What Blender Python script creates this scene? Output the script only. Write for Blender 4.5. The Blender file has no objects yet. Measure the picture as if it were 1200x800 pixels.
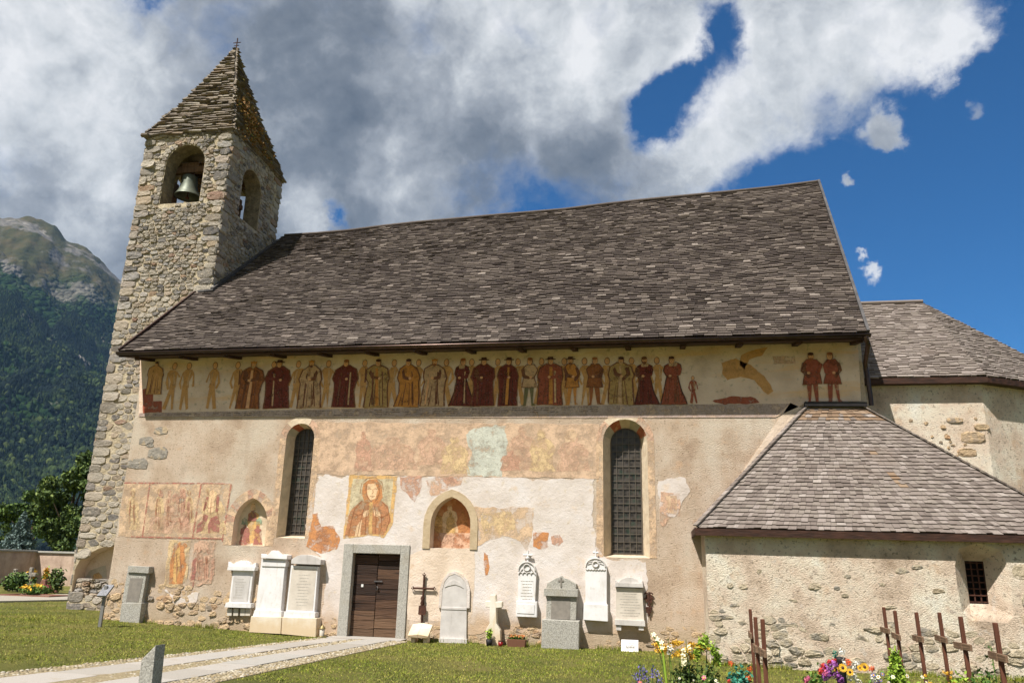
import bpy, bmesh, math, random
import numpy as np
from mathutils import Vector, Matrix, noise as mnoise
from mathutils.geometry import tessellate_polygon

# ------------------------------------------------------------------ camera
F_PX = 914.33; W_PX, H_PX = 1200.0, 800.0
def _n(v): v = np.array(v, float); return v/np.linalg.norm(v)
_X = -_n((-5000, 130, F_PX)); _Z = _n((84, -3200, F_PX)); _X = _n(_X-(_X@_Z)*_Z); _Y = np.cross(_Z, _X)
RW = np.stack([_X, _Y, _Z])                    # world = RW @ camera(x right, y down, z forward)
CAM = np.array([0.0, -17.52, 1.65])
def ray(px, py): return RW@np.array([px-600.0, py-400.0, F_PX])
def onY(px, py, y=0.0):
    r = ray(px, py); p = CAM+r*((y-CAM[1])/r[1]); return Vector(p)
def onZ(px, py, z=0.0):
    r = ray(px, py); p = CAM+r*((z-CAM[2])/r[2]); return Vector(p)
def fx(px, py, y=0.0):
    p = onY(px, py, y); return (p.x, p.z)

scn = bpy.context.scene
COL = scn.collection
cd = bpy.data.cameras.new('camera'); cam = bpy.data.objects.new('camera', cd); COL.objects.link(cam)
cd.sensor_width = 36.0; cd.lens = F_PX/W_PX*36.0; cd.clip_start = 0.1; cd.clip_end = 20000
right = Vector(RW@np.array([1, 0, 0])); up = Vector(RW@np.array([0, -1, 0])); back = Vector(RW@np.array([0, 0, -1]))
m = Matrix((right, up, back)).transposed().to_4x4(); m.translation = Vector(CAM)
cam.matrix_world = m
scn.camera = cam

# ------------------------------------------------------------------ sun, exposure
SUN_EL, SUN_AZ = math.radians(57.0), math.radians(211)
to_sun = Vector((math.sin(SUN_AZ)*math.cos(SUN_EL), math.cos(SUN_AZ)*math.cos(SUN_EL), math.sin(SUN_EL)))
sd = bpy.data.lights.new('sun', 'SUN'); sd.energy = 4.8; sd.angle = math.radians(0.53); sd.color = (1.0, 0.96, 0.90)
so = bpy.data.objects.new('sun', sd); COL.objects.link(so); so.rotation_euler = to_sun.to_track_quat('Z', 'Y').to_euler()
so.location = (-30, -50, 90)
scn.view_settings.view_transform = 'Standard'; scn.view_settings.look = 'None'
scn.view_settings.exposure = 0.8; scn.view_settings.gamma = 1.0; scn.view_settings.use_curve_mapping = False

# ------------------------------------------------------------------ node helper
class NT:
    def __init__(s, tree): s.t = tree; s.n = tree.nodes; s.l = tree.links
    def new(s, typ, **kw):
        n = s.n.new(typ)
        for k, v in kw.items(): setattr(n, k, v)
        return n
    def put(s, sock, v):
        if isinstance(v, bpy.types.NodeSocket): s.l.new(v, sock)
        elif v is not None:
            try: sock.default_value = v
            except Exception: sock.default_value = (*v, 1.0) if len(v) == 3 else v
    def math(s, op, a, b=None, c=None, clamp=False):
        n = s.new('ShaderNodeMath', operation=op, use_clamp=clamp)
        s.put(n.inputs[0], a)
        if b is not None: s.put(n.inputs[1], b)
        if c is not None: s.put(n.inputs[2], c)
        return n.outputs[0]
    def vm(s, op, a, b=None):
        n = s.new('ShaderNodeVectorMath', operation=op); s.put(n.inputs[0], a)
        if b is not None: s.put(n.inputs[1], b)
        return n.outputs['Value'] if op in ('DOT_PRODUCT', 'LENGTH', 'DISTANCE') else n.outputs[0]
    def noise(s, vec, scale, detail=4, rough=0.55, dist=0.0, out='Fac'):
        n = s.new('ShaderNodeTexNoise'); s.put(n.inputs['Vector'], vec); n.inputs['Scale'].default_value = scale
        n.inputs['Detail'].default_value = detail; n.inputs['Roughness'].default_value = rough; n.inputs['Distortion'].default_value = dist
        return n.outputs[out]
    def voro(s, vec, scale, feature='F1', out='Distance', rnd=1.0):
        n = s.new('ShaderNodeTexVoronoi', feature=feature); s.put(n.inputs['Vector'], vec); n.inputs['Scale'].default_value = scale
        n.inputs['Randomness'].default_value = rnd
        return n.outputs[out]
    def ramp(s, fac, stops, interp='LINEAR'):
        n = s.new('ShaderNodeValToRGB'); cr = n.color_ramp; cr.interpolation = interp
        while len(cr.elements) < len(stops): cr.elements.new(0.5)
        for e, (p, c) in zip(cr.elements, stops):
            e.position = p; e.color = (*c, 1) if len(c) == 3 else c
        s.put(n.inputs[0], fac); return n.outputs[0]
    def smooth(s, v, a, b, o0=0.0, o1=1.0):
        n = s.new('ShaderNodeMapRange', interpolation_type='SMOOTHSTEP'); s.put(n.inputs[0], v)
        n.inputs[1].default_value = a; n.inputs[2].default_value = b; n.inputs[3].default_value = o0; n.inputs[4].default_value = o1
        return n.outputs[0]
    def mix(s, fac, a, b, mode='MIX'):
        n = s.new('ShaderNodeMix', data_type='RGBA', blend_type=mode)
        s.put(n.inputs[0], fac); s.put(n.inputs[6], a); s.put(n.inputs[7], b); return n.outputs[2]
    def mapping(s, vec, scale=(1, 1, 1), loc=(0, 0, 0)):
        n = s.new('ShaderNodeMapping'); s.put(n.inputs[0], vec); n.inputs['Scale'].default_value = scale; n.inputs['Location'].default_value = loc
        return n.outputs[0]
    def sep(s, vec):
        n = s.new('ShaderNodeSeparateXYZ'); s.put(n.inputs[0], vec); return n.outputs

def lin(r, g, b):            # 8 bit sRGB -> linear
    f = lambda c: (c/255/12.92) if c/255 <= .04045 else ((c/255+.055)/1.055)**2.4
    return (f(r), f(g), f(b))
def mul(c, k): return tuple(x*k for x in c)

# ------------------------------------------------------------------ sky
world = bpy.data.worlds.new('World'); scn.world = world; world.use_nodes = True
wt = NT(world.node_tree); wt.n.clear()
WS = 0.10
sky = wt.new('ShaderNodeTexSky', sky_type='NISHITA', sun_disc=False)
sky.sun_elevation = SUN_EL; sky.sun_rotation = SUN_AZ; sky.altitude = 800; sky.air_density = 1.0; sky.dust_density = 0.35; sky.ozone_density = 1.6
dirv = wt.new('ShaderNodeTexCoord').outputs['Generated']
def scaled(v, k):
    n = wt.new('ShaderNodeVectorMath', operation='SCALE'); wt.put(n.inputs[0], v); n.inputs['Scale'].default_value = k; return n.outputs[0]
dw = wt.vm('ADD', dirv, scaled(wt.vm('SUBTRACT', wt.noise(dirv, 3.0, 5, .6, out='Color'), (0.5, 0.5, 0.5)), 0.14))
df = wt.vm('ADD', dirv, scaled(wt.vm('SUBTRACT', wt.noise(dirv, 9.0, 8, .62, out='Color'), (0.5, 0.5, 0.5)), 0.11))
def blob(px, py, rad_px, k, vec):
    r = Vector(ray(px, py)).normalized()
    d = wt.vm('LENGTH', wt.vm('SUBTRACT', vec, tuple(r)))
    return wt.smooth(d, rad_px/F_PX*1.25, rad_px/F_PX*.1, 0, k)
def total(base, items, vec):
    for (x, y, r, k) in items: base = wt.math('ADD', base, blob(x, y, r, k, vec))
    return base
p1, p2 = Vector(ray(1180, -35)).normalized(), Vector(ray(765, 205)).normalized()
nrm = p1.cross(p2).normalized()
left = Vector(ray(300, 100)).normalized()
if nrm.dot(left) < 0: nrm = -nrm
bias = wt.vm('DOT_PRODUCT', df, tuple(nrm))
n1 = wt.noise(dw, 5.0, 12, .6)
dens = wt.math('MINIMUM', wt.math('MAXIMUM', wt.math('MULTIPLY', bias, 5.0), -.9), 0.55)
dens = total(dens, ((772, 128, 44, -.75), (852, 48, 40, -.7), (812, 88, 30, -.5), (392, 258, 22, -.9), (180, -10, 28, -.6), (740, 215, 90, .35), (690, 150, 60, .3), (790, 60, 40, .25), (1120, 15, 70, .3), (1050, 40, 130, .22), (925, 92, 90, .30), (838, 185, 62, .42), (985, 55, 90, .16), (900, 40, 50, .2), (1090, 30, 60, .2),
                    (350, 258, 46, .7), (1016, 326, 24, 1.05), (1013, 305, 18, .9), (1056, 147, 22, .86), (1000, 210, 13, .74), (1160, 125, 16, .72), (1110, 80, 36, .42), (1140, 60, 40, .36)), df)
dens = wt.math('ADD', dens, wt.math('MULTIPLY', wt.math('SUBTRACT', n1, 0.5), 1.55))
dens = wt.math('ADD', dens, wt.math('MULTIPLY', wt.math('SUBTRACT', wt.noise(df, 16.0, 10, .62), 0.5), 0.6))
mask = wt.smooth(dens, -0.03, 0.52)
# tone inside the clouds: broad light and dark masses plus turbulent relief
tone = wt.math('ADD', 0.50, wt.math('MULTIPLY', wt.math('SUBTRACT', wt.noise(dw, 6.0, 10, .58), 0.5), 1.0))
hi = wt.vm('ADD', dw, (-0.02, 0.0, 0.03))
relief = wt.math('SUBTRACT', wt.noise(dw, 6.0, 9, .55), wt.noise(hi, 6.0, 9, .55))
tone = wt.math('ADD', tone, wt.math('MULTIPLY', relief, 1.0))
r2 = wt.math('SUBTRACT', wt.noise(df, 15.0, 9, .6), wt.noise(wt.vm('ADD', df, (-0.008, 0.0, 0.014)), 15.0, 9, .6))
tone = wt.math('ADD', tone, wt.math('MULTIPLY', r2, 0.45))
tone = total(tone, ((110, 180, 120, .24), (40, 60, 150, .18), (30, 245, 130, -.14), (130, 215, 50, .22), (430, 190, 240, -.10), (650, 180, 170, -.10), (330, 60, 150, -.06), (600, 40, 150, .22), (740, 60, 130, .2), (850, 160, 110, .26), (950, 80, 170, .20), (1100, 20, 120, .24), (355, 255, 50, .45), (620, 220, 130, -.14), (230, 250, 130, -.12), (480, 40, 100, .12), (1016, 316, 50, .4)), df)
tone = wt.math('ADD', tone, wt.smooth(dens, 0.02, 0.55, 0.22, 0.0))
ccol = wt.ramp(tone, [(0.0, lin(96, 106, 120)), (0.3, lin(126, 134, 145)), (0.55, lin(166, 172, 180)), (0.8, lin(212, 216, 220)), (1.0, lin(240, 241, 243))])
skyc = wt.mix(1.0, sky.outputs[0], (0.09, 0.37, 0.61, 1), 'MULTIPLY')
skymix = wt.mix(mask, skyc, scaled(ccol, 0.575/WS))
bg = wt.new('ShaderNodeBackground'); wt.put(bg.inputs[0], skymix); bg.inputs[1].default_value = WS
wo = wt.new('ShaderNodeOutputWorld'); wt.l.new(bg.outputs[0], wo.inputs[0])

# ------------------------------------------------------------------ materials
MATS = {}
def mat(name, base, rough=0.9, layers=(), bump=(), spec=0.25, metal=0.0, bump_dist=0.02, coord='Object'):
    """base: ('noise', scale, detail, stops) or ('island', stops) or a colour; layers: extra colour mixes; bump: (kind, scale, weight)"""
    if name in MATS: return MATS[name]
    ma = bpy.data.materials.new(name); ma.use_nodes = True; t = NT(ma.node_tree)
    bs = t.n['Principled BSDF']; tc = t.new('ShaderNodeTexCoord').outputs[coord]
    def src(l):
        k = l[0]
        if k == 'noise': return t.noise(tc, l[1], l[2], .6)
        if k == 'island': return t.new('ShaderNodeNewGeometry').outputs['Random Per Island']
        if k == 'voro': return t.voro(tc, l[1])
        if k == 'stretch': return t.noise(t.mapping(tc, l[1]), l[2], 5, .6)
    if isinstance(base[0], str): col = t.ramp(src(base), base[-1])
    else: col = t.mix(0.0, base, base)
    for l in layers:
        # (kind, scale, detail_or_x, lo, hi, colour, amount[, mode])
        kind, sc, det, lo, hi, c, amt = l[:7]; mode = l[7] if len(l) > 7 else 'MIX'
        if kind == 'zlow':
            zz = t.sep(tc)[2]; nz = t.noise(tc, sc, 5, .6)
            v = t.math('ADD', zz, t.math('MULTIPLY', t.math('SUBTRACT', nz, .5), det)); fac = t.smooth(v, lo, hi, 1, 0)
        elif kind == 'island':
            fac = t.smooth(t.new('ShaderNodeNewGeometry').outputs['Random Per Island'], lo, hi)
        elif kind == 'stretch': fac = t.smooth(t.noise(t.mapping(tc, sc), det, 5, .6), lo, hi)
        elif kind == 'voro': fac = t.smooth(t.voro(tc, sc), lo, hi)
        else: fac = t.smooth(t.noise(tc, sc, det, .62), lo, hi)
        col = t.mix(t.math('MULTIPLY', fac, amt), col, c, mode)
    t.put(bs.inputs['Base Color'], col); bs.inputs['Roughness'].default_value = rough
    bs.inputs['Specular IOR Level'].default_value = spec; bs.inputs['Metallic'].default_value = metal
    if bump:
        h = None
        for (k, sc, w) in bump:
            if k == 'noise': v = t.noise(tc, sc, 6, .62)
            elif k == 'voro': v = t.math('MINIMUM', t.voro(tc, sc, 'SMOOTH_F1'), .6)
            elif k == 'stretch': v = t.noise(t.mapping(tc, sc[:3]), sc[3], 5, .6)
            v = t.math('MULTIPLY', v, w); h = v if h is None else t.math('ADD', h, v)
        b = t.new('ShaderNodeBump'); b.inputs['Strength'].default_value = 1.0; b.inputs['Distance'].default_value = bump_dist
        t.put(b.inputs['Height'], h); t.l.new(b.outputs[0], bs.inputs['Normal'])
    MATS[name] = ma; return ma

PL_B = (('noise', 1.6, .35), ('noise', 9, .22), ('noise', 44, .6), ('noise', 100, .4))
M = {}
M['plaster'] = mat('aged_lime_plaster', ('noise', 1.1, 6, [(.30, lin(169, 145, 122)), (.46, lin(194, 172, 149)), (.58, lin(204, 184, 163)), (.75, lin(212, 195, 176))]), .95,
    layers=(('noise', 3.3, 5, .56, .70, lin(202, 162, 126), .45), ('noise', 14, 4, .60, .70, lin(144, 120, 95), .55), ('noise', 19, 5, .585, .64, lin(113, 97, 77), .6), ('noise', 42, 4, .60, .65, lin(102, 87, 74), .6),
            ('noise', .55, 5, .50, .66, lin(205, 194, 175), .55), ('noise', .9, 6, .56, .68, lin(167, 154, 136), .4), ('stretch', (1, 1, .22), 1.6, .55, .72, lin(173, 150, 128), .45), ('zlow', 1.3, 1.1, .1, .75, mul(lin(186, 168, 138), 1.0), .5), ('zlow', 1.3, 1.1, -.4, .3, lin(175, 144, 113), .65)), bump=PL_B, bump_dist=.05)
M['white_plaster'] = mat('pale_lime_plaster', ('noise', 1.4, 6, [(.3, lin(191, 178, 166)), (.5, lin(206, 195, 186)), (.7, lin(211, 203, 198))]), .95,
    layers=(('noise', 6, 6, .58, .66, lin(196, 180, 154), .5), ('noise', 28, 4, .62, .68, lin(160, 144, 120), .5), ('noise', 2.6, 5, .58, .72, lin(202, 175, 142), .5), ('noise', 12, 4, .64, .72, lin(166, 145, 120), .4), ('zlow', 1.7, .9, .25, .8, lin(179, 150, 117), .8)), bump=(('noise', 1.7, .8), ('noise', 7, .25), ('noise', 44, .22)), bump_dist=.04)
M['smooth_plaster'] = mat('smooth_beige_plaster', ('noise', 1.6, 5, [(.3, lin(194, 174, 152)), (.55, lin(212, 193, 173)), (.75, lin(218, 201, 185))]), .95,
    layers=(('noise', 5, 5, .58, .7, lin(192, 162, 131), .5), ('zlow', 1.7, .8, .1, .6, lin(188, 158, 127), .7)), bump=(('noise', 3, .7), ('noise', 26, .4)), bump_dist=.03)
M['annex_plaster'] = mat('rough_annex_plaster', ('noise', 1.3, 6, [(.28, lin(176, 153, 130)), (.45, lin(224, 202, 179)), (.6, lin(238, 226, 204)), (.78, lin(238, 238, 226))]), .95,
    layers=(('noise', 17, 6, .58, .63, lin(120, 104, 86), .6), ('noise', 5, 6, .58, .66, lin(214, 204, 191), .6), ('noise', 2.5, 6, .56, .68, lin(212, 177, 141), .5), ('noise', 9, 4, .6, .7, lin(159, 143, 130), .55), ('noise', 38, 3, .64, .72, lin(111, 99, 93), .6)), bump=(('noise', 1.8, .5), ('noise', 8, .35), ('noise', 42, .8), ('noise', 95, .5)), bump_dist=.06)
M['mortar'] = mat('old_pale_mortar', ('noise', 6, 5, [(.3, lin(158, 143, 118)), (.6, lin(196, 181, 153)), (.8, lin(206, 194, 170))]), .97, bump=(('noise', 14, 1), ('noise', 60, .5)), bump_dist=.05)
M['rubble'] = mat('fieldstone_rubble', ('island', [(0, lin(103, 99, 97)), (.12, lin(155, 146, 133)), (.28, lin(184, 174, 158)), (.42, lin(147, 137, 125)), (.55, lin(188, 178, 164)), (.68, lin(176, 157, 133)), (.76, lin(117, 112, 109)), (.88, lin(170, 164, 156)), (.97, lin(163, 137, 113)), (1, lin(145, 117, 101))]), .93,
    layers=(('noise', 10, 5, .52, .66, lin(196, 182, 162), .5), ('noise', 44, 4, .56, .66, lin(95, 89, 84), .5), ('noise', 1.2, 4, .54, .70, lin(149, 129, 107), .3)), bump=(('noise', 16, 1), ('noise', 60, .7)), bump_dist=.05)
M['rubble_dark'] = mat('base_rubble', ('island', [(0, lin(153, 139, 122)), (.2, lin(204, 175, 139)), (.4, lin(180, 160, 137)), (.6, lin(212, 182, 141)), (.75, lin(155, 145, 133)), (.88, lin(195, 156, 118)), (1, lin(210, 190, 160))]), .95,
    layers=(('noise', 5, 6, .44, .54, lin(210, 182, 145), .9), ('noise', 40, 4, .6, .7, lin(120, 103, 84), .5)), bump=(('noise', 12, 1), ('noise', 40, .8), ('noise', 90, .4)), bump_dist=.06)
M['rubble_grey'] = mat('grey_base_rubble', ('island', [(0, lin(138, 130, 118)), (.25, lin(160, 152, 138)), (.5, lin(154, 146, 134)), (.7, lin(182, 164, 136)), (.85, lin(140, 134, 126)), (1, lin(176, 168, 152))]), .95,
    layers=(('noise', 3, 7, .40, .54, lin(204, 188, 160), .9), ('noise', 40, 4, .58, .68, lin(108, 98, 86), .5)), bump=(('noise', 12, 1), ('noise', 40, .8), ('noise', 90, .4)), bump_dist=.06)
M['grey_stone'] = mat('grey_boulder', ('noise', 7, 5, [(.3, lin(128, 122, 114)), (.55, lin(158, 150, 138)), (.75, lin(178, 166, 148))]), .95, layers=(('noise', 4, 6, .52, .62, lin(196, 172, 138), .8),), bump=(('noise', 14, 1), ('noise', 50, .6)), bump_dist=.05)
M['slab'] = mat('stone_roof_slab', ('island', [(0, lin(82, 74, 67)), (.25, lin(129, 117, 102)), (.5, lin(106, 96, 86)), (.75, lin(154, 145, 131)), (.9, lin(123, 106, 86)), (1, lin(98, 90, 84))]), .92,
    layers=(('noise', 6, 5, .52, .66, lin(90, 74, 47), .6), ('noise', 30, 3, .58, .68, lin(186, 174, 153), .6)), bump=(('noise', 22, 1), ('noise', 70, .6)), bump_dist=.04)
M['shingle'] = mat('weathered_larch_shingle', ('island', [(0, lin(60, 51, 47)), (.3, lin(78, 69, 63)), (.6, lin(90, 80, 73)), (.88, lin(104, 94, 86)), (.96, lin(124, 112, 103)), (1, lin(146, 135, 125))]), .9,
    layers=(('stretch', (1, .2, .2), 60, .5, .68, lin(45, 36, 32), .5), ('noise', .7, 4, .5, .72, lin(58, 48, 45), .4), ('noise', 30, 3, .64, .72, lin(149, 138, 127), .5)), bump=(('stretch', (1, .15, .15, 90), 1), ('noise', 30, .5)), bump_dist=.012)
M['shingle_new'] = mat('silvered_larch_shingle', ('island', [(0, lin(101, 91, 84)), (.3, lin(120, 109, 102)), (.65, lin(128, 118, 109)), (.92, lin(138, 127, 120)), (1, lin(153, 143, 135))]), .9,
    layers=(('stretch', (1, .2, .2), 70, .5, .7, lin(98, 87, 80), .45), ('noise', .9, 4, .56, .74, lin(115, 99, 87), .4)), bump=(('stretch', (1, .15, .15, 90), 1), ('noise', 30, .4)), bump_dist=.01)
M['shingle_stain'] = mat('shingle_rust_stain', ('island', [(0, lin(101, 83, 67)), (.5, lin(123, 101, 81)), (1, lin(136, 116, 96))]), .9, bump=(('noise', 30, .5),), bump_dist=.01)
M['dark_wood'] = mat('dark_stained_timber', ('stretch', (.25, 1, 1), 14, [(.3, lin(38, 26, 20)), (.7, lin(74, 48, 36))]), .7, bump=(('stretch', (.2, 1, 1, 30), 1),), bump_dist=.01)
M['soffit'] = mat('eave_boards', ('stretch', (.25, 1, 1), 10, [(.3, lin(50, 40, 32)), (.7, lin(86, 70, 56))]), .85)
M['old_wood'] = mat('grey_brown_beam', ('stretch', (1, 1, .2), 14, [(.3, lin(70, 52, 40)), (.7, lin(116, 88, 66))]), .85)
M['door_wood'] = mat('old_larch_boards', ('island', [(0, lin(35, 24, 18)), (.35, lin(60, 42, 31)), (.7, lin(80, 57, 42)), (1, lin(102, 77, 57))]), .75,
    layers=(('stretch', (.12, 1, 2.2), 9, .48, .64, lin(31, 22, 16), .75), ('zlow', 2, .5, .1, .7, lin(126, 99, 75), .4)), bump=(('stretch', (.12, 1, 2, 26), 1),), bump_dist=.02)
M['copper'] = mat('brown_copper_gutter', ('noise', 5, 4, [(.3, lin(58, 46, 42)), (.7, lin(84, 66, 58))]), .32, metal=.75, spec=.5)
M['lead'] = mat('grey_lead_flashing', ('noise', 6, 4, [(.3, lin(60, 58, 58)), (.7, lin(96, 92, 90))]), .5, metal=.3, spec=.5)
M['tar'] = mat('black_flashing', ('noise', 6, 4, [(.3, lin(30, 28, 28)), (.7, lin(46, 42, 42))]), .5)
M['granite'] = mat('grey_granite', ('noise', 46, 3, [(.36, lin(138, 134, 126)), (.5, lin(162, 158, 148)), (.64, lin(182, 178, 168))]), .85, layers=(('noise', 2, 4, .52, .7, lin(150, 140, 120), .4), ('noise', 62, 2, .6, .66, lin(70, 70, 68), .65)), bump=(('noise', 50, 1),), bump_dist=.006)
M['granite_beige'] = mat('beige_granite', ('noise', 34, 3, [(.38, lin(150, 142, 126)), (.5, lin(182, 174, 158)), (.62, lin(200, 192, 178))]), .85, layers=(('noise', 110, 2, .6, .66, lin(84, 80, 74), .5), ('noise', 2.5, 4, .55, .7, lin(158, 140, 112), .4)), bump=(('noise', 50, 1),), bump_dist=.006)
M['marble'] = mat('white_marble', ('noise', 3, 6, [(.3, lin(206, 202, 199)), (.6, lin(222, 219, 217)), (.8, lin(228, 226, 225))]), .6, layers=(('noise', 7, 5, .58, .68, lin(182, 176, 160), .35), ('stretch', (3, 3, .6), 4, .52, .70, lin(194, 184, 170), .5), ('noise', 22, 4, .64, .74, lin(170, 164, 154), .35)), bump=(('noise', 30, .4),), bump_dist=.004)
M['marble_warm'] = mat('yellowed_marble', ('noise', 3, 6, [(.3, lin(204, 194, 174)), (.6, lin(218, 210, 194)), (.8, lin(224, 218, 206))]), .7, layers=(('stretch', (3, 3, .5), 3, .54, .72, lin(206, 176, 130), .5), ('zlow', 3, .5, .15, .55, lin(200, 168, 122), .6)), bump=(('noise', 26, .6),), bump_dist=.005)
M['marble_grey'] = mat('grey_marble', ('noise', 4, 6, [(.3, lin(178, 172, 166)), (.6, lin(196, 190, 184)), (.8, lin(204, 198, 192))]), .7, layers=(('stretch', (3, 3, .4), 5, .54, .72, lin(158, 150, 142), .5),), bump=(('noise', 30, .5),), bump_dist=.004)
M['marble_tan'] = mat('tan_grey_marble', ('noise', 5, 6, [(.3, lin(184, 174, 160)), (.6, lin(202, 192, 178)), (.8, lin(208, 200, 188))]), .75, layers=(('noise', 26, 4, .6, .72, lin(170, 158, 142), .4),), bump=(('noise', 30, .5),), bump_dist=.004)
M['slate'] = mat('grey_slate_panel', ('noise', 9, 4, [(.3, lin(120, 114, 106)), (.7, lin(142, 134, 124))]), .6)
M['engraving'] = mat('weathered_engraving', ('noise', 30, 3, [(.35, lin(186, 180, 170)), (.65, lin(160, 152, 142))]), .8)
M['iron'] = mat('rusty_wrought_iron', ('noise', 18, 5, [(.3, lin(54, 36, 30)), (.6, lin(84, 54, 42)), (.8, lin(112, 72, 52))]), .8, metal=.2, bump=(('noise', 60, 1),), bump_dist=.004)
M['cross_wood'] = mat('red_brown_cross_timber', ('stretch', (1, 1, .12), 24, [(.25, lin(58, 36, 27)), (.5, lin(98, 60, 44)), (.78, lin(126, 84, 64))]), .8, bump=(('stretch', (1, 1, .1, 60), 1),), bump_dist=.006)
M['cross_bar'] = mat('grey_brown_cross_timber', ('stretch', (1, .15, 1), 24, [(.25, lin(82, 62, 48)), (.5, lin(118, 94, 74)), (.78, lin(142, 116, 94))]), .85, bump=(('stretch', (1, .1, 1, 60), 1),), bump_dist=.006)
M['bronze'] = mat('green_bronze', ('noise', 6, 5, [(.3, lin(78, 84, 74)), (.6, lin(104, 108, 94)), (.8, lin(120, 124, 108))]), .55, metal=.45, spec=.5)
M['glass'] = mat('dark_leaded_glass', ('voro', 9, [(.2, lin(40, 36, 32)), (.6, lin(70, 64, 58))]), .35, layers=(('noise', 5, 4, .54, .66, lin(34, 60, 46), .5),), bump=(('voro', 9, .5),), bump_dist=.01, spec=.4)
M['wire'] = mat('window_wire_guard', lin(104, 96, 86), .6, metal=.4)
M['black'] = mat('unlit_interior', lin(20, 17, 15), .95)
M['sign_panel'] = mat('info_panel_face', ('noise', 30, 3, [(.4, lin(104, 104, 106)), (.6, lin(134, 134, 138))]), .4)
M['sign_post'] = mat('grey_painted_steel', lin(128, 126, 122), .5, metal=.3)
M['cobble'] = mat('river_cobble', ('island', [(0, lin(120, 108, 86)), (.3, lin(160, 148, 124)), (.6, lin(138, 122, 92)), (.85, lin(180, 172, 156)), (1, lin(118, 110, 96))]), .85, bump=(('noise', 30, .6),), bump_dist=.01)
M['cobble_bed'] = mat('cobble_bed_sand', ('noise', 20, 4, [(.3, lin(120, 106, 80)), (.7, lin(158, 144, 116))]), .95, layers=(('noise', 8, 4, .56, .66, lin(96, 104, 52), .6),), bump=(('noise', 60, 1),), bump_dist=.02)
M['path_slab'] = mat('granite_path_slab', ('island', [(0, lin(146, 140, 131)), (.5, lin(163, 156, 148)), (1, lin(155, 151, 144))]), .88, layers=(('noise', 70, 3, .52, .62, lin(132, 127, 120), .5), ('noise', 3, 4, .55, .7, lin(145, 131, 111), .4)), bump=(('noise', 40, 1),), bump_dist=.006)
M['gravel'] = mat('pale_gravel', ('noise', 24, 5, [(.3, lin(150, 142, 128)), (.7, lin(188, 180, 166))]), .95, layers=(('voro', 34, 0, .1, .5, lin(120, 112, 98), .4),), bump=(('voro', 40, 1),), bump_dist=.02)
M['grass_soil'] = mat('lawn', ('noise', .8, 6, [(.3, lin(96, 100, 44)), (.5, lin(118, 116, 54)), (.7, lin(142, 130, 74))]), .95, layers=(('noise', 5, 5, .54, .68, lin(146, 138, 72), .5), ('noise', 60, 3, .5, .65, lin(70, 84, 28), .5)), bump=(('noise', 60, 1), ('noise', 160, .8)), bump_dist=.05)
M['blade'] = mat('grass_blade', ('island', [(0, lin(88, 106, 28)), (.45, lin(118, 130, 38)), (.8, lin(146, 148, 54)), (.93, lin(170, 160, 82)), (1, lin(180, 168, 100))]), .8, layers=(('noise', .7, 5, .48, .62, lin(152, 142, 74), .6), ('noise', 2.4, 5, .54, .64, lin(78, 100, 34), .5)))
def leafmat(name, stops): return mat(name, ('island', stops), .7, spec=.3)
M['leaf_dark'] = leafmat('dark_leaf', [(0, lin(46, 62, 28)), (.5, lin(70, 90, 38)), (.85, lin(98, 116, 52)), (1, lin(128, 140, 70))])
M['leaf_mid'] = leafmat('mid_leaf', [(0, lin(44, 66, 28)), (.5, lin(70, 94, 40)), (1, lin(104, 124, 56))])
M['leaf_spruce'] = leafmat('blue_spruce_needle', [(0, lin(70, 88, 84)), (.6, lin(104, 122, 116)), (1, lin(132, 148, 142))])
M['leaf_garden'] = leafmat('garden_leaf', [(0, lin(46, 72, 26)), (.5, lin(78, 110, 42)), (1, lin(120, 146, 62))])
M['leaf_lime'] = leafmat('lime_thuja', [(0, lin(94, 124, 30)), (.5, lin(130, 158, 46)), (1, lin(166, 184, 74))])
M['leaf_teal'] = leafmat('teal_leaf', [(0, lin(30, 90, 74)), (.6, lin(52, 124, 102)), (1, lin(84, 150, 124))])
def petal(name, c, v=.4): return mat('petal_'+name, ('island', [(0, mul(c, 1-v)), (1, tuple(min(.9, x*(1+v)) for x in c))]), .6)
M['p_yellow'] = petal('yellow', lin(206, 158, 44)); M['p_gold'] = petal('goldenrod', lin(196, 154, 48)); M['p_white'] = petal('white', lin(208, 204, 190), .08)
M['p_orange'] = petal('orange', lin(204, 90, 44)); M['p_red'] = petal('red', lin(166, 38, 34)); M['p_pink'] = petal('pink', lin(192, 92, 124)); M['p_purple'] = petal('purple', lin(146, 80, 150))
M['p_violet'] = petal('violet', lin(104, 96, 150)); M['p_brown'] = petal('seed_brown', lin(70, 44, 26)); M['p_peach'] = petal('peach', lin(236, 190, 120)); M['p_cream'] = petal('cream', lin(236, 228, 190), .08); M['p_maroon'] = petal('maroon', lin(110, 30, 36))
M['pot_brown'] = mat('brown_planter', lin(104, 70, 52), .8); M['pot_black'] = mat('black_pot', lin(36, 34, 34), .6); M['red_glass'] = mat('red_candle_glass', lin(130, 24, 26), .2, spec=.5)
M['brass'] = mat('dull_brass', lin(140, 124, 84), .5, metal=.6); M['white_paint'] = mat('white_enamel', lin(216, 214, 208), .5)
M['wall_cem'] = mat('pinkish_roughcast', ('noise', 2, 6, [(.3, lin(167, 143, 126)), (.6, lin(198, 174, 154)), (.8, lin(207, 185, 165))]), .95, layers=(('stretch', (2, 2, .3), 2, .54, .7, lin(151, 126, 109), .5),), bump=(('noise', 30, 1),), bump_dist=.03)
M['porphyry'] = mat('red_brown_stone', ('noise', 30, 4, [(.3, lin(112, 74, 60)), (.7, lin(138, 98, 82))]), .7)
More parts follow.
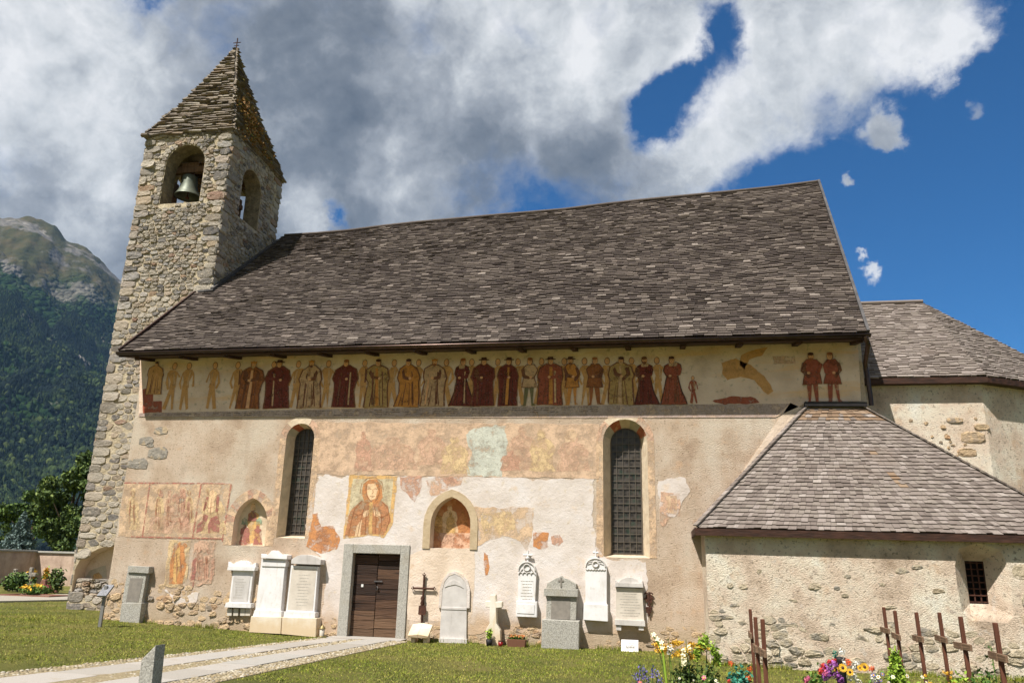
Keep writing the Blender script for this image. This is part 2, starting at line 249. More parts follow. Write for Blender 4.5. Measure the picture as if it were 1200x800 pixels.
M['trunk'] = mat('bark', ('stretch', (1, 1, .2), 8, [(.3, lin(60, 48, 38)), (.7, lin(98, 82, 64))]), .95, bump=(('noise', 20, 1),), bump_dist=.03)
M['weeds'] = leafmat('dry_weeds', [(0, lin(110, 78, 34)), (.6, lin(148, 106, 50)), (1, lin(112, 112, 52))])

def paint(name, c, ground=(178, 160, 128), fade=.5, amt=.7, scale=5.0, solid=False):
    """fresco colour; where it has worn away the wall below shows (solid = not worn through)"""
    new = 'fresco_'+name not in MATS
    ma = mat('fresco_'+name, ('noise', scale, 6, [(.3, mul(lin(*c), .80)), (.5, lin(*c)), (.7, tuple(min(.85, x*1.14) for x in lin(*c)))]), .95,
             layers=(('noise', scale*7, 3, .60, .70, lin(*ground), amt*.5),)+((('noise', scale*.8+1.3, 7, fade, fade+.10, lin(*ground), amt),) if solid else ()), bump=(('noise', 11, .5), ('noise', 40, .5)), bump_dist=.02)
    if new and not solid:
        t = NT(ma.node_tree); tc = t.new('ShaderNodeTexCoord').outputs['Object']
        a = t.smooth(t.noise(tc, scale*.8+1.3, 7, .66), fade-.06, fade+.12, 1.0, 1-amt)
        b_ = t.smooth(t.noise(tc, 24, 4, .6), .54, .66, 1.0, 1-amt*.55)
        t.put(t.n['Principled BSDF'].inputs['Alpha'], t.math('MULTIPLY', a, b_))
    return ma

# ------------------------------------------------------------------ object helpers
def tag(o, label=None, cat=None, group=None, kind=None):
    if label: o['label'] = label
    if cat: o['category'] = cat
    if group: o['group'] = group
    if kind: o['kind'] = kind
    return o
ORG = {}
def empty(name, loc=(0, 0, 0), label=None, cat=None, group=None):
    o = bpy.data.objects.new(name, None); COL.objects.link(o); o.location = loc; o.empty_display_size = .2
    ORG[o.name] = Vector(loc); tag(o, label, cat, group); return o
class MB:
    def __init__(s): s.v = []; s.f = []; s.mi = []; s.sm = []
    def add(s, vs, fs, mi=0, smooth=False):
        b = len(s.v); s.v.extend([tuple(v) for v in vs])
        for f in fs: s.f.append(tuple(b+i for i in f)); s.mi.append(mi); s.sm.append(smooth)
    def box(s, x0, x1, y0, y1, z0, z1, mi=0, mtx=None):
        vs = [Vector(p) for p in ((x0, y0, z0), (x1, y0, z0), (x1, y1, z0), (x0, y1, z0), (x0, y0, z1), (x1, y0, z1), (x1, y1, z1), (x0, y1, z1))]
        if mtx: vs = [mtx@v for v in vs]
        s.add(vs, [(0, 3, 2, 1), (4, 5, 6, 7), (0, 1, 5, 4), (1, 2, 6, 5), (2, 3, 7, 6), (3, 0, 4, 7)], mi)
    def prism(s, poly, y0, y1, mi=0):
        """poly of (x,z), extruded from y0 (front) to y1 (back)"""
        if sum(a[0]*b[1]-b[0]*a[1] for a, b in zip(poly, poly[1:]+poly[:1])) < 0: poly = poly[::-1]
        n = len(poly)
        vs = [(p[0], y0, p[1]) for p in poly]+[(p[0], y1, p[1]) for p in poly]
        tri = tessellate_polygon([[Vector((p[0], p[1], 0)) for p in poly]]) if n > 4 else [(0, 1, 2)]+([(0, 2, 3)] if n == 4 else [])
        fs = []
        for t in tri:
            a, b, c = [Vector((poly[i][0], poly[i][1])) for i in t]
            if (b-a).cross(c-a) < 0: t = (t[0], t[2], t[1])
            fs.append(tuple(t)); fs.append((t[2]+n, t[1]+n, t[0]+n))
        for i in range(n): j = (i+1) % n; fs.append((j, i, i+n, j+n))
        s.add(vs, fs, mi)
    def sheet(s, poly, y, mi=0):
        n = len(poly)
        tri = tessellate_polygon([[Vector((p[0], p[1], 0)) for p in poly]])
        fs = []
        for t in tri:
            a, b, c = [Vector((poly[i][0], poly[i][1])) for i in t]
            fs.append(tuple(t) if (b-a).cross(c-a) > 0 else (t[0], t[2], t[1]))
        s.add([(p[0], y, p[1]) for p in poly], fs, mi)
    def tube(s, pts, r, n=8, mi=0, cap=True, smooth=True):
        pts = [Vector(p) for p in pts]; k = len(pts); rs = r if isinstance(r, (list, tuple)) else [r]*k
        vs = []; prev = None
        for i, p in enumerate(pts):
            d = (pts[min(i+1, k-1)]-pts[max(i-1, 0)]).normalized()
            a = d.orthogonal().normalized() if prev is None else (prev-d*prev.dot(d)).normalized()
            prev = a; b = d.cross(a)
            for j in range(n):
                t = 2*math.pi*j/n; vs.append(p+(a*math.cos(t)+b*math.sin(t))*rs[i])
        fs = []
        for i in range(k-1):
            for j in range(n):
                j2 = (j+1) % n; fs.append((i*n+j, i*n+j2, (i+1)*n+j2, (i+1)*n+j))
        s.add(vs, fs, mi, smooth)
        if cap: s.add(vs[:n], [tuple(range(n))[::-1]], mi); s.add(vs[-n:], [tuple(range(n))], mi)
    def lathe(s, prof, c, n=20, mi=0, smooth=True):
        vs = []; fs = []
        for (r, z) in prof:
            for j in range(n):
                t = 2*math.pi*j/n; vs.append((c[0]+r*math.cos(t), c[1]+r*math.sin(t), c[2]+z))
        for i in range(len(prof)-1):
            for j in range(n):
                j2 = (j+1) % n; fs.append((i*n+j, i*n+j2, (i+1)*n+j2, (i+1)*n+j))
        s.add(vs, fs, mi, smooth)
    def build(s, name, mats, parent=None, bevel=0, local=False, recalc=False):
        me = bpy.data.meshes.new(name); me.from_pydata(s.v, [], s.f)
        for ma in (mats if isinstance(mats, (list, tuple)) else [mats]): me.materials.append(ma)
        me.polygons.foreach_set('material_index', s.mi); me.polygons.foreach_set('use_smooth', s.sm)
        if recalc:
            bm = bmesh.new(); bm.from_mesh(me); bmesh.ops.recalc_face_normals(bm, faces=bm.faces); bm.to_mesh(me); bm.free()
        me.update()
        o = bpy.data.objects.new(name, me); COL.objects.link(o)
        if parent is not None:
            o.parent = parent
            if not local and parent.name in ORG: o.matrix_parent_inverse = Matrix.Translation(-ORG[parent.name])
        if bevel:
            b = o.modifiers.new('bevel', 'BEVEL'); b.width = bevel; b.segments = 2; b.limit_method = 'ANGLE'; b.angle_limit = math.radians(40)
        return o
def fast_mesh(name, V, Fq, ma, parent=None):
    """numpy vertices and faces with a fixed number of corners"""
    me = bpy.data.meshes.new(name); k = Fq.shape[1]
    me.vertices.add(len(V)); me.vertices.foreach_set('co', V.astype(np.float32).ravel())
    me.loops.add(Fq.size); me.loops.foreach_set('vertex_index', Fq.astype(np.int32).ravel())
    me.polygons.add(len(Fq)); me.polygons.foreach_set('loop_start', np.arange(0, Fq.size, k, dtype=np.int32)); me.polygons.foreach_set('loop_total', np.full(len(Fq), k, dtype=np.int32))
    for x in (ma if isinstance(ma, (list, tuple)) else [ma]): me.materials.append(x)
    me.update(calc_edges=True); me.validate()
    o = bpy.data.objects.new(name, me); COL.objects.link(o)
    if parent is not None:
        o.parent = parent
        if parent.name in ORG: o.matrix_parent_inverse = Matrix.Translation(-ORG[parent.name])
    return o
def ragged(poly, amp, step, seed, closed=True):
    """subdivide an outline and wobble it so that it breaks off like old plaster"""
    out = []; n = len(poly)
    for i in range(n if closed else n-1):
        a = Vector(poly[i]); b = Vector(poly[(i+1) % n]); L = (b-a).length; k = max(1, int(L/step)); nn = Vector((-(b-a).y, (b-a).x))/max(L, 1e-6)
        for j in range(k):
            p = a.lerp(b, j/k); q = Vector((p.x*3.1+seed*7.3, p.y*3.1, seed*1.7))
            w = mnoise.fractal(q, .9, 2.1, 4)*amp*1.6+mnoise.noise(q*7)*amp*.35
            out.append(tuple(p+nn*w))
    return out
def P(pts, y=0.0): return [fx(a, b, y) for a, b in pts]
def arch(cx, hw, z0, zs, n=12, pointed=0.0):
    """outline (x,z) of an arched opening, ccw from bottom left; spring at zs"""
    pts = [(cx+hw, z0)]
    rise = hw*(1+pointed)
    if pointed == 0:
        for i in range(n+1):
            t = math.pi*i/n; pts.append((cx+hw*math.cos(t), zs+hw*math.sin(t)))
    else:
        R = (hw*hw+rise*rise)/(2*hw); tm = math.asin(min(1, rise/R))
        for i in range(n//2+1): t = tm*i/(n//2); pts.append((cx+hw-R+R*math.cos(t), zs+R*math.sin(t)))
        for i in range(1, n//2+1): t = tm*(1-i/(n//2)); pts.append((cx-hw+R-R*math.cos(t), zs+R*math.sin(t)))
    pts.append((cx-hw, z0)); return pts
def panel(mb, outer, holes, o, u, v, mi=0):
    """planar polygon with holes, mapped by o + a*u + b*v; normal u x v"""
    loops = [outer]+holes; flat = [p for l in loops for p in l]
    tri = tessellate_polygon([[Vector((p[0], p[1], 0)) for p in l] for l in loops]); fs = []
    for t in tri:
        a, b, c = [Vector(flat[i]) for i in t]
        fs.append(tuple(t) if (b-a).cross(c-a) > 0 else (t[0], t[2], t[1]))
    mb.add([o+u*p[0]+v*p[1] for p in flat], fs, mi)
def loft(mb, A, B, mi=0, mis=None, close=True):
    n = len(A); vs = list(A)+list(B)
    for i in range(n if close else n-1):
        j = (i+1) % n; mb.add([A[i], A[j], B[j], B[i]], [(0, 1, 2, 3)], mis[i] if mis else mi)

# voronoi rubble ----------------------------------------------------
def clip(poly, mx, my, nx, ny):
    out = []; n = len(poly)
    for i in range(n):
        a = poly[i]; b = poly[(i+1) % n]; da = (a[0]-mx)*nx+(a[1]-my)*ny; db = (b[0]-mx)*nx+(b[1]-my)*ny
        if da <= 0: out.append(a)
        if (da < 0) != (db < 0) and da != db: t = da/(da-db); out.append((a[0]+(b[0]-a[0])*t, a[1]+(b[1]-a[1])*t))
    return out
def cells(u0, u1, v0, v1, cw, ch, rnd):
    sx = ch/cw*1.15; rows = []; v = v0-ch
    while v < v1+ch:
        h = ch*rnd.choice((.55, .75, .9, 1.1, 1.35, 1.6)); row = []; u = u0-cw*rnd.uniform(.2, 1.2)
        while u < u1+cw:
            w = cw*rnd.choice((.4, .55, .8, 1.0, 1.3, 1.7)); row.append(((u+w/2)*sx, v+h/2+rnd.uniform(-.28, .28)*h)); u += w
        rows.append(row); v += h
    out = []
    for ri, row in enumerate(rows):
        near = [p for k in range(max(0, ri-2), min(len(rows), ri+3)) for p in rows[k]]
        for c in row:
            if not (u0*sx-ch < c[0] < u1*sx+ch and v0-ch < c[1] < v1+ch): continue
            poly = [(u0*sx, v0), (u1*sx, v0), (u1*sx, v1), (u0*sx, v1)]
            R = cw*1.6*sx+ch
            for q in near:
                if q is c or abs(q[0]-c[0]) > 4*R: continue
                poly = clip(poly, (c[0]+q[0])/2, (c[1]+q[1])/2, q[0]-c[0], q[1]-c[1])
                if len(poly) < 3: break
            if len(poly) >= 3: out.append([(p[0]/sx, p[1]) for p in poly])
    return out
def stone(mb, poly, o, u, v, nrm, out, gap, rnd, mi=0, smooth=False):
    cx = sum(p[0] for p in poly)/len(poly); cy = sum(p[1] for p in poly)/len(poly)
    sh = []
    for p in poly:
        d = math.hypot(p[0]-cx, p[1]-cy)
        if d < 1e-5: return
        k = max(.35, 1-gap/d); sh.append((cx+(p[0]-cx)*k, cy+(p[1]-cy)*k))
    ch = []
    for a, b in zip(sh, sh[1:]+sh[:1]):
        L = math.hypot(a[0]-b[0], a[1]-b[1])
        if L < .012: continue
        k = .17+.1*rnd.random(); ch += [(a[0]+(b[0]-a[0])*k, a[1]+(b[1]-a[1])*k), (a[0]+(b[0]-a[0])*(1-k), a[1]+(b[1]-a[1])*(1-k))]
    n = len(ch)
    if n < 5: return
    vs = []; tx, ty = rnd.uniform(-.10, .10), rnd.uniform(-.14, .14)
    for (s, d) in ((1.03, -.035), (1.0, out*.55), (.93, out*.92), (.6, out)):
        for p in ch:
            jj = rnd.uniform(-.3, .3)*out if s < 1 else 0
            s = s*rnd.uniform(.96, 1.03)
            w = (p[0]-cx)*s; h = (p[1]-cy)*s
            dd = d+jj+((w*tx+h*ty) if s <= 1 else 0)
            vs.append(o+u*(cx+w)+v*(cy+h)+nrm*dd)
    fs = []
    for i in range(3):
        for j in range(n): j2 = (j+1) % n; fs.append((i*n+j, i*n+j2, (i+1)*n+j2, (i+1)*n+j))
    vs.append(o+u*cx+v*cy+nrm*(out*1.04+rnd.uniform(-.004, .004))); c = len(vs)-1
    for j in range(n): fs.append((3*n+j, 3*n+(j+1) % n, c))
    mb.add(vs, fs, mi, smooth)
# shingles ----------------------------------------------------------
def bil(A, B, Cc, D):
    A, B, Cc, D = map(Vector, (A, B, Cc, D))
    return lambda s, t: A.lerp(B, s).lerp(D.lerp(Cc, s), t)
def shingles(mb, Pf, rows, wmin, wmax, th, rnd, srange=lambda t: (0, 1), jit=.15, over=1.45, mi=0, mifn=None, lift=.01, rough=0.0):
    for r in range(rows):
        t0 = r/rows; s0, s1 = srange(t0+.5/rows)
        L = (Pf(1, t0)-Pf(0, t0)).length
        if L < .05: continue
        s = s0-rnd.random()*wmin/L*.5
        while s < s1:
            w = rnd.uniform(wmin, wmax)/L; a = max(s, s0); b = min(s+w*.965, s1); s += w
            if b-a < .012/L: continue
            j = rnd.uniform(-jit, jit)/rows; ta = t0+j; tb = min(t0+over/rows, 1.0)
            ta = max(ta, -.012)
            p = [Pf(a, ta), Pf(b, ta+rnd.uniform(-.25, .25)*jit/rows), Pf(b, tb), Pf(a, tb)]
            nn = (p[1]-p[0]).cross(p[3]-p[0]).normalized()
            k = th*rnd.uniform(.75, 1.35); k1 = k*rnd.uniform(.8, 1.2)
            if rough: k1 = k*rnd.uniform(1-rough, 1+rough)
            top = [p[0]+nn*(k+lift), p[1]+nn*(k1+lift), p[2]+nn*(lift*.4), p[3]+nn*(lift*.4)]
            bot = [p[0]+nn*(lift*.2), p[1]+nn*(lift*.2), p[2]-nn*.012, p[3]-nn*.012]
            mb.add(top+bot, [(0, 1, 2, 3), (0, 4, 5, 1), (1, 5, 6, 2), (3, 7, 4, 0)], mifn(a, t0) if mifn else mi)
# leaves ------------------------------------------------------------
def leaf_cloud(rng, blobs, n, size, shell=.55, flat=0.0):
    """blobs: (x,y,z,rx,ry,rz); returns arrays of diamond leaves"""
    vol = np.array([b[3]*b[4]*b[5] for b in blobs])**.67; pick = rng.choice(len(blobs), n, p=vol/vol.sum()); B = np.array(blobs)[pick]
    d = rng.normal(size=(n, 3)); d /= np.linalg.norm(d, axis=1)[:, None]
    r = (shell+(1-shell)*rng.random(n))*(1+.12*rng.normal(size=n))
    c = B[:, :3]+d*B[:, 3:]*r[:, None]
    return leaves_at(rng, c, size, flat, d)
def leaves_at(rng, c, size, flat=0.0, d=None):
    n = len(c); a = rng.normal(size=(n, 3))
    if d is not None: a = a+d*.6
    a /= np.linalg.norm(a, axis=1)[:, None]; b = np.cross(a, rng.normal(size=(n, 3))); b /= np.linalg.norm(b, axis=1)[:, None]; e = np.cross(a, b)
    s = size*(.6+.8*rng.random(n))[:, None]
    V = np.stack([c-b*s, c-e*s*.5+a*s*.1, c+b*s, c+e*s*.5+a*s*.1], 1).reshape(-1, 3)
    return V, np.arange(4*n).reshape(n, 4)

# ================================================================== GROUND
def gz(x, y):
    z = .033*max(0, -(x+8.0)); z = min(z, .2)
    if x > 0: z -= min(.05, .03*x)
    return z
xs = sorted(set([-4400, -2600, -1200, -500, -200, -100, -60, -45]+[-36+.75*i for i in range(68)]+[18, 24, 40, 80, 200, 500, 1200, 2600, 4400]))
ys = sorted(set([-4400, -2000, -600, -200, -80, -40, -26]+[-20+.75*i for i in range(60)]+[30, 45, 80, 150, 300, 600, 2000, 4400]))
g = MB(); nx = len(xs)
V = [(x, y, gz(x, y) if abs(x) < 40 else (.2 if x < 0 else -.05)) for y in ys for x in xs]
Fc = [(j*nx+i, j*nx+i+1, (j+1)*nx+i+1, (j+1)*nx+i) for j in range(len(ys)-1) for i in range(nx-1)]
g.add(V, Fc, 0, True); tag(g.build('ground', M['grass_soil']), kind='structure')

# paths
def strip(mb, P0, P1, P2, P3, n, h, mi=0, gap=0.0, rnd=None):
    """quad P0-P1 (left edge) P3-P2 (right edge) cut into n slabs"""
    cut = [0]+[((i+(rnd.uniform(-.25, .25) if rnd else 0))/n) for i in range(1, n)]+[1]
    for a, b in zip(cut, cut[1:]):
        L = max((Vector(P1)-Vector(P0)).length, .1); b2 = b-gap/L
        q = [Vector(P0).lerp(Vector(P1), a), Vector(P3).lerp(Vector(P2), a), Vector(P3).lerp(Vector(P2), b2), Vector(P0).lerp(Vector(P1), b2)]
        dz = rnd.uniform(-.004, .004) if rnd else 0
        top = [Vector((p.x, p.y, gz(p.x, p.y)+h+dz)) for p in q]; bot = [Vector((p.x, p.y, gz(p.x, p.y)-.05)) for p in q]
        mb.add(top+bot, [(0, 1, 2, 3), (0, 4, 5, 1), (1, 5, 6, 2), (2, 6, 7, 3), (3, 7, 4, 0)], mi)
rnd = random.Random(5)
def pl(a, b, t): return Vector((a[0]+(b[0]-a[0])*t, a[1]+(b[1]-a[1])*t, 0))
# strip edges on the ground, far end at the door and near end past the frame
E = [((-7.36, -.42), (-9.75, -10.6)), ((-7.12, -.42), (-9.15, -10.6)), ((-6.62, -.42), (-8.30, -10.6)), ((-6.28, -.42), (-7.72, -10.6)), ((-5.72, -.42), (-6.95, -10.6)), ((-5.36, -.42), (-6.35, -10.6))]
b = MB(); strip(b, (*E[0][1], 0), (*E[0][0], 0), (*E[5][0], 0), (*E[5][1], 0), 24, .008)
tag(b.build('path_bed', M['cobble_bed']), kind='structure')
b = MB()
for (i, j) in ((1, 2), (3, 4)): strip(b, (*E[i][1], 0), (*E[i][0], 0), (*E[j][0], 0), (*E[j][1], 0), 9, .028, 0, .018, rnd)
strip(b, (-7.2, -.42, 0), (-7.2, -.03, 0), (-5.5, -.03, 0), (-5.5, -.42, 0), 1, .034)
tag(b.build('path', M['path_slab'], bevel=.006), kind='structure')
b = MB(); rnd = random.Random(9)
for (i, j, nacross) in ((0, 1, 6), (2, 3, 7), (4, 5, 8)):
    k = 0; y = 0.0
    while y < 1:
        for c in range(nacross):
            if rnd.random() < .15: continue
            l = pl(E[i][0], E[i][1], y); r_ = pl(E[j][0], E[j][1], y); p = l.lerp(r_, (c+.5+rnd.uniform(-.25, .25))/nacross)
            rx, ry, rz = rnd.uniform(.016, .038), rnd.uniform(.016, .04), rnd.uniform(.010, .022); a = rnd.uniform(0, 3); n = 7; vs = []; zb = gz(p.x, p.y)+.008
            for (s, h) in ((1, -.3), (.92, .5), (.5, .95)):
                for q in range(n):
                    t = a+2*math.pi*q/n; vs.append((p.x+rx*s*math.cos(t), p.y+ry*s*math.sin(t), zb+rz*h))
            vs.append((p.x, p.y, zb+rz*1.05)); fs = [(ii*n+q, ii*n+(q+1) % n, (ii+1)*n+(q+1) % n, (ii+1)*n+q) for ii in range(2) for q in range(n)]+[(2*n+q, 2*n+(q+1) % n, 3*n) for q in range(n)]
            b.add(vs, fs, 0, True)
        y += .0068*rnd.uniform(.85, 1.15)
tag(b.build('cobbles', M['cobble']), kind='stuff')
b = MB(); pp = [(-30, .5), (-22.75, 7.5), (-21.2, 9.0), (-17.5, 14), (-15.5, 14), (-17.1, 8), (-18.4, 5.2), (-19.2, 3.4), (-21.5, -.5), (-27, -4)]
b.add([(x, y, gz(x, y)+.012) for x, y in pp], [tuple(range(len(pp)))[::-1]]); o = b.build('gravel_path', M['gravel'], recalc=True); tag(o, kind='structure')
# kerb between lawn and gravel path
b = MB(); kl = [(-21.5, -.5), (-19.2, 3.4), (-18.4, 5.2), (-17.1, 8)]
for a_, b_ in zip(kl, kl[1:]):
    d = (Vector(b_)-Vector(a_)).normalized()*.0; n_ = Vector((-(b_[1]-a_[1]), b_[0]-a_[0])).normalized()*.06
    q = [Vector(a_)+n_, Vector(a_)-n_, Vector(b_)-n_, Vector(b_)+n_]
    b.add([(p.x, p.y, gz(p.x, p.y)+.05) for p in q]+[(p.x, p.y, gz(p.x, p.y)-.1) for p in q], [(0, 1, 2, 3), (0, 4, 5, 1), (1, 5, 6, 2), (2, 6, 7, 3), (3, 7, 4, 0)])
tag(b.build('path_kerb', M['granite'], recalc=True), kind='structure')

# ================================================================== MOUNTAINS
def interp(x, tab):
    if x <= tab[0][0]: return tab[0][1]
    for (a, va), (b_, vb) in zip(tab, tab[1:]):
        if x <= b_: t = (x-a)/(b_-a); t = t*t*(3-2*t) if False else t; return va+(vb-va)*t
    return tab[-1][1]
crest = [(-110, .18), (-80, .24), (-60, .33), (-50, .362), (-46.3, .362), (-44.6, .371), (-43.3, .366), (-42.4, .352), (-41.2, .347), (-40.2, .335), (-39, .316), (-36, .30), (-31, .25), (-24, .19), (-10, .15), (10, .10), (60, .10), (110, .14)]
az = list(np.concatenate([np.arange(-110, -58, 2.0), np.arange(-58, -32, .14), np.arange(-32, 111, 2.5)])); RR = list(np.concatenate([np.linspace(300, 1000, 10), np.linspace(1015, 2700, 130), np.linspace(2760, 4200, 16)]))
V = []; na = len(az)
for r in RR:
    for a in az:
        th = math.radians(a); x, y = math.sin(th)*r, math.cos(th)*r-17.5
        pk = interp(a, crest)*2600
        t = max(0, (r-1000)/(2600-1000)); prof = t**1.12*1.0 if t <= 1 else 1-.5*(t-1)**1.2
        q = Vector((x/520, y/520, .3)); f = mnoise.fractal(q, 1.0, 2.0, 7); rg = abs(mnoise.fractal(Vector((x/260, y/260, 4.1)), .8, 2.1, 6))
        amp = 95*min(1, t*3)*(1-.72*max(0, 1-abs(t-1)/.25))
        h = pk*prof+amp*f-amp*.9*(rg-.2)+6*mnoise.noise(Vector((x/30, y/30, 2)))*min(1, t*4)
        V.append((x, y, h if t > 0 else -2+h*0))
Fc = np.array([(j*na+i, j*na+i+1, (j+1)*na+i+1, (j+1)*na+i) for j in range(len(RR)-1) for i in range(na-1)])
mm = bpy.data.materials.new('mountain_forest_and_rock'); mm.use_nodes = True; t = NT(mm.node_tree); bs = t.n['Principled BSDF']; tc = t.new('ShaderNodeTexCoord').outputs['Object']
geo = t.new('ShaderNodeNewGeometry'); zz = t.sep(tc)[2]; sl = t.sep(geo.outputs['True Normal'])[2]
crown = t.voro(tc, .075); crc = t.voro(tc, .075, out='Color')
forest = t.ramp(t.math('ADD', t.math('MULTIPLY', t.sep(crc)[0], .6), t.math('MULTIPLY', t.noise(tc, .006, 5), .5)), [(.2, lin(18, 30, 22)), (.5, lin(26, 42, 26)), (.8, lin(40, 56, 30)), (1, lin(54, 66, 34))])
meadow = t.ramp(t.noise(tc, .02, 6), [(.3, lin(50, 54, 36)), (.5, lin(68, 66, 45)), (.7, lin(84, 74, 54))])
rock = t.ramp(t.noise(t.mapping(tc, (1, 1, .35)), .035, 8, .7), [(.3, lin(70, 68, 66)), (.55, lin(104, 100, 94)), (.75, lin(136, 130, 122))])
lv = t.math('ADD', zz, t.math('MULTIPLY', t.math('SUBTRACT', t.noise(tc, .0045, 6), .5), 330))
c1 = t.mix(t.smooth(lv, 640, 720), forest, meadow)
rk = t.math('MULTIPLY', t.smooth(t.noise(tc, .0052, 8, .66), .535, .60), t.smooth(zz, 120, 330, .75, 1.0))
rk = t.math('MAXIMUM', t.math('MULTIPLY', rk, t.smooth(t.noise(tc, .03, 5), .4, .55)), t.math('MULTIPLY', t.smooth(t.noise(tc, .0062, 7, .66), .50, .56), t.smooth(lv, 600, 720)))
c2 = t.mix(rk, c1, rock)
t.put(bs.inputs['Base Color'], c2); bs.inputs['Roughness'].default_value = 1; bs.inputs['Specular IOR Level'].default_value = 0
bp = t.new('ShaderNodeBump'); bp.inputs['Distance'].default_value = 14; t.put(bp.inputs['Height'], t.math('MULTIPLY', t.math('SUBTRACT', 1, crown), t.smooth(lv, 640, 720, 1, .15))); t.l.new(bp.outputs[0], bs.inputs['Normal'])
mo = fast_mesh('mountains', np.array(V), Fc, mm); tag(mo, kind='structure'); mo.data.polygons.foreach_set('use_smooth', [True]*len(mo.data.polygons))
Hg = np.array(V)[:, 2].reshape(len(RR), na); RA = np.array(RR); AA = np.array(az)
def terrain(r, a):
    i = int(np.clip(np.searchsorted(RA, r)-1, 0, len(RA)-2)); j = int(np.clip(np.searchsorted(AA, a)-1, 0, na-2)); u = (r-RA[i])/(RA[i+1]-RA[i]); v = (a-AA[j])/(AA[j+1]-AA[j])
    return (Hg[i, j]*(1-u)+Hg[i+1, j]*u)*(1-v)+(Hg[i, j+1]*(1-u)+Hg[i+1, j+1]*u)*v
frn = np.random.default_rng(77); FV = []; FF = []
for k in range(95000):
    r = math.sqrt(frn.uniform(1010**2, 2450**2)); a = frn.uniform(-53, -35); th = math.radians(a); x, y = math.sin(th)*r, math.cos(th)*r-17.5; h = terrain(r, a)
    line = 560+170*mnoise.fractal(Vector((x/260, y/260, 1.0)), .9, 2.0, 4)
    if h > line+60*frn.random(): continue
    cl = mnoise.fractal(Vector((x/150, y/150, 7.0)), .8, 2.1, 5)
    if cl > .28 and frn.random() < .93: continue
    ht = frn.uniform(7, 15)*(1-.45*max(0, min(1, (h-350)/300))); w = ht*frn.uniform(.20, .30); b0 = len(FV); dec = frn.random() < .55*max(0, 1-h/500)
    tiers = ((.0, .55), (.3, 1.05), (.62, .85), (.9, .4), (1.0, 0)) if dec else ((.0, .9), (.34, .8), (.36, .52), (.68, .42), (.70, .25), (1.0, 0))
    if dec: w *= 1.5; ht *= .85
    ns = 6; ph = frn.random()*6
    for (tz, tw) in tiers[:-1]:
        for q in range(ns): t_ = ph+6.283*q/ns; kk = w*tw*frn.uniform(.8, 1.2); FV.append((x+kk*math.cos(t_), y+kk*math.sin(t_), h-1.5+ht*tz))
    FV.append((x, y, h-1.5+ht))
    for l in range(len(tiers)-2):
        for q in range(ns): FF.append((b0+l*ns+q, b0+l*ns+(q+1) % ns, b0+(l+1)*ns+(q+1) % ns, b0+(l+1)*ns+q))
    l = len(tiers)-2
    for q in range(ns): FF.append((b0+l*ns+q, b0+l*ns+(q+1) % ns, len(FV)-1, len(FV)-1))
me = bpy.data.meshes.new('forest'); me.from_pydata(FV, [], [f[:3] if f[2] == f[3] else f for f in FF]); me.materials.append(mat('forest_canopy', ('island', [(0, lin(10, 20, 20)), (.4, lin(18, 31, 25)), (.7, lin(30, 45, 28)), (.9, lin(50, 63, 34)), (1, lin(72, 82, 42))]), .9, layers=(('noise', .0048, 5, .50, .60, lin(12, 22, 22), .75), ('noise', .011, 6, .56, .64, lin(64, 78, 40), .55)), spec=.1)); fo_obj = bpy.data.objects.new('forest', me); COL.objects.link(fo_obj); tag(fo_obj, kind='stuff')

# thin valley air between the camera and the far slopes
b = MB(); b.box(-4600, 4600, -4600, 4600, -6, 1180)
hz = bpy.data.materials.new('valley_air'); hz.use_nodes = True; ht_ = NT(hz.node_tree); ht_.n.clear()
pv = ht_.new('ShaderNodeVolumePrincipled'); pv.inputs['Color'].default_value = (.34, .60, 1.0, 1); pv.inputs['Density'].default_value = 0.000042
ht_.l.new(pv.outputs[0], ht_.new('ShaderNodeOutputMaterial').inputs['Volume'])
tag(b.build('haze', hz), kind='stuff')

# ================================================================== CHURCH
church = empty('church', (-4.3, 3.2, 0), 'stone church with a long frescoed front, steep shingled roof and a polygonal chancel', 'church')
XL, XR, ZT = -13.03, 4.43, 6.58
UX, UZ, UY = Vector((1, 0, 0)), Vector((0, 0, 1)), Vector((0, 1, 0))
ow1 = ((fx(328.2, 585)[0]), fx(361.5, 585)[0]); ow2 = (fx(707, 585)[0], fx(760, 585)[0])
w1 = ((ow1[0]+ow1[1])/2, (ow1[1]-ow1[0])/2, fx(340, 630)[1], 0); w2 = ((ow2[0]+ow2[1])/2, (ow2[1]-ow2[0])/2, fx(738, 653)[1], 0)
z1s = fx(352, 496)[1]-w1[1]; z2s = fx(736, 491)[1]-w2[1]
h_w1 = arch(w1[0], w1[1], w1[2], z1s); h_w2 = arch(w2[0], w2[1], w2[2], z2s)
n1L, n1R = fx(271, 638)[0], fx(310, 638)[0]; n1 = arch((n1L+n1R)/2, (n1R-n1L)/2, fx(290, 639)[1], fx(290, 583)[1]-(n1R-n1L)/2*1.35, 12, .35)
n2L, n2R = fx(503.5, 642)[0], fx(550.5, 642)[0]; n2 = arch((n2L+n2R)/2, (n2R-n2L)/2, fx(527, 643)[1], fx(528, 582)[1]-(n2R-n2L)/2*1.3, 12, .3)
dL, dR, dT = fx(410.5, 700)[0], fx(466.5, 700)[0], fx(443, 648.5)[1]
hd = [(dR, -.3), (dR, dT), (dL, dT), (dL, -.3)]
b = MB()
outer = [(XL, -.3), (dL, -.3), (dL, dT), (dR, dT), (dR, -.3), (XR, -.3), (XR, ZT), (XL, ZT)]
panel(b, outer, [h_w1, h_w2, n1, n2], Vector((0, 0, 0)), UX, UZ)
YB = 9.9
b.add([(XL, 0, -.3), (XL, 0, ZT), (XL, YB, ZT), (XL, YB, -.3)], [(0, 1, 2, 3)])
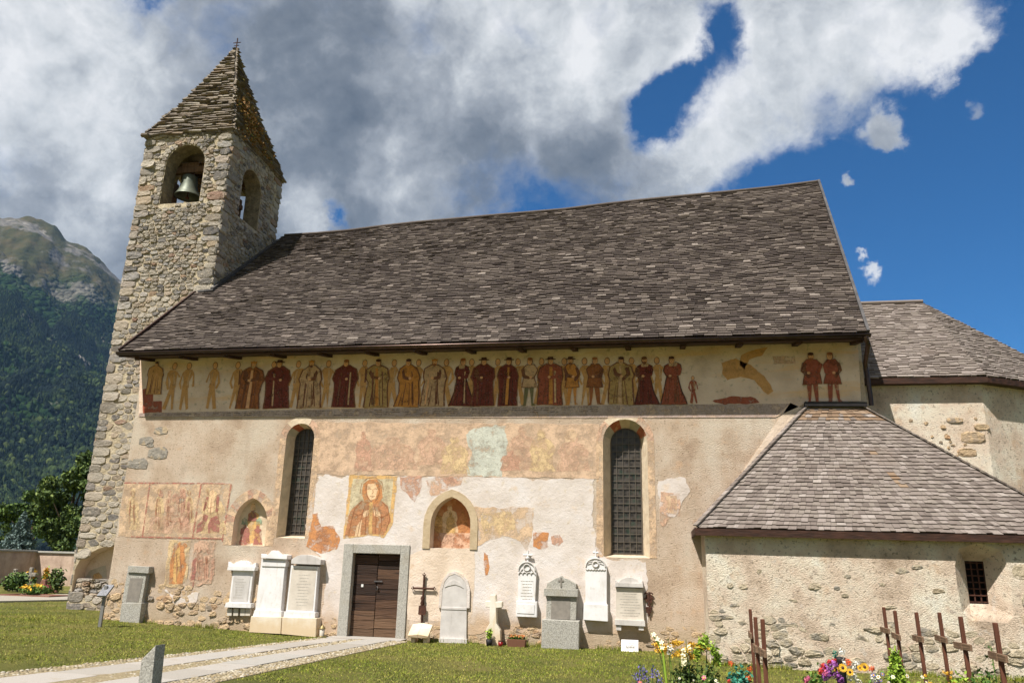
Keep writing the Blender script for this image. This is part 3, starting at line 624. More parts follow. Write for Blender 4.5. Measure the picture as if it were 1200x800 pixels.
b.add([(XR, 0, -.3), (XR, YB-1.8, -.3), (XR, YB-1.8, ZT), (XR, 4.1, 12.3), (XR, 0, ZT)], [(0, 1, 2, 3, 4)])
b.add([(XL, YB, -.3), (XL, YB, ZT), (XR, YB-1.8, ZT), (XR, YB-1.8, -.3)], [(0, 1, 2, 3)])
b.add([(XL, 0, ZT), (XL, 5.6, 12.2), (XL, YB, ZT)], [(0, 1, 2)])
def ring3(poly, y): return [Vector((p[0], y, p[1])) for p in poly]

def grow(poly, cx, cz, d): 
    out = []
    for p in poly:
        v = Vector((p[0]-cx, max(0, p[1]-cz))); out.append((p[0]+v.normalized().x*d, p[1]+v.normalized().y*d) if v.length > 1e-6 else p)
    return out
def shrink(poly, cx, hw, k, dz0): # inner arch of a splayed opening
    return [(cx+(p[0]-cx)*k, p[1]) for p in poly]
loft(b, ring3([(dL, -.3), (dL, dT), (dR, dT), (dR, -.3)], 0), ring3([(dL, -.3), (dL, dT), (dR, dT), (dR, -.3)], .24), close=False)
# niches: recess and painted back wall
for nn, dep in ((n1, .22), (n2, .30)): loft(b, ring3(nn, 0), ring3(nn, dep), 1)
# rough stones of the wall foot, half buried in the plaster
nave = b.build('nave_wall', [M['plaster'], M['smooth_plaster']], church)
b = MB(); rnd = random.Random(31)
def foot_stones(b, u0, u1, topf, cw, ch, o, u, nrm, rnd, base_out):
    for c in cells(u0, u1, -.12, 1.35, cw, ch, rnd):
        cx = sum(p[0] for p in c)/len(c); cz = sum(p[1] for p in c)/len(c); tp = topf(cx)+.35*mnoise.noise(Vector((cx*1.1, cz*1.6, 3.3)))
        d = tp-cz
        if d < 0: continue
        out = base_out*min(1, .3+d/.5)*rnd.uniform(.2, 1.2)
        if rnd.random() < .36: continue
        stone(b, c, o, u, UZ, nrm, out, .012, rnd)
foot_stones(b, XL, -8.9, lambda x: .80+.05*(-x-9), .21, .12, Vector((0, .006, 0)), UX, -UY, rnd, .036)
foot_stones(b, -8.9, dL-.25, lambda x: .3, .20, .11, Vector((0, .006, 0)), UX, -UY, rnd, .030)
foot_stones(b, dR+.3, .86, lambda x: .36+.12*math.sin(x*1.9), .22, .11, Vector((0, .004, 0)), UX, -UY, rnd, .030)
# big flat stones showing through the plaster by the tower corner
b.build('exposed_rubble', M['rubble_dark'], church); b = MB()
for (px, py, w, h) in ((189, 504, .40, .19), (172, 516, .40, .20), (185, 530, .54, .30), (161, 543, .56, .27), (176, 521, .22, .12), (213, 586, .12, .06)):
    cx, cz = fx(px, py); pts = ragged([(cx-w/2, cz-h*.34), (cx-w*.1, cz-h/2), (cx+w*.46, cz-h*.42), (cx+w/2, cz+h*.1), (cx+w*.3, cz+h*.48), (cx-w*.2, cz+h*.42), (cx-w*.48, cz+h*.2)], .02, .06, px); b.prism(pts, -.012, .01)
b.build('exposed_boulder', M['grey_stone'], church); 

# windows ------------------------------------------------------------
M['cream'] = paint('cream', (206, 188, 162), (188, 166, 138), .52, .6, solid=True); M['brick'] = paint('brick_red', (170, 98, 70), (206, 172, 134), .54, .6, solid=True); M['grey_lime'] = paint('grey_lime', (176, 166, 146), (200, 180, 146), .55, .5, solid=True)
def make_window(w, zs, hole, k, dep, label):
    cx, hw, z0, _ = w
    fr = MB(); inner = [(cx+(p[0]-cx)*k, (z0+.06 if p[1] <= z0+.001 else zs+(p[1]-zs)*k if p[1] > zs else p[1])) for p in hole]
    n = len(hole); mis = []
    for i in range(n):
        z = (hole[i][1]+hole[(i+1) % n][1])/2; ang = i
        mis.append(0 if z < zs-.02 else (1 if (i//2) % 3 == 1 else 2 if (i//2) % 3 == 2 else 0))
    loft(fr, ring3(hole, 0), ring3(inner, dep), mis=mis)
    o = fr.build('window_reveal', [M['cream'], M['brick'], M['grey_lime']], church)
    gl = MB(); gl.sheet(inner, dep-.006); wi = gl.build('window', M['glass'], church)
    lt = MB(); xa, xb = cx-hw*k, cx+hw*k; zt = zs+hw*k
    for i in range(1, 5):
        x = xa+(xb-xa)*i/5; ztop = zs+math.sqrt(max(0, (hw*k)**2-(x-cx)**2)); lt.box(x-.006, x+.006, dep-.028, dep-.014, z0+.06, ztop)
    z = z0+.17
    while z < zt-.05:
        half = hw*k if z < zs else math.sqrt(max(0, (hw*k)**2-(z-zs)**2)); lt.box(cx-half, cx+half, dep-.032, dep-.02, z-.005, z+.005); z += .165
    lt.build('lattice', M['wire'], wi)
    fm = MB(); fm_o = [(cx+(p[0]-cx)*1.0, p[1]) for p in inner]; fm_i = [(cx+(p[0]-cx)*.93, p[1]+(.03 if p[1] < z0+.1 else -.02 if p[1] > zs+.1 else 0)) for p in inner]
    loft(fm, ring3(fm_i, dep-.045), ring3(fm_o, dep-.04)); fm.build('window_frame', M['wire'], wi)
make_window(w1, z1s, h_w1, .80, .36, ''); make_window(w2, z2s, h_w2, .70, .36, '')

# door ---------------------------------------------------------------
b = MB()
fo = P([(395, 747), (404, 636.5), (481, 638), (474.5, 750)]); foL, foR, foT = fo[0][0], fo[2][0], fo[1][1]
b.box(foL, dL-.002, -.04, .12, -.1, foT); b.box(dR+.002, foR, -.04, .12, -.1, foT); b.box(dL-.004, dR+.004, -.04, .12, dT+.002, foT-.003)
b.build('door_frame', M['granite'], church, bevel=.012)
door = MB(); rnd = random.Random(3)
for side in (0, 1):
    xa, xb = (dL+.01, (dL+dR)/2-.006) if side == 0 else ((dL+dR)/2+.006, dR-.01)
    z = .02
    while z < dT-.03:
        h = rnd.uniform(.15, .24); door.box(xa, xb, .105+rnd.uniform(0, .012), .16, z, min(z+h-.008, dT)); z += h
dd = door.build('door', M['door_wood'], church, bevel=.006)
b = MB(); mx = (dL+dR)/2
b.box(mx-.05, mx+.15, .212, .222, 1.20, 1.235); b.lathe([(.0, 0), (.03, .0)], (0, 0, 0), 4); b = MB(); b.box(mx-.06, mx+.14, .085, .097, 1.2, 1.228); b.tube([(mx+.02, .09, 1.10), (mx+.05, .065, 1.07), (mx+.02, .09, 1.02)], .012, 6)
b.build('handle', M['lead'], dd)
b = MB(); b.box(mx-.36, mx-.31, .094, .103, 1.08, 1.14); b.build('keyhole_plate', M['white_paint'], dd)
b = MB(); b.box(dL, dR, -.02, .11, -.06, .03); b.build('door_step', M['granite'], church)

# roof ---------------------------------------------------------------
EL, ER, RR_, RL = Vector((-13.19, -.72, 6.55)), Vector((4.39, -.72, 6.53)), Vector((4.75, 4.12, 12.45)), Vector((-13.19, 5.9, 12.5))
nf0 = bil(EL, ER, RR_, RL); rnd = random.Random(77)
nf = lambda s_, t_: nf0(s_, t_)+Vector((0, 0, .07*mnoise.noise(Vector((s_*7, t_*3.5, 2)))*min(1, t_*6+.15)-.05*math.sin(math.pi*s_)*t_))
TX = -12.72
def nsr(t):
    y = nf(0, t).y
    if y < 2.02: return (0, 1)
    a = nf(0, t); b_ = nf(1, t); return ((TX-a.x)/(b_.x-a.x), 1)
b = MB(); shingles(b, nf, 86, .10, .34, .027, rnd, nsr, jit=.24)
roof = b.build('shingle_roof', M['shingle'], church)
b = MB()   # boards under the shingles and the rear slope
N = 12
for i in range(N):
    for j in range(N):
        p = [nf(i/N, j/N), nf((i+1)/N, j/N), nf((i+1)/N, (j+1)/N), nf(i/N, (j+1)/N)]
        if p[2].x < TX+1.6 and p[2].y > 2.0: 
            if p[1].x <= TX: continue
        if p[0].x < TX and p[0].y > 2.0: p[0].x = TX
        if p[3].x < TX and p[3].y > 2.0: p[3].x = TX
        if p[3].x < TX-.01 and p[3].y > 1.9: p[3].x = p[3].x
        dn = Vector((0, .02, -.07)); b.add([q+dn for q in p], [(0, 1, 2, 3)])
EBL, EBR = Vector((-12.72, 11.2, 6.6)), Vector((4.75, 8.8, 6.6)); RL2 = Vector((-12.72, 5.87, 12.45))
b.add([RL2, RR_-Vector((0, 0, .05)), EBR, EBL], [(0, 1, 2, 3)])
b.build('roof_boards', M['soffit'], roof)
b = MB(); shingles(b, bil(EBR, EBL, RL2, RR_), 30, .25, .5, .03, random.Random(4), jit=.15); b.build('rear_shingles', M['shingle'], roof)
b = MB(); b.tube([nf(.03+.97*k/14, 1)+Vector((0, 0, .03)) for k in range(15)], .05, 6); b.build('ridge_cap', M['shingle'], roof)
def plank(mb, a, b_, w, th, up=UZ, off=Vector((0, 0, 0))):
    a = Vector(a)+off; b_ = Vector(b_)+off; d = (b_-a).normalized(); s = d.cross(up).normalized(); n_ = s.cross(d)
    vs = [a+s*x*w/2+n_*y*th/2 for x, y in ((-1, -1), (1, -1), (1, 1), (-1, 1))]; vs += [v+(b_-a) for v in vs]
    mb.add(vs, [(0, 1, 2, 3), (7, 6, 5, 4), (0, 4, 5, 1), (1, 5, 6, 2), (2, 6, 7, 3), (3, 7, 4, 0)])
b = MB(); plank(b, ER+Vector((.03, 0, -.01)), RR_+Vector((.03, 0, .05)), .06, .16); b.build('verge_board', M['lead'], roof, recalc=True)
b = MB(); tv = nf(0, (2.05+.72)/(5.9+.72)); plank(b, EL+Vector((-.03, 0, 0)), tv+Vector((-.03, 0, 0)), .05, .14); b.build('verge_board', M['dark_wood'], roof, recalc=True)
b = MB(); plank(b, Vector((-13.1, 2.03, tv.z+.02)), Vector((TX+.1, 2.03, tv.z+.05)), .14, .05)
plank(b, Vector((TX+.03, 2.05, tv.z+.08)), Vector((TX+.03, 5.55, 12.2)), .10, .12); b.build('lead_flashing', M['lead'], roof, recalc=True)
b = MB(); plank(b, EL+Vector((0, -.02, -.10)), ER+Vector((0, -.02, -.10)), .03, .13); b.build('fascia_board', M['dark_wood'], roof, recalc=True)
b = MB()  # soffit boards
b.add([EL+Vector((.1, 0, -.16)), ER+Vector((0, 0, -.16)), Vector((XR, .0, ZT-.06)), Vector((XL, 0, ZT-.06))], [(0, 3, 2, 1)]); b.build('soffit', M['soffit'], roof)
for i in range(15):
    x = -12.75+i*1.215; b = MB(); plank(b, (x, -.66, 6.40), (x, .05, 6.52), .12, .12); b.build('rafter_end', M['dark_wood'], roof, recalc=True)
# gutter
b = MB(); n = 10; GL, GR = EL+Vector((-.02, -.07, -.06)), ER+Vector((.05, -.07, -.06)); vs = []
for e in (GL, GR):
    for r in (.075, .062):
        for i in range(n+1): t = math.pi+math.pi*i/n; vs.append(e+Vector((0, r*math.cos(t), r*math.sin(t))))
k = n+1; fs = []
for i in range(n): fs += [(i, i+1, 2*k+i+1, 2*k+i), (k+i+1, k+i, 3*k+i, 3*k+i+1)]
fs += [(0, 2*k, 3*k, k), (n, k+n, 3*k+n, 2*k+n)]+[(i, k+i, k+i+1, i+1) for i in range(n)]+[(2*k+i, 2*k+i+1, 3*k+i+1, 3*k+i) for i in range(n)]
b.add(vs, fs, 0, True); gut = b.build('gutter', M['copper'], church, recalc=True)
b = MB(); b.tube([ER+Vector((-.06, -.1, -.12)), ER+Vector((-.02, -.1, -.28)), Vector((4.48, -.02, 6.05)), Vector((4.50, .02, 5.9)), Vector((4.53, .03, 5.3)), Vector((4.53, .03, 5.12))], .05, 10); b.build('downpipe', M['copper'], church)

# frescoes on the long wall -------------------------------------------
def add_paint(name, layers, mats, parent=church): 
    mb = MB()
    for i, (poly, y, mi) in enumerate(layers): mb.sheet(poly, (-.0066+(y+.006)*.22 if -.03 < y < 0 else y)-.00018*i, mi)
    return mb.build(name, mats, parent)
# pale lime patches (thick render with broken edges)
b = MB()
wp = ragged(P([(373, 557), (470, 557.5), (600, 559), (697, 561), (697, 600), (696, 642), (712, 655), (757, 658), (762, 690), (757, 738), (690, 742), (560, 742), (478, 745), (477.5, 642), (408, 641), (401, 745), (376, 739), (382, 690), (384, 655), (366, 640), (360, 618), (364, 590)]), .05, .06, 2)
hol = grow(n2, (n2L+n2R)/2, n2[1][1], .07)
panel(b, wp, [hol], Vector((0, -.006, 0)), UX, UZ); loft(b, ring3(wp, -.006), ring3(wp, .004))
b.prism(ragged(P([(771, 563), (800, 560), (806, 575), (802, 592), (790, 605), (774, 600)]), .05, .04, 5), -.005, .02, 0)
b.prism(ragged(P([(193, 690), (212, 700), (232, 694), (230, 704), (205, 708)]), .05, .04, 8), -.008, .02, 0)
b.build('pale_plaster_patch', M['white_plaster'], church)
b = MB(); b.prism(ragged(P([(478, 652), (498, 642), (556, 642), (557, 676), (553, 718), (548, 728), (478, 726)]), .015, .06, 3), -.0085, .0)
b.build('smooth_plaster_patch', M['smooth_plaster'], church)
# upper faded fresco band between the frieze and the pale plaster
M['band'] = paint('faded_pink_band', (202, 172, 144), (206, 184, 154), .50, .55, 2.4); M['band_blue'] = paint('pale_blue', (190, 190, 176), (198, 182, 150), .54, .7, 3); M['ochre_f'] = paint('faded_ochre', (208, 180, 138), (204, 180, 144), .47, .8, 4)
M['red_f'] = paint('faded_red', (192, 150, 126), (204, 176, 142), .47, .8, 5); M['rose_f'] = paint('faded_rose', (200, 164, 138), (204, 180, 146), .46, .85, 4); M['redl'] = paint('red_line', (172, 112, 96), (204, 176, 142), .47, .85, 7)
M['wine_f'] = paint('wine', (160, 106, 94), (200, 170, 136), .50, .8, 6); M['greenf'] = paint('faded_green', (150, 166, 138), (200, 178, 140), .5, .7, 6)
M['pink_frame'] = paint('pink_frame', (206, 176, 144), (206, 186, 154), .48, .75, 3)
bandp = ragged(P([(371, 494), (702, 497), (702, 561), (650, 560), (520, 557.5), (371, 555)]), .02, .08, 11)
Ly = [(bandp, -.014, 0), (ragged(P([(545, 508), (556, 499), (593, 499), (592, 530), (588, 558), (548, 557), (551, 530)]), .05, .05, 4), -.016, 1)]
def figpoly(px, y0, y1, w, lean=0.0, seed=0, legs=False):
    """a vague faded figure between pixel rows y0 and y1"""
    H = y1-y0
    if legs: pts = [(-.1, 0), (.1, 0), (.16, .1), (.1, .18), (.3, .28), (.45, .5), (.3, .62), (.34, .98), (.14, 1), (.04, .66), (-.1, .66), (-.26, 1), (-.44, .98), (-.28, .6), (-.46, .5), (-.32, .28), (-.1, .18), (-.16, .1)]
    else: pts = [(-.1, 0), (.1, 0), (.16, .1), (.1, .18), (.34, .26), (.46, .48), (.4, .62), (.5, 1), (-.5, 1), (-.38, .6), (-.46, .48), (-.34, .26), (-.1, .18), (-.16, .1)]
    return ragged(P([(px+a*w+lean*(1-b_), y0+b_*H) for a, b_ in pts]), .018, .04, seed)
for (px, y0, y1, w, mi, lg) in ((426, 505, 552, 22, 3, True), (506, 503, 545, 36, 4, False), (533, 512, 555, 36, 2, False), (612, 500, 550, 34, 4, False), (635, 504, 552, 32, 2, False), (598, 528, 552, 26, 3, False), (672, 510, 552, 40, 4, True), (460, 512, 550, 60, 4, False)):
    Ly.append((figpoly(px, y0, y1, w, 0, px), -.018, mi))
Ly.append((ragged(P([(660, 506), (672, 503), (678, 510), (674, 519), (663, 518)]), .02, .03, 9), -.020, 5))
add_paint('faded_fresco_band', Ly, [M['band'], M['band_blue'], M['ochre_f'], M['red_f'], M['rose_f'], M['pink_frame']])
# large half figure panel in ochre and orange, left of the niche
M['ora'] = paint('orange', (192, 132, 84), (212, 180, 138), .50, .75, 4); M['ochre'] = paint('ochre', (206, 166, 108), (214, 186, 144), .51, .7, 4); M['robe'] = paint('robe_brown', (180, 126, 88), (208, 172, 130), .49, .7, 4); M['skin'] = paint('skin', (222, 188, 148), (226, 206, 170), .55, .5, 4); M['ground_b'] = paint('blue_ground', (196, 182, 150), (206, 180, 140), .5, .6, 4)
Ly = [(ragged(P([(410, 557), (466, 557.5), (461, 612), (450, 630), (433, 627), (402, 631)]), .02, .05, 21), -.018, 1),
      (ragged(P([(414, 561), (461, 561), (457, 600), (408, 604)]), .008, .05, 22), -.020, 4),
      (ragged(P([(424, 586), (432, 588), (446, 585), (455, 592), (458, 610), (450, 627), (434, 625), (404, 629), (408, 606), (414, 594)]), .012, .05, 23), -.022, 2),
      (ragged(P([(426, 566), (433, 561), (442, 561), (448, 569), (449, 583), (443, 590), (428, 589), (424, 578)]), .008, .03, 24), -.024, 0),
      (ragged(P([(431, 567), (440, 566), (443, 574), (440, 584), (434, 586), (430, 578)]), .004, .03, 25), -.026, 3),
      (ragged(P([(433, 588), (437, 588), (436, 626), (432, 625)]), .003, .05, 26), -.024, 1),
      (ragged(P([(425, 600), (432, 597), (431, 604), (426, 606)]), .006, .03, 27), -.024, 3), (ragged(P([(438, 597), (446, 600), (446, 606), (439, 604)]), .006, .03, 28), -.024, 3),
      (ragged(P([(418, 617), (424, 608), (422, 628), (416, 628)]), .006, .03, 29), -.024, 3)]
def stroke(pts, w, mi, y):
    q = [Vector(p) for p in P(pts)]; out = []; bk_ = []
    for k, p in enumerate(q):
        d = (q[min(k+1, len(q)-1)]-q[max(k-1, 0)]).normalized(); n_ = Vector((-d.y, d.x))*w*(.4+.6*math.sin(math.pi*(k+.5)/len(q))); out.append(tuple(p+n_)); bk_.append(tuple(p-n_))
    Ly.append((out+bk_[::-1], y, mi))
M['line'] = paint('brush_line', (142, 88, 58), (200, 160, 120), .50, .65, 6)
for pts in ([(431, 573), (433, 572), (435.5, 573)], [(438, 573), (440, 572), (442, 573.5)], [(437, 573), (437.5, 577), (436, 578)], [(434, 581), (437, 582), (439.5, 581)], [(430, 567), (429, 575), (431, 582), (435, 587)], [(444, 567), (445, 576), (443, 583), (439, 588)], [(422, 578), (424, 566), (431, 560), (440, 559), (448, 565), (450, 576)],
            [(424, 587), (416, 596), (412, 610), (409, 627)], [(447, 587), (455, 595), (457, 608), (452, 624)], [(428, 592), (424, 604), (421, 618), (419, 628)], [(443, 592), (447, 604), (447, 618), (444, 626)], [(432, 592), (429, 606), (428, 626)], [(439, 592), (441, 608), (440, 625)], [(414, 600), (420, 604), (427, 600)], [(441, 603), (448, 606), (455, 602)]):
    stroke(pts, .008, 5, -.024)
add_paint('saint_fresco', Ly, [M['ora'], M['ochre'], M['robe'], M['skin'], M['ground_b'], M['line']])
# fragments around it
Ly = [(ragged(P([(468, 557.5), (493, 558), (494, 570), (486, 588), (480, 580), (470, 572)]), .03, .04, 41), -.018, 0),
      (ragged(P([(498, 562), (512, 557.5), (542, 558), (540, 568), (530, 572), (505, 582)]), .03, .04, 42), -.018, 1),
      (ragged(P([(516, 560), (530, 558), (538, 566), (524, 569)]), .02, .03, 43), -.020, 0),
      (ragged(P([(556, 594), (626, 595), (625, 620), (618, 645), (604, 632), (590, 628), (572, 634), (558, 640)]), .03, .05, 44), -.018, 2),
      (ragged(P([(562, 600), (600, 598), (606, 622), (566, 628)]), .04, .05, 45), -.020, 3),
      (ragged(P([(625, 624), (643, 624), (643, 641), (632, 643), (625, 640)]), .02, .03, 46), -.018, 4),
      (ragged(P([(646, 628), (657, 625), (660, 634), (655, 640), (647, 637)]), .02, .03, 47), -.018, 0),
      (ragged(P([(567, 646), (572, 650), (573, 664), (570, 674), (567, 660)]), .02, .03, 48), -.018, 4),
      (ragged(P([(366, 602), (372, 600), (376, 618), (390, 616), (398, 632), (394, 642), (378, 648), (358, 640), (362, 624)]), .03, .04, 49), -.018, 4),
      (ragged(P([(370, 624), (378, 618), (386, 626), (384, 644), (372, 646)]), .015, .03, 50), -.020, 5)]
for l in Ly: add_paint('fresco_fragment', [l], [M['red_f'], M['rose_f'], M['pink_frame'], M['ochre_f'], M['ora'], M['robe']])
# right fragment by the second window
Ly = [(ragged(P([(774, 576), (797, 577), (797, 605), (789, 603), (782, 608), (778, 618), (774, 612)]), .02, .04, 61), -.018, 0), (ragged(P([(779, 580), (793, 580), (793, 602), (783, 600)]), .012, .04, 62), -.020, 1), (ragged(P([(786, 584), (792, 582), (792, 598), (784, 600)]), .015, .03, 63), -.022, 0)]
add_paint('fresco_fragment', Ly, [M['rose_f'], M['pink_frame']])
# left framed scenes
def frame_lines(Ly, pts, w, y, mi):
    for a_, b_ in pts:
        A_, B_ = Vector(fx(*a_)), Vector(fx(*b_)); n_ = (B_-A_).orthogonal().normalized()*w
        Ly.append((ragged([tuple(A_-n_), tuple(B_-n_), tuple(B_+n_), tuple(A_+n_)], .005, .12, int(a_[0])), y, mi))
Ly = [(ragged(P([(146, 566), (272, 567), (262, 632), (196, 630), (138, 629)]), .02, .08, 71), -.006, 0)]
frame_lines(Ly, [((146, 565.5), (271.5, 566.5)), ((176, 566), (167, 629)), ((236, 566.5), (226, 629)), ((271, 567), (260.5, 634)), ((154, 628.5), (262, 631)), ((234, 631), (226, 688))], .016, -.012, 1)
for (px, y0, y1, w, mi) in ((187, 572, 622, 12, 3), (199, 574, 618, 14, 2), (213, 572, 600, 16, 2), (217, 578, 622, 12, 4), (222, 574, 612, 12, 3), (205, 598, 624, 40, 2), (184, 600, 624, 20, 2), (156, 572, 620, 16, 3), (244, 572, 620, 16, 3), (250, 575, 625, 30, 3)):
    Ly.append((figpoly(px, y0, y1, w, 0, px+3), -.008, mi))
Ly += [(ragged(P([(188, 575), (191, 575), (191, 581), (187, 581)]), .02, .03, 3), -.010, 4), (ragged(P([(203, 580), (208, 577), (212, 582), (208, 590), (203, 587)]), .03, .03, 5), -.010, 4), (ragged(P([(212, 576), (217, 574), (217, 583), (212, 584)]), .02, .03, 6), -.010, 4), (ragged(P([(214, 606), (219, 600), (220, 586), (223, 588), (222, 612), (214, 620)]), .02, .03, 7), -.010, 4),
       (ragged(P([(236, 610), (240, 602), (244, 604), (238, 622), (230, 625), (231, 615)]), .02, .03, 8), -.010, 5), (ragged(P([(247, 606), (254, 604), (259, 612), (257, 624), (244, 624), (244, 614)]), .02, .03, 9), -.010, 5), (ragged(P([(254, 580), (258, 578), (256, 598), (253, 600)]), .01, .03, 10), -.010, 5), (ragged(P([(242, 582), (245, 582), (240, 600), (238, 598)]), .01, .03, 11), -.010, 5), (ragged(P([(246, 576), (250, 573), (253, 580), (250, 600), (244, 600)]), .01, .03, 12), -.012, 6)]
Ly.append((ragged(P([(199, 632), (224, 632.5), (219, 680), (208, 688), (192, 686)]), .015, .05, 72), -.010, 3))
Ly += [(ragged(P([(205, 640), (212, 634), (216, 645), (219, 662), (214, 684), (198, 684), (200, 660)]), .015, .04, 73), -.012, 7), (ragged(P([(206, 645), (211, 640), (212, 660), (207, 684), (203, 680)]), .012, .04, 74), -.014, 8), (ragged(P([(214, 637), (218, 635), (220, 640), (216, 643)]), .004, .02, 75), -.014, 7)]
for k, x in enumerate((226, 234, 241, 248)): Ly.append((ragged(P([(x, 656), (x+4, 653), (x+3, 678), (x-2, 680)]), .015, .04, 80+k), -.012, 4 if k else 5))
Ly.append((ragged(P([(228, 634), (252, 634), (248, 682), (222, 686)]), .04, .05, 79), -.008, 2))
rq = random.Random(44)
for (px, y0, y1, w) in ((187, 572, 622, 11), (199, 574, 618, 12), (214, 572, 606, 13), (222, 574, 612, 11), (205, 600, 624, 30), (247, 572, 622, 22), (156, 574, 618, 14), (207, 636, 684, 16), (234, 640, 680, 14), (245, 642, 678, 12)):
    H = y1-y0
    stroke([(px-w*.12, y0+H*.02), (px-w*.16, y0+H*.1), (px, y0+H*.18), (px+w*.15, y0+H*.1), (px+w*.1, y0+H*.01)], .008, 9, -.014)
    for k in range(4):
        a0_ = rq.uniform(-.4, .4); stroke([(px+w*a0_*.7, y0+H*.24), (px+w*(a0_+rq.uniform(-.1, .1)), y0+H*.55), (px+w*a0_*1.2, y0+H*rq.uniform(.8, 1))], .007, 9, -.014)
    stroke([(px-w*.34, y0+H*.3), (px-w*.1, y0+H*.46), (px+w*.2, y0+H*.42)], .007, 9, -.014)
add_paint('framed_fresco_scenes', Ly, [M['pink_frame'], M['redl'], M['rose_f'], M['ochre_f'], M['red_f'], M['wine_f'], M['skin'], M['ora'], M['ochre'], paint('faded_brush_line', (158, 108, 84), (200, 160, 120), .46, .8, 6)])
# niche paintings
def niche_back(nn, y, figs, name, grd):
    Ly = [(nn, y, 0)]
    for i, (px, y0, y1, w, mi) in enumerate(figs): Ly.append((figpolyY(px, y0, y1, w, y, i*3+1), y-.002-.002*i, mi))
    add_paint(name, Ly, [grd, M['ora'], M['robe'], M['skin'], M['wine_f'], M['greenf'], M['ochre']])
def figpolyY(px, y0, y1, w, y, seed):
    H = y1-y0; pts = [(-.1, 0), (.1, 0), (.14, .1), (.1, .18), (.34, .26), (.42, .48), (.36, .62), (.48, 1), (-.48, 1), (-.36, .6), (-.42, .48), (-.34, .26), (-.1, .18), (-.14, .1)]
    return ragged(P([(px+a*w, y0+b_*H) for a, b_ in pts], y), .01, .04, seed)
niche_back(n1, .22, ((297, 590, 636, 18, 6), (287, 612, 638, 14, 4), (302, 614, 638, 12, 4), (296, 598, 610, 12, 4), (287, 606, 614, 8, 5), (304, 606, 614, 8, 5), (297, 589, 598, 8, 3)), 'niche_fresco', M['cream'])
M['niche_g'] = paint('niche_ground', (176, 116, 76), (208, 164, 116), .55, .5, 4, solid=True)
niche_back(n2, .30, ((527, 592, 624, 22, 3), (543, 598, 626, 14, 1), (513, 598, 624, 14, 6), (528, 600, 626, 12, 6)), 'niche_fresco', M['niche_g'])
b = MB(); tp = P([(507, 624), (552, 624), (551, 642), (506, 642)], .28); b.sheet(ragged(tp, .006, .08, 7), .276); b.build('niche_fresco', M['rose_f'], church)
# stone surround of the pointed niche, painted borders of windows
def ring(mb, inner, outer, y0, y1, mi=0, mis=None):
    n_ = len(inner)
    for i in range(n_-1):
        a0, a1, o0, o1 = inner[i], inner[i+1], outer[i], outer[i+1]; k = mis[i] if mis else mi
        mb.add([(o0[0], y0, o0[1]), (a0[0], y0, a0[1]), (a1[0], y0, a1[1]), (o1[0], y0, o1[1])], [(0, 3, 2, 1)], k)
        mb.add([(o0[0], y0, o0[1]), (o1[0], y0, o1[1]), (o1[0], y1, o1[1]), (o0[0], y1, o0[1])], [(0, 3, 2, 1)], k)
        mb.add([(a0[0], y0, a0[1]), (a0[0], y1, a0[1]), (a1[0], y1, a1[1]), (a1[0], y0, a1[1])], [(0, 3, 2, 1)], k)
M['sand'] = mat('sandstone_surround', ('noise', 4, 5, [(.3, lin(168, 148, 118)), (.7, lin(192, 172, 142))]), .95, layers=(('noise', 20, 4, .58, .7, lin(150, 124, 92), .5),), bump=(('noise', 20, 1),), bump_dist=.01)
b = MB(); cx2 = (n2L+n2R)/2; ring(b, n2, grow(n2, cx2, n2[1][1], .17), -.028, .0); b.build('niche_surround', M['sand'], church, recalc=True)
b = MB(); cx1 = (n1L+n1R)/2; pts = grow(n1, cx1, n1[1][1], .22); ring(b, n1, pts, -.007, .0, mis=[0]+[(1 if i in (1, 4, 6, 9, 11) else 0) for i in range(len(n1)-2)]+[0]*3); b.build('niche_border', [M['pink_frame'], M['red_f']], church, recalc=True)
for w, zs, hole, dlt in ((w1, z1s, h_w1, .16), (w2, z2s, h_w2, .15)):
    b = MB(); ring(b, hole, grow(hole, w[0], zs, dlt), -.009, .0, mis=[(0 if i in (0, len(hole)-2) else (1 if 4 < i < 10 else 2)) for i in range(len(hole))]); b.build('window_border', [M['pink_frame'], M['cream'], M['rose_f']], church, recalc=True)

# the long painted frieze under the eave: a plain row of generic robed people
M['fz'] = mat('frieze_ground', ('noise', 1.5, 6, [(.3, lin(196, 170, 150)), (.55, lin(222, 196, 174)), (.75, lin(230, 208, 190))]), .95, layers=(('stretch', (.4, .4, 2.2), 1.2, .50, .66, lin(222, 176, 120), .6), ('noise', 7, 6, .56, .68, lin(150, 138, 110), .6), ('noise', 45, 3, .62, .7, lin(210, 202, 182), .5)), bump=(('noise', 3, .8), ('noise', 30, .4)), bump_dist=.03)
GR = (222, 196, 168)
fzm = [M['fz'], paint('frieze_maroon', (112, 54, 44), GR, .56, .55, 5), paint('frieze_red', (152, 82, 60), GR, .54, .6, 5), paint('frieze_brown', (150, 92, 54), GR, .56, .55, 5), paint('frieze_ochre', (196, 132, 66), GR, .56, .55, 5), paint('frieze_olive', (176, 142, 90), GR, .54, .6, 5), paint('frieze_pale', (196, 158, 120), GR, .54, .6, 5),
       paint('frieze_flesh', (216, 162, 118), GR, .66, .2, 5), paint('frieze_dark', (80, 50, 40), GR, .58, .5, 6), paint('frieze_thin', (196, 146, 90), GR, .58, .5, 6), paint('frieze_text', (172, 152, 142), GR, .5, .7, 4), paint('frieze_ink', (112, 98, 88), (160, 150, 134), .47, .95, 14), paint('frieze_shade', (116, 74, 52), GR, .54, .65, 6), M['rose_f'], paint('frieze_green', (110, 104, 72), GR, .6, .5, 6)]
frieze = MB()
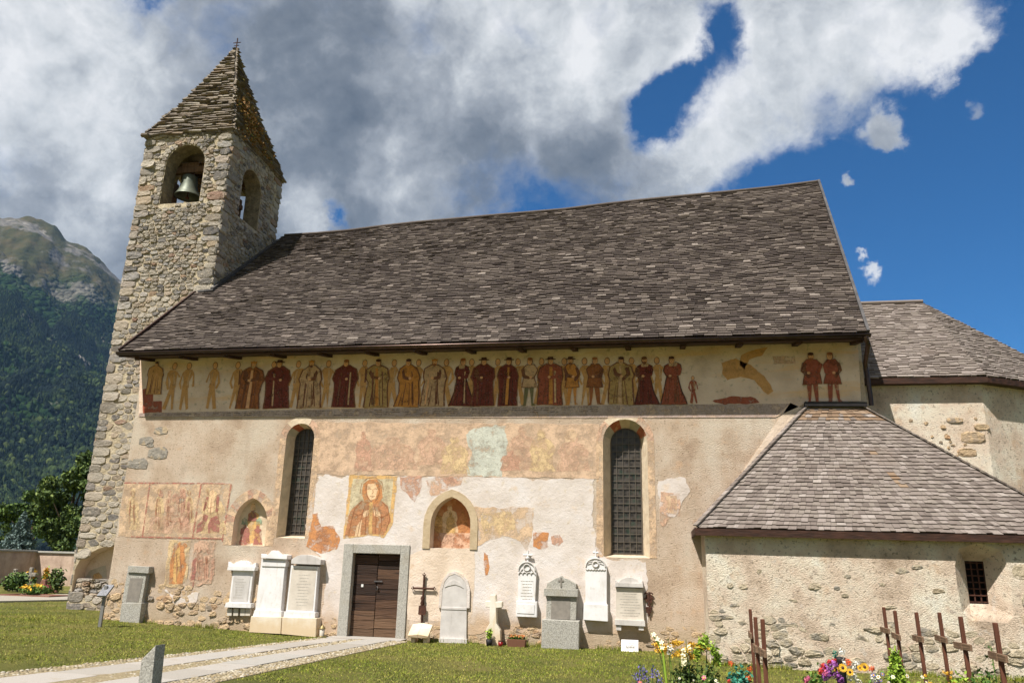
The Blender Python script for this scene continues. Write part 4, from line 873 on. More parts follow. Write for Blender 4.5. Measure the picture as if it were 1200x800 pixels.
fz = P([(164.5, 419), (250, 416), (420, 411.5), (640, 406), (860, 401), (1005, 397.5), (1009, 470), (950, 470), (908, 489), (700, 489.5), (420, 489), (163, 488)])
frieze.sheet(fz, -.012, 0)
frieze.sheet(P([(164, 484), (420, 478.5), (700, 474.5), (925, 473), (908, 489), (700, 489), (420, 488.5), (163, 488)]), -.014, 10)
for k in range(46):   # unreadable faded lines of script
    x = 170+k*11.6+random.Random(k).uniform(-2, 2)
    yb = 484+(478.5-484)*(x-164)/256 if x < 420 else 478.5-(x-420)*.0143
    for q in (2.0, 4.4, 6.8):
        if random.Random(k*7+int(q*10)).random() < .75 and yb+q+1 < 488: frieze.sheet(P([(x, yb+q), (x+9.5, yb+q-.1), (x+9.5, yb+q+.75), (x, yb+q+.85)]), -.016, 11)
frieze.sheet(P([(166, 419.2), (500, 410.5), (1003, 398.8), (1003, 400.6), (500, 412.3), (166, 421)]), -.014, 12)
def ell(cx, cz, rx, rz, n=12): return [(cx+rx*math.cos(2*math.pi*i/n), cz+rz*math.sin(2*math.pi*i/n)) for i in range(n)]
CYC = [0]
def person_flat(px, ptop, pbot, kind, col, rng, hat=0):
    """flat painted person on the wall: kind robe / gown / short / slim"""
    x0, zb = fx(px, pbot); zt = fx(px, ptop)[1]; H = zt-zb; fl = rng.choice((-1, 1)); ln = rng.uniform(-.02, .02)*H
    sc = rng.uniform(.95, 1.12)
    T = lambda pts: [(x0+fl*a*H*sc+ln*b_*2, zb+b_*H) for a, b_ in pts]
    def wob(p):
        q = Vector((p[0]*2.3+px*.37, p[1]*2.3, px*.11)); return (p[0]+.055*H*mnoise.noise(q), p[1]+.03*H*mnoise.noise(q+Vector((5, 9, 3))))
    rag = lambda pts, a=.007: ragged([wob(p) for p in T(pts)], a, .05, px)
    CYC[0] += 1; y = (-.017-.0042*(CYC[0] % 2)) if kind == 'slim' else (-.027-.0058*(CYC[0] % 2))
    if kind == 'slim':
        y0_ = y
        for leg in ([(-.03, .48), (.05, .48), (.10+rng.uniform(-.05, .05), .02), (.05, .0)], [(-.06, .48), (.02, .48), (-.06, .0), (-.12+rng.uniform(-.05, .05), .02)]): y -= .0004; frieze.sheet(rag(leg, .004), y, col)
        frieze.sheet(rag([(-.07, .46), (.07, .46), (.06, .58), (.11, .76), (.06, .83), (-.06, .83), (-.11, .76), (-.06, .58)], .004), y-.001, col)
        a = rng.uniform(-.1, .12)
        frieze.sheet(rag([(.09, .80), (.12, .76), (.17, .55+a), (.13, .54+a)], .004), y-.0015, col); frieze.sheet(rag([(-.09, .80), (-.12, .76), (-.17, .56), (-.10, .42), (-.07, .44), (-.12, .56)], .004), y-.0018, col)
        frieze.sheet([(x0+p[0], p[1]) for p in ell(0, zb+.91*H, .058*H, .08*H)], y-.0025, 12); frieze.sheet([(x0+p[0], p[1]) for p in ell(0, zb+.91*H, .047*H, .066*H)], y-.003, 7)
        frieze.sheet(rag([(.02, .5), (.06, .52), (.05, .78), (.02, .8)], .004), y-.0035, 12 if rng.random() < .4 else 6); return
    if kind == 'short':
        for leg in ([(.0, .42), (.10, .42), (.10, .03), (.16, .0), (.05, .0)], [(-.10, .42), (.0, .42), (-.06, .0), (-.14, .0), (-.09, .05)]): y -= .0004; frieze.sheet(rag(leg, .004), y, 14 if col == 6 else col)
        frieze.sheet(rag([(-.17, .365), (.17, .365), (.13, .58), (.18, .74), (.09, .855), (-.09, .855), (-.18, .74), (-.13, .58)]), y-.0006, 12)
        frieze.sheet(rag([(-.15, .38), (.15, .38), (.11, .58), (.16, .74), (.08, .84), (-.08, .84), (-.16, .74), (-.11, .58)]), y-.001, col)
        frieze.sheet(rag([(-.11, .56), (.11, .56), (.11, .59), (-.11, .59)], .003), y-.002, 12)
    elif kind == 'gown':
        frieze.sheet(rag([(-.225, -.005), (.285, -.005), (.2, .26), (.11, .56), (.17, .7), (.145, .81), (.05, .865), (-.05, .865), (-.145, .81), (-.17, .68), (-.1, .56), (-.14, .3)], .008), y+.0006, 8)
        frieze.sheet(rag([(-.20, 0), (.26, 0), (.18, .25), (.09, .56), (.15, .7), (.13, .8), (.05, .85), (-.05, .85), (-.13, .8), (-.15, .68), (-.08, .56), (-.12, .3)]), y, col)
        frieze.sheet(rag([(-.06, .78), (.06, .78), (.08, .84), (0, .88), (-.08, .84)], .003), y-.002, 6)
    else:
        w = rng.uniform(1.1, 1.35)
        frieze.sheet(rag([(-.215*w, -.005), (.215*w, -.005), (.19*w, .3), (.19*w, .5), (.222*w, .6), (.18*w, .79), (.07, .88), (-.07, .88), (-.18*w, .79), (-.222*w, .6), (-.19*w, .5), (-.19*w, .3)], .008), y+.0006, 12)
        frieze.sheet(rag([(-.19*w, 0), (.19*w, 0), (.17*w, .3), (.17*w, .5), (.2*w, .6), (.16*w, .78), (.06, .86), (-.06, .86), (-.16*w, .78), (-.2*w, .6), (-.17*w, .5), (-.17*w, .3)]), y, col)
        if rng.random() < .45: frieze.sheet(rag([(-.03, .02), (.05, .02), (.03, .8), (-.02, .8)], .004), y-.002, rng.choice((4, 6, 7)))
    # folds, arm, hand, head, hat
    if kind != 'short':
        for f in (-.12, -.05, .07, .13): frieze.sheet(rag([(f*1.1-.008, .02), (f*1.1+.012, .02), (f*.7+.004, .5+rng.uniform(-.1, .1)), (f*.7-.004, .5)], .002), y-.0025, 12 if col not in (1, 12) else 8)
    frieze.sheet(rag([(.12, .78), (.17, .72), (.14, .58), (-.02, .55), (-.02, .61), (.08, .64)], .004), y-.003, 12 if col in (3, 4, 5, 6) else col)
    frieze.sheet([(x0+p[0]-fl*.03*H, p[1]) for p in ell(0, zb+.585*H, .032*H, .028*H, 8)], y-.004, 7)
    for dx in (.10, -.13): 
        if kind != 'short' and rng.random() < .7: q = rng.uniform(.008, .02); frieze.sheet(rag([(dx-q, .05), (dx+q, .05), (dx*.8+q, .72), (dx*.8-q, .72)], .004), y-.0028, rng.choice((6, 7, 4)) if rng.random() < .35 else 12)
    if rng.random() < .5: frieze.sheet(rag([(-.17, .78), (-.2, .62), (-.06, .48), (-.02, .52), (-.12, .63), (-.1, .76)], .004), y-.0034, 12 if rng.random() < .5 else col)
    hx = x0+ln*1.8; hz = zb+.915*H
    frieze.sheet([(hx+p[0], p[1]) for p in ell(0, hz, .06*H, .076*H)], y-.0042, 12); frieze.sheet([(hx+p[0], p[1]) for p in ell(fl*.006*H, hz-.006*H, .049*H, .064*H)], y-.0046, 7)
    for ex in (-.018, .02): frieze.sheet([(hx+fl*ex*H+p[0], p[1]) for p in ell(0, hz+.004*H, .009*H, .007*H, 6)], y-.005, 8)
    frieze.sheet([(hx+p[0], p[1]) for p in ell(0, hz-.03*H, .014*H, .006*H, 6)], y-.005, 2)
    if rng.random() < .45: frieze.sheet(T([(-.04, .885), (.04, .885), (.03, .845), (0, .825), (-.03, .845)]), y-.0051, rng.choice((8, 3, 12, 6)))
    if hat == 0: frieze.sheet([(x0+p[0]+ln*1.8, p[1]) for p in ell(0, zb+.965*H, .058*H, .032*H)], y-.0052, rng.choice((8, 3, 12)))
    elif hat == 1: frieze.sheet(T([(-.11, .945), (.11, .945), (.1, .965), (.06, .97), (.05, 1.01), (-.05, 1.01), (-.06, .97), (-.1, .965)]), y-.005, 8)
    elif hat == 2: frieze.sheet(T([(-.06, .94), (.06, .94), (.07, .99), (.035, .965), (0, 1.0), (-.035, .965), (-.07, .99)]), y-.005, 4)
def bx_(px): return 482+(478-482)*(px-165)/255 if px < 420 else 478-(px-420)*.0095
frs = random.Random(12)
for px in (198, 215, 246, 273, 316, 345, 381, 424, 459, 488, 521, 551, 582, 606, 634, 661, 685, 712, 741, 771): person_flat(px, bx_(px)-57, bx_(px)-1, 'slim', 9, frs)
for (px, kd, cl, ht) in ((290, 'robe', 3, 2), (324, 'robe', 1, 1), (362, 'robe', 6, 2), (402, 'robe', 1, 0), (441, 'robe', 5, 0), (477, 'robe', 4, 0), (507, 'robe', 6, 2), (539, 'gown', 1, 0), (565, 'robe', 1, 1), (594, 'robe', 1, 1), (620, 'short', 6, 0), (645, 'robe', 2, 1), (670, 'short', 4, 1), (697, 'short', 3, 0), (727, 'robe', 5, 0), (756, 'gown', 1, 0), (788, 'gown', 2, 0), (952, 'short', 2, 0), (978, 'short', 2, 0)):
    person_flat(px, bx_(px)-57-(3 if px > 900 else 0), bx_(px)-1, kd, cl, frs, ht)
person_flat(813, 440, 473, 'slim', 2, frs)
frieze.sheet(ragged(P([(168, 484), (190, 483), (190, 470), (180, 470), (180, 455), (168, 456)]), .01, .05, 4), -.017, 2); person_flat(180, 424, 462, 'robe', 9, frs)
for (pts, mi) in (([(835, 470), (860, 465), (885, 467), (890, 472), (850, 473)], 2), ([(845, 425), (862, 420), (880, 428), (896, 440), (906, 458), (900, 462), (884, 446), (868, 442), (852, 446), (846, 438)], 9), ([(868, 416), (880, 410), (900, 407), (893, 416), (878, 422), (872, 434), (866, 428)], 9), ([(905, 417), (932, 417), (932, 426), (905, 427)], 13)):
    frieze.sheet(ragged(P(pts), .02, .05, int(pts[0][0])), -.017, mi)
fo_ = frieze.build('painted_frieze', fzm, church); fo_['label'] = 'long painted frieze of standing robed people below the eave'

# chancel --------------------------------------------------------------
cp = [(4.43, 1.0), (7.1, 1.0), (9.85, 2.62), (9.85, 5.4), (7.1, 7.0), (4.43, 7.0)]
b = MB()
for i in range(5):
    a_, b_ = Vector((*cp[i], 0)), Vector((*cp[i+1], 0)); u = (b_-a_); L = u.length; u.normalize(); holes = []
    if i == 1:
        holes = [arch(1.18, .26, 3.0, 3.85)]
        nrm_ = u.cross(UZ); A_ = [a_+u*p[0]+UZ*p[1] for p in holes[0]]; loft(b, A_, [p-nrm_*.3 for p in A_]); b.sheet([(0, 0), (0, 0), (0, 0)], 0) if False else None
        gl = MB(); gl.add([p-nrm_*.3 for p in A_], [tuple(range(len(A_)))]); chw = gl.build('window', M['glass'], church)
    panel(b, [(0, -.2), (L, -.2), (L, 5.95), (0, 5.95)], holes, a_, u, UZ)
chan = b.build('chancel_wall', M['annex_plaster'], church)
b = MB(); rnd = random.Random(17)
for (px, py, w, h) in ((1140, 512, .5, .26), (1118, 492, .36, .12), (1133, 530, .4, .2), (1150, 500, .34, .14), (1105, 500, .12, .1), (1110, 512, .12, .1), (1160, 510, .12, .1), (1125, 545, .3, .2)):
    cx, cz = fx(px, py, 1.0)
    if cx < 7.0: stone(b, [(cx-w/2, cz-h*.45), (cx+w/2, cz-h/2), (cx+w*.48, cz+h*.45), (cx-w*.46, cz+h/2)], Vector((0, 1.006, 0)), UX, UZ, -UY, .03, .004, rnd)
for k in range(40):
    cx, cz = rnd.uniform(5.2, 7.0), rnd.uniform(3.3, 5.2); w, h = rnd.uniform(.05, .13), rnd.uniform(.04, .09)
    stone(b, [(cx-w/2, cz-h*.3), (cx, cz-h/2), (cx+w/2, cz-h*.2), (cx+w*.4, cz+h*.4), (cx-w*.3, cz+h/2)], Vector((0, 1.006, 0)), UX, UZ, -UY, .02, .003, rnd)
b.build('exposed_rubble', M['rubble_dark'], church)
ce = [(4.35, .80, 5.90), (7.17, .80, 5.90), (10.08, 2.50, 5.90), (10.08, 5.5, 5.90), (7.2, 7.2, 5.90), (4.35, 7.2, 5.90)]
ra, rb = (4.5, 4.0, 8.69), (7.09, 4.0, 8.69); rnd = random.Random(23)
b = MB(); shingles(b, bil(ce[0], ce[1], rb, ra), 38, .09, .28, .024, rnd, jit=.30)
for i in (1, 2, 3): shingles(b, bil(ce[i], ce[i+1], rb, rb), 38, .09, .28, .024, rnd, jit=.30)
shingles(b, bil(ce[4], ce[5], ra, rb), 20, .2, .4, .026, rnd)
b.tube([(4.5, 4, 8.73), (7.12, 4, 8.73)], .05, 6)
cro = b.build('chancel_roof', M['shingle_new'], church)
b = MB(); dn = Vector((0, 0, -.04)); cv = [Vector(p)+dn for p in ce]; R1, R2 = Vector(ra)+dn, Vector(rb)+dn
b.add([cv[0], cv[1], R2, R1], [(0, 1, 2, 3)]); [b.add([cv[i], cv[i+1], R2], [(0, 1, 2)]) for i in (1, 2, 3)]; b.add([cv[4], cv[5], R1, R2], [(0, 1, 2, 3)])
b.add([v+Vector((0, 0, -.10)) for v in cv], [(5, 4, 3, 2, 1, 0)]); b.build('soffit', M['soffit'], cro)
b = MB()
for i in range(5): plank(b, Vector(ce[i])+Vector((0, -.01, -.08)), Vector(ce[i+1])+Vector((0, -.01, -.08)), .04, .13)
b.build('fascia_board', M['dark_wood'], cro, recalc=True)

# ================================================================== SIDE CHAPEL
chapel = empty('side_chapel', (4, -.6, 0), 'low shingled annex with one barred window, leaning against the church front', 'chapel')
AY = -1.60; XA, XB = .86, 7.3
b = MB()
wl, wr = fx(1130, 657, AY+.3)[0], fx(1152, 657, AY+.3)[0]; wzb, wzt = fx(1145, 707, AY+.3)[1], fx(1140, 657, AY+.3)[1]
ho = [(wr+.26, wzb-.42), (wr+.24, wzt+.35), (wl-.26, wzt+.35), (wl-.24, wzb-.36)]
ho = [(wr+.16, wzb-.30), (wr+.27, wzb-.18), (wr+.30, wzb+.3), (wr+.30, wzt-.1), (wr+.2, wzt+.2), (wr-.1, wzt+.30), (wl+.1, wzt+.30), (wl-.18, wzt+.2), (wl-.27, wzt-.1), (wl-.27, wzb+.3), (wl-.24, wzb-.15), (wl-.1, wzb-.28)]
hi_ = [(wr, wzb), (wr, wzb), (wr, wzb+.25), (wr, wzt-.2), (wr, wzt), (wr-.08, wzt), (wl+.08, wzt), (wl, wzt), (wl, wzt-.2), (wl, wzb+.25), (wl, wzb), (wl, wzb)]
panel(b, [(XA, -.3), (XB, -.3), (XB, 2.54), (XA, 2.54)], [ho], Vector((0, AY, 0)), UX, UZ)
loft(b, ring3(ho, AY), ring3(hi_, AY+.30), 0)
b.add([(XA, 0.1, -.3), (XA, AY, -.3), (XA, AY, 2.54), (XA, 0.1, 2.54)], [(0, 1, 2, 3)]); b.add([(XB, AY, -.3), (XB, 1, -.3), (XB, 1, 2.54), (XB, AY, 2.54)], [(0, 1, 2, 3)])
b.build('chapel_wall', [M['annex_plaster'], M['smooth_plaster']], chapel)
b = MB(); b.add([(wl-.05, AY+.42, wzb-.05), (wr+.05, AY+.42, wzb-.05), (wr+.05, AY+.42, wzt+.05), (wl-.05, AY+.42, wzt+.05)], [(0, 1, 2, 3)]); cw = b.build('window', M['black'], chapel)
b = MB()
for i in range(4): x = wl+(wr-wl)*(i+.02)/3.02; b.box(x-.011, x+.011, AY+.315, AY+.337, wzb-.01, wzt+.01)
for i in range(7): z = wzb+.03+(wzt-wzb-.06)*i/6; b.box(wl, wr, AY+.305, AY+.322, z-.011, z+.011)
b.build('window_bars', M['iron'], cw)
b = MB(); rnd = random.Random(41)
foot_stones(b, XA, XB, lambda x: .92-.06*(x-2), .26, .12, Vector((0, AY+.006, 0)), UX, -UY, rnd, .036)
for k in range(26):
    cx, cz = rnd.uniform(XA+.2, 6.6), rnd.uniform(.6, 1.9); w, h = rnd.uniform(.12, .34), rnd.uniform(.07, .15)
    if wl-.4 < cx < wr+.4 and cz > .8: continue
    stone(b, [(cx-w/2, cz-h*.3), (cx-w*.1, cz-h/2), (cx+w/2, cz-h*.2), (cx+w*.4, cz+h*.4), (cx-w*.3, cz+h/2)], Vector((0, AY+.012, 0)), UX, UZ, -UY, rnd.uniform(.014, .03), .003, rnd)
for (dx, z, w, h) in ((.62, 1.75, .5, .26), (.68, 1.25, .55, .34), (.6, .95, .4, .2)):
    cx = wr+dx; stone(b, [(cx-w/2, z-h*.4), (cx, z-h/2), (cx+w/2, z-h*.4), (cx+w*.5, z+h*.4), (cx-w*.1, z+h/2), (cx-w*.5, z+h*.4)], Vector((0, AY+.012, 0)), UX, UZ, -UY, .03, .004, rnd)
b.build('exposed_rubble', M['rubble_grey'], chapel)
a0, a1, a2, a3 = Vector((.68, -1.75, 2.42)), Vector((7.6, -1.75, 2.38)), Vector((4.36, -.03, 5.05)), Vector((3.2, -.03, 5.07))
b = MB(); rnd = random.Random(88)
def stn(s, t):
    if t > .86: return 1
    return 1 if (.56+(.80-t)*.06 < s < .585+(.80-t)*.06 and .30 < t < .72) else 0
shingles(b, bil(a0, a1, a2, a3), 34, .07, .17, .021, rnd, jit=.15, mifn=lambda s, t: stn(s, t) if rnd.random() < .75 else 0)
shingles(b, bil(a1, (7.6, 1, 2.38), (4.5, 1, 5.0), a2), 26, .08, .18, .02, rnd)
aro = b.build('shingle_roof', [M['shingle_new'], M['shingle_stain']], chapel)
b = MB(); dn = Vector((0, .01, -.03)); b.add([p+dn for p in (a0, a1, a2, a3)], [(0, 1, 2, 3)]); b.add([Vector((.68, 0, 2.4)), a0+dn, a3+dn], [(0, 1, 2)]); b.add([a1+dn, Vector((7.6, 1, 2.36)), Vector((4.5, 1, 5.0)), a2+dn], [(0, 1, 2, 3)])
b.build('roof_boards', M['soffit'], aro)
b = MB(); plank(b, a0+Vector((0, -.02, -.075)), a1+Vector((0, -.02, -.075)), .035, .13); plank(b, a0+Vector((0, -.01, -.06)), Vector((.68, 0, 2.36)), .035, .13)
b.build('fascia_board', M['dark_wood'], aro, recalc=True)
b = MB(); b.add([a0+Vector((0, 0, -.14)), a1+Vector((0, 0, -.14)), Vector((7.5, AY, 2.36)), Vector((.7, AY, 2.36))], [(0, 3, 2, 1)]); b.build('soffit', M['soffit'], aro)
b = MB()
for k in range(26):
    p = a0.lerp(a3, k/26); q = a0.lerp(a3, (k+1.3)/26); plank(b, p+Vector((-.01, 0, .045)), q+Vector((-.01, 0, .03)), .12, .022)
b.build('hip_edge', M['shingle_new'], aro, recalc=True)
b = MB()
for k in range(26):
    p = a1.lerp(a2, k/26); q = a1.lerp(a2, (k+1.3)/26); plank(b, p+Vector((.0, 0, .05)), q+Vector((.0, 0, .035)), .12, .022)
b.build('hip_edge', M['shingle_new'], aro, recalc=True)
b = MB(); plank(b, a3+Vector((-.05, -.03, .07)), a2+Vector((.05, -.03, .07)), .14, .09); b.build('top_flashing', M['tar'], aro, recalc=True)
b = MB(); plank(b, a0+Vector((-.02, .01, .0))+Vector((0, 1.7, .03)), a3+Vector((-.06, .0, .03)), .05, .05)
# lime fillet on the church wall above the annex roof
b = MB(); fl_ = P([(842, 592), (926, 472), (940, 478), (850, 606)]); b.prism(ragged(fl_, .01, .1, 6), -.012, .01); b.build('lime_fillet', M['smooth_plaster'], chapel)

# ================================================================== BELL TOWER
T0, T1, TY0, TY1, TZ = -15.73, -12.77, 2.1, 5.42, 14.42
TZB = 0.0
tower = empty('bell_tower', ((T0+T1)/2, (TY0+TY1)/2, .15), 'square rubble stone bell tower with arched belfry openings and a steep stone spire', 'tower')
TC = Vector(((T0+T1)/2, (TY0+TY1)/2, 0))
th = .55
sides = [  # origin at outer left seen from outside, u, inward normal
    (Vector((T0, TY0, 0)), UX, T1-T0), (Vector((T1, TY0, 0)), UY, TY1-TY0), (Vector((T1, TY1, 0)), -UX, T1-T0), (Vector((T0, TY1, 0)), -UY, TY1-TY0)]
core = MB(); st = MB(); inn = MB(); rnd = random.Random(99)
acx = fx(215, 205, TY0)[0]-T0
opn = {0: arch(acx, .67, 12.05, 13.38), 1: arch(3.58-TY0, .60, 11.95, 13.2), 2: arch(1.48, .62, 12.05, 13.3), 3: arch(1.66, .62, 12.05, 13.3)}
# low arched recess at the tower foot
rec = [(.02+.0, .5)]+[(1.45-1.50*math.cos(math.pi*i/12)*1.0, 1.0+.92*math.sin(math.pi*i/12)) for i in range(0, 13)]+[(2.95, .5)]
rec = [(max(.06, min(2.9, p[0])), p[1]) for p in rec][::-1]
for si, (o, u, L) in enumerate(sides):
    nrm_ = u.cross(UZ); h = [opn[si]]+([rec] if si == 0 else [])
    panel(core, [(0, -.3), (L, -.3), (L, TZ), (0, TZ)], h, o, u, UZ)
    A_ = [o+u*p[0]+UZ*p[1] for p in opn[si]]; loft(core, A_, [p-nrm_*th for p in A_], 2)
    panel(inn, [(th, 11.0), (L-th, 11.0), (L-th, TZ), (th, TZ)], [[(p[0]+(0), p[1]) for p in opn[si]]], o-nrm_*th, u, UZ)
    if si == 0:
        A_ = [o+u*p[0]+UZ*p[1] for p in rec]; loft(core, A_, [p-nrm_*.42 for p in A_], 1)
    zones = ((.31, .155, -.1, 6.5), (.23, .115, 6.5, TZ+.02)) if si < 2 else ((.5, .3, -.1, TZ+.02),)
    allc = [(c, 0) for (cw, ch, za_, zb_) in zones for c in cells(-.02, L+.02, za_, zb_, cw, ch, rnd)]
    quo = []; z = .0
    while si < 2 and z < TZ-.1:
        h_ = rnd.uniform(.16, .34); h_ = min(h_, TZ-z)
        for edge in (0, 1):
            w_ = rnd.choice((.26, .34, .46, .56)); x0, x1 = (-.035, w_) if edge == 0 else (L-w_, L+.035); quo.append([(x0, z), (x1, z+rnd.uniform(-.015, .015)), (x1, z+h_), (x0, z+h_)])
        z += h_
    inq = lambda x, z_: any(q[0][0]-.02 < x < q[1][0]+.02 and q[0][1] <= z_ <= q[2][1] for q in quo)
    allc = [(c, 0) for c, _ in allc if not inq(sum(p[0] for p in c)/len(c), sum(p[1] for p in c)/len(c))]+[(q, 1) for q in quo]
    for c, isq in allc:
        cx = sum(p[0] for p in c)/len(c); cz = sum(p[1] for p in c)/len(c); bad = False
        pol = opn[si]; ac = sum(p[0] for p in (pol[0], pol[-1]))/2; hw = (pol[0][0]-pol[-1][0])/2
        zsp = pol[1][1]; 
        if abs(cx-ac) < hw+.07 and pol[0][1]-.05 < cz < zsp: bad = True
        if cz >= zsp and math.hypot(cx-ac, cz-zsp) < hw+.13: bad = True
        for p in c:
            if (abs(p[0]-ac) < hw-.01 and pol[0][1]+.0 < p[1] < zsp) or (p[1] >= zsp and math.hypot(p[0]-ac, p[1]-zsp) < hw-.01): bad = True
        if si == 0 and cz > .62 and ((cx-1.45)/1.52)**2+((cz-1.0)/.97)**2 < 1: bad = True
        if bad: continue
        up_ = min(1, max(0, (cz-5)/6)); fu = .006+.014*rnd.random()+up_*.038*rnd.random()**1.2+isq*.012+.012*rnd.random()*up_
        stone(st, c, o, u, UZ, nrm_, fu, .012+.014*rnd.random()-up_*.006, rnd)
    # irregular arch stones
    hw_ = hw; nv = 17
    for k in range(nv):
        t0, t1 = math.pi*k/nv, math.pi*(k+1)/nv; r0, r1 = hw_+.005, hw_+rnd.uniform(.14, .24)
        q = [(ac+r0*math.cos(t0), zsp+r0*math.sin(t0)), (ac+r1*math.cos(t0), zsp+r1*math.sin(t0)), (ac+r1*math.cos(t1), zsp+r1*math.sin(t1)), (ac+r0*math.cos(t1), zsp+r0*math.sin(t1))]
        stone(st, q, o, u, UZ, nrm_, .022+.02*rnd.random(), .012, rnd)
    z = pol[0][1]
    while z < zsp:
        h_ = rnd.uniform(.1, .2)
        for sg in (-1, 1):
            x0, x1 = ac+sg*(hw+.005), ac+sg*(hw+rnd.uniform(.14, .3)); q = [(x0, z), (x1, z), (x1, z+h_), (x0, z+h_)]
            if sg < 0: q = q[::-1]
            stone(st, q, o, u, UZ, nrm_, .022+.02*rnd.random(), .012, rnd)
        z += h_
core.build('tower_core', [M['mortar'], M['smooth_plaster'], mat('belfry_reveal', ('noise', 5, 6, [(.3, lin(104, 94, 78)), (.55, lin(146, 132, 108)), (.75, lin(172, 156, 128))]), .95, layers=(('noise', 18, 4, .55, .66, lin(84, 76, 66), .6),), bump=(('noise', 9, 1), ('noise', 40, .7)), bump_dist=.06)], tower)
inn.add([(T0+th, TY0+th, 11.4), (T1-th, TY0+th, 11.4), (T1-th, TY1-th, 11.4), (T0+th, TY1-th, 11.4)], [(0, 1, 2, 3)]); inn.build('belfry_interior', M['mortar'], tower)
st.build('stonework', M['rubble'], tower)
b = MB(); o_ = Vector((T0, TY0+.42, 0)); panel(b, rec, [], o_, UX, UZ); rec_b = b.build('recess_back', M['smooth_plaster'], tower)
b = MB(); ry = TY0+.41; mk = 0
for seed, (pts, mi) in enumerate((([(98, 680), (104, 670), (115, 664), (124, 662), (125, 690), (98, 690)], 0), ([(106, 680), (110, 672), (116, 670), (120, 676), (112, 682)], 1), ([(96, 686), (106, 680), (120, 684), (124, 680), (124, 692), (96, 692)], 2))):
    b.sheet(ragged(P(pts, ry), .02, .05, seed), ry-.002*seed)
    k0 = len(b.mi)
    b.mi[mk:] = [seed]*(len(b.mi)-mk); mk = len(b.mi)
b.build('recess_fresco', [M['grey_lime'], M['ochre'], M['rose_f']], tower)
b = MB(); rnd = random.Random(6)
for c in cells(.1, 2.9, .45, 1.0, .2, .13, rnd): stone(b, c, Vector((T0, TY0+.12, 0)), UX, UZ, -UY, .06*rnd.random()+.04, .008, rnd)
b.box(T0+.06, T1-.06, TY0+.12, TY0+.41, -.1, .92); b.build('recess_fill', M['rubble'], tower)
# spire of thin stone slabs
sp = MB(); rnd = random.Random(14); ov = .10; apex = Vector((onY(277, 56, TC.y).x, TC.y, onY(277, 56, TC.y).z))
ov = .05
base = [Vector((T0-ov, TY0-ov, TZ)), Vector((T1+ov, TY0-ov, TZ)), Vector((T1+ov, TY1+ov, TZ)), Vector((T0-ov, TY1+ov, TZ))]
for i in range(4):
    A_, B_ = base[i], base[(i+1) % 4]
    def Pf(s, t, A_=A_, B_=B_):
        k = t-.05*math.sin(math.pi*min(t, 1)); e = A_.lerp(B_, s); q = e.lerp(apex, min(1, t)); sag = .10*math.sin(math.pi*min(1, max(0, t)))
        d = Vector((TC.x-q.x, TC.y-q.y, 0)); return q+(d.normalized()*sag if d.length > .01 else Vector((0, 0, 0)))
    shingles(sp, Pf, 36, .12, .5, .075, rnd, srange=lambda t: (rnd.uniform(-.04, .015), 1+rnd.uniform(-.015, .04)), jit=.32, over=1.6, lift=.02, rough=.6)
spire = sp.build('spire_roof', M['slab'], tower)
b = MB(); ii = .10
for i in range(4): b.add([base[i]+(TC-base[i])*.06*Vector((1, 1, 0)).length/1.414, base[(i+1) % 4]+(TC-base[(i+1) % 4])*.06, apex-Vector((0, 0, .3))], [(0, 1, 2)])
b = MB(); bb = [v.lerp(Vector((TC.x, TC.y, TZ)), .17) for v in base]; 
for i in range(4): b.add([bb[i], bb[(i+1) % 4], apex-Vector((0, 0, .75))], [(0, 1, 2)])
b.add(bb, [(3, 2, 1, 0)]); b.build('spire_core', M['mortar'], spire)
b = MB(); rnd = random.Random(15)     # eave course of slabs
for i in range(4):
    A_, B_ = base[i], base[(i+1) % 4]; d = (B_-A_).normalized(); n_ = d.cross(UZ); s = -.02; L = (B_-A_).length
    while s < L:
        w = rnd.uniform(.25, .55); p = A_+d*s-n_*.12; mt = Matrix((d, n_, UZ)).transposed().to_4x4(); mt.translation = p
        b.box(0, w*.97, -.1, .12+rnd.uniform(-.03, .03), -.05, .02+rnd.uniform(-.01, .015), 0, mt); s += w
b.build('eave_slabs', M['slab'], spire, bevel=.012)
b = MB(); b.tube([apex-Vector((0, 0, .15)), apex+Vector((0, 0, .38))], .018, 6); b.tube([apex+Vector((-.14, 0, .2)), apex+Vector((.14, 0, .2))], .016, 6); b.tube([apex+Vector((-.09, 0, .08)), apex+Vector((.09, 0, .08))], .014, 6); b.build('spire_cross', M['iron'], spire)
rng = np.random.default_rng(8)       # dry weeds growing on the shaded spire side
c = []
for k in range(1500):
    t = min(.8, abs(rng.normal(.18, .16))); s = np.clip(rng.normal(.42, .22), .05, .95); p = base[1].lerp(base[2], s).lerp(apex, t)+Vector((.09*rng.random(), 0, .05*rng.random()))
    if mnoise.noise(p*1.4) > -.05: c.append(tuple(p))
Vv, Ff = leaves_at(rng, np.array(c), .055); wo_ = fast_mesh('weeds', Vv, Ff, M['weeds'], spire); wo_['kind'] = 'stuff'
# bell frame inside
b = MB(); bc = onY(221, 222, 2.75)
for x in (T0+.75, T1-.72): b.box(x-.06, x+.06, 2.55, 2.9, 11.5, 13.1); b.box(x-.06, x+.06, 3.9, 4.2, 11.5, 13.1)
b.box(T0+.55, T1-.55, 2.6, 2.85, 11.95, 12.1); b.box(T0+.55, T1-.55, 3.9, 4.1, 12.7, 12.85)
for y in (2.3+.5, 3.4, 4.2): b.box(T0+.5, T1-.5, y-.06, y+.06, 13.55, 13.7)
for k in range(9): x = T0+.75+k*.18; b.box(x, x+.12, 2.65, 4.6, 13.70, 13.74)
b.build('bell_frame', M['old_wood'], tower)
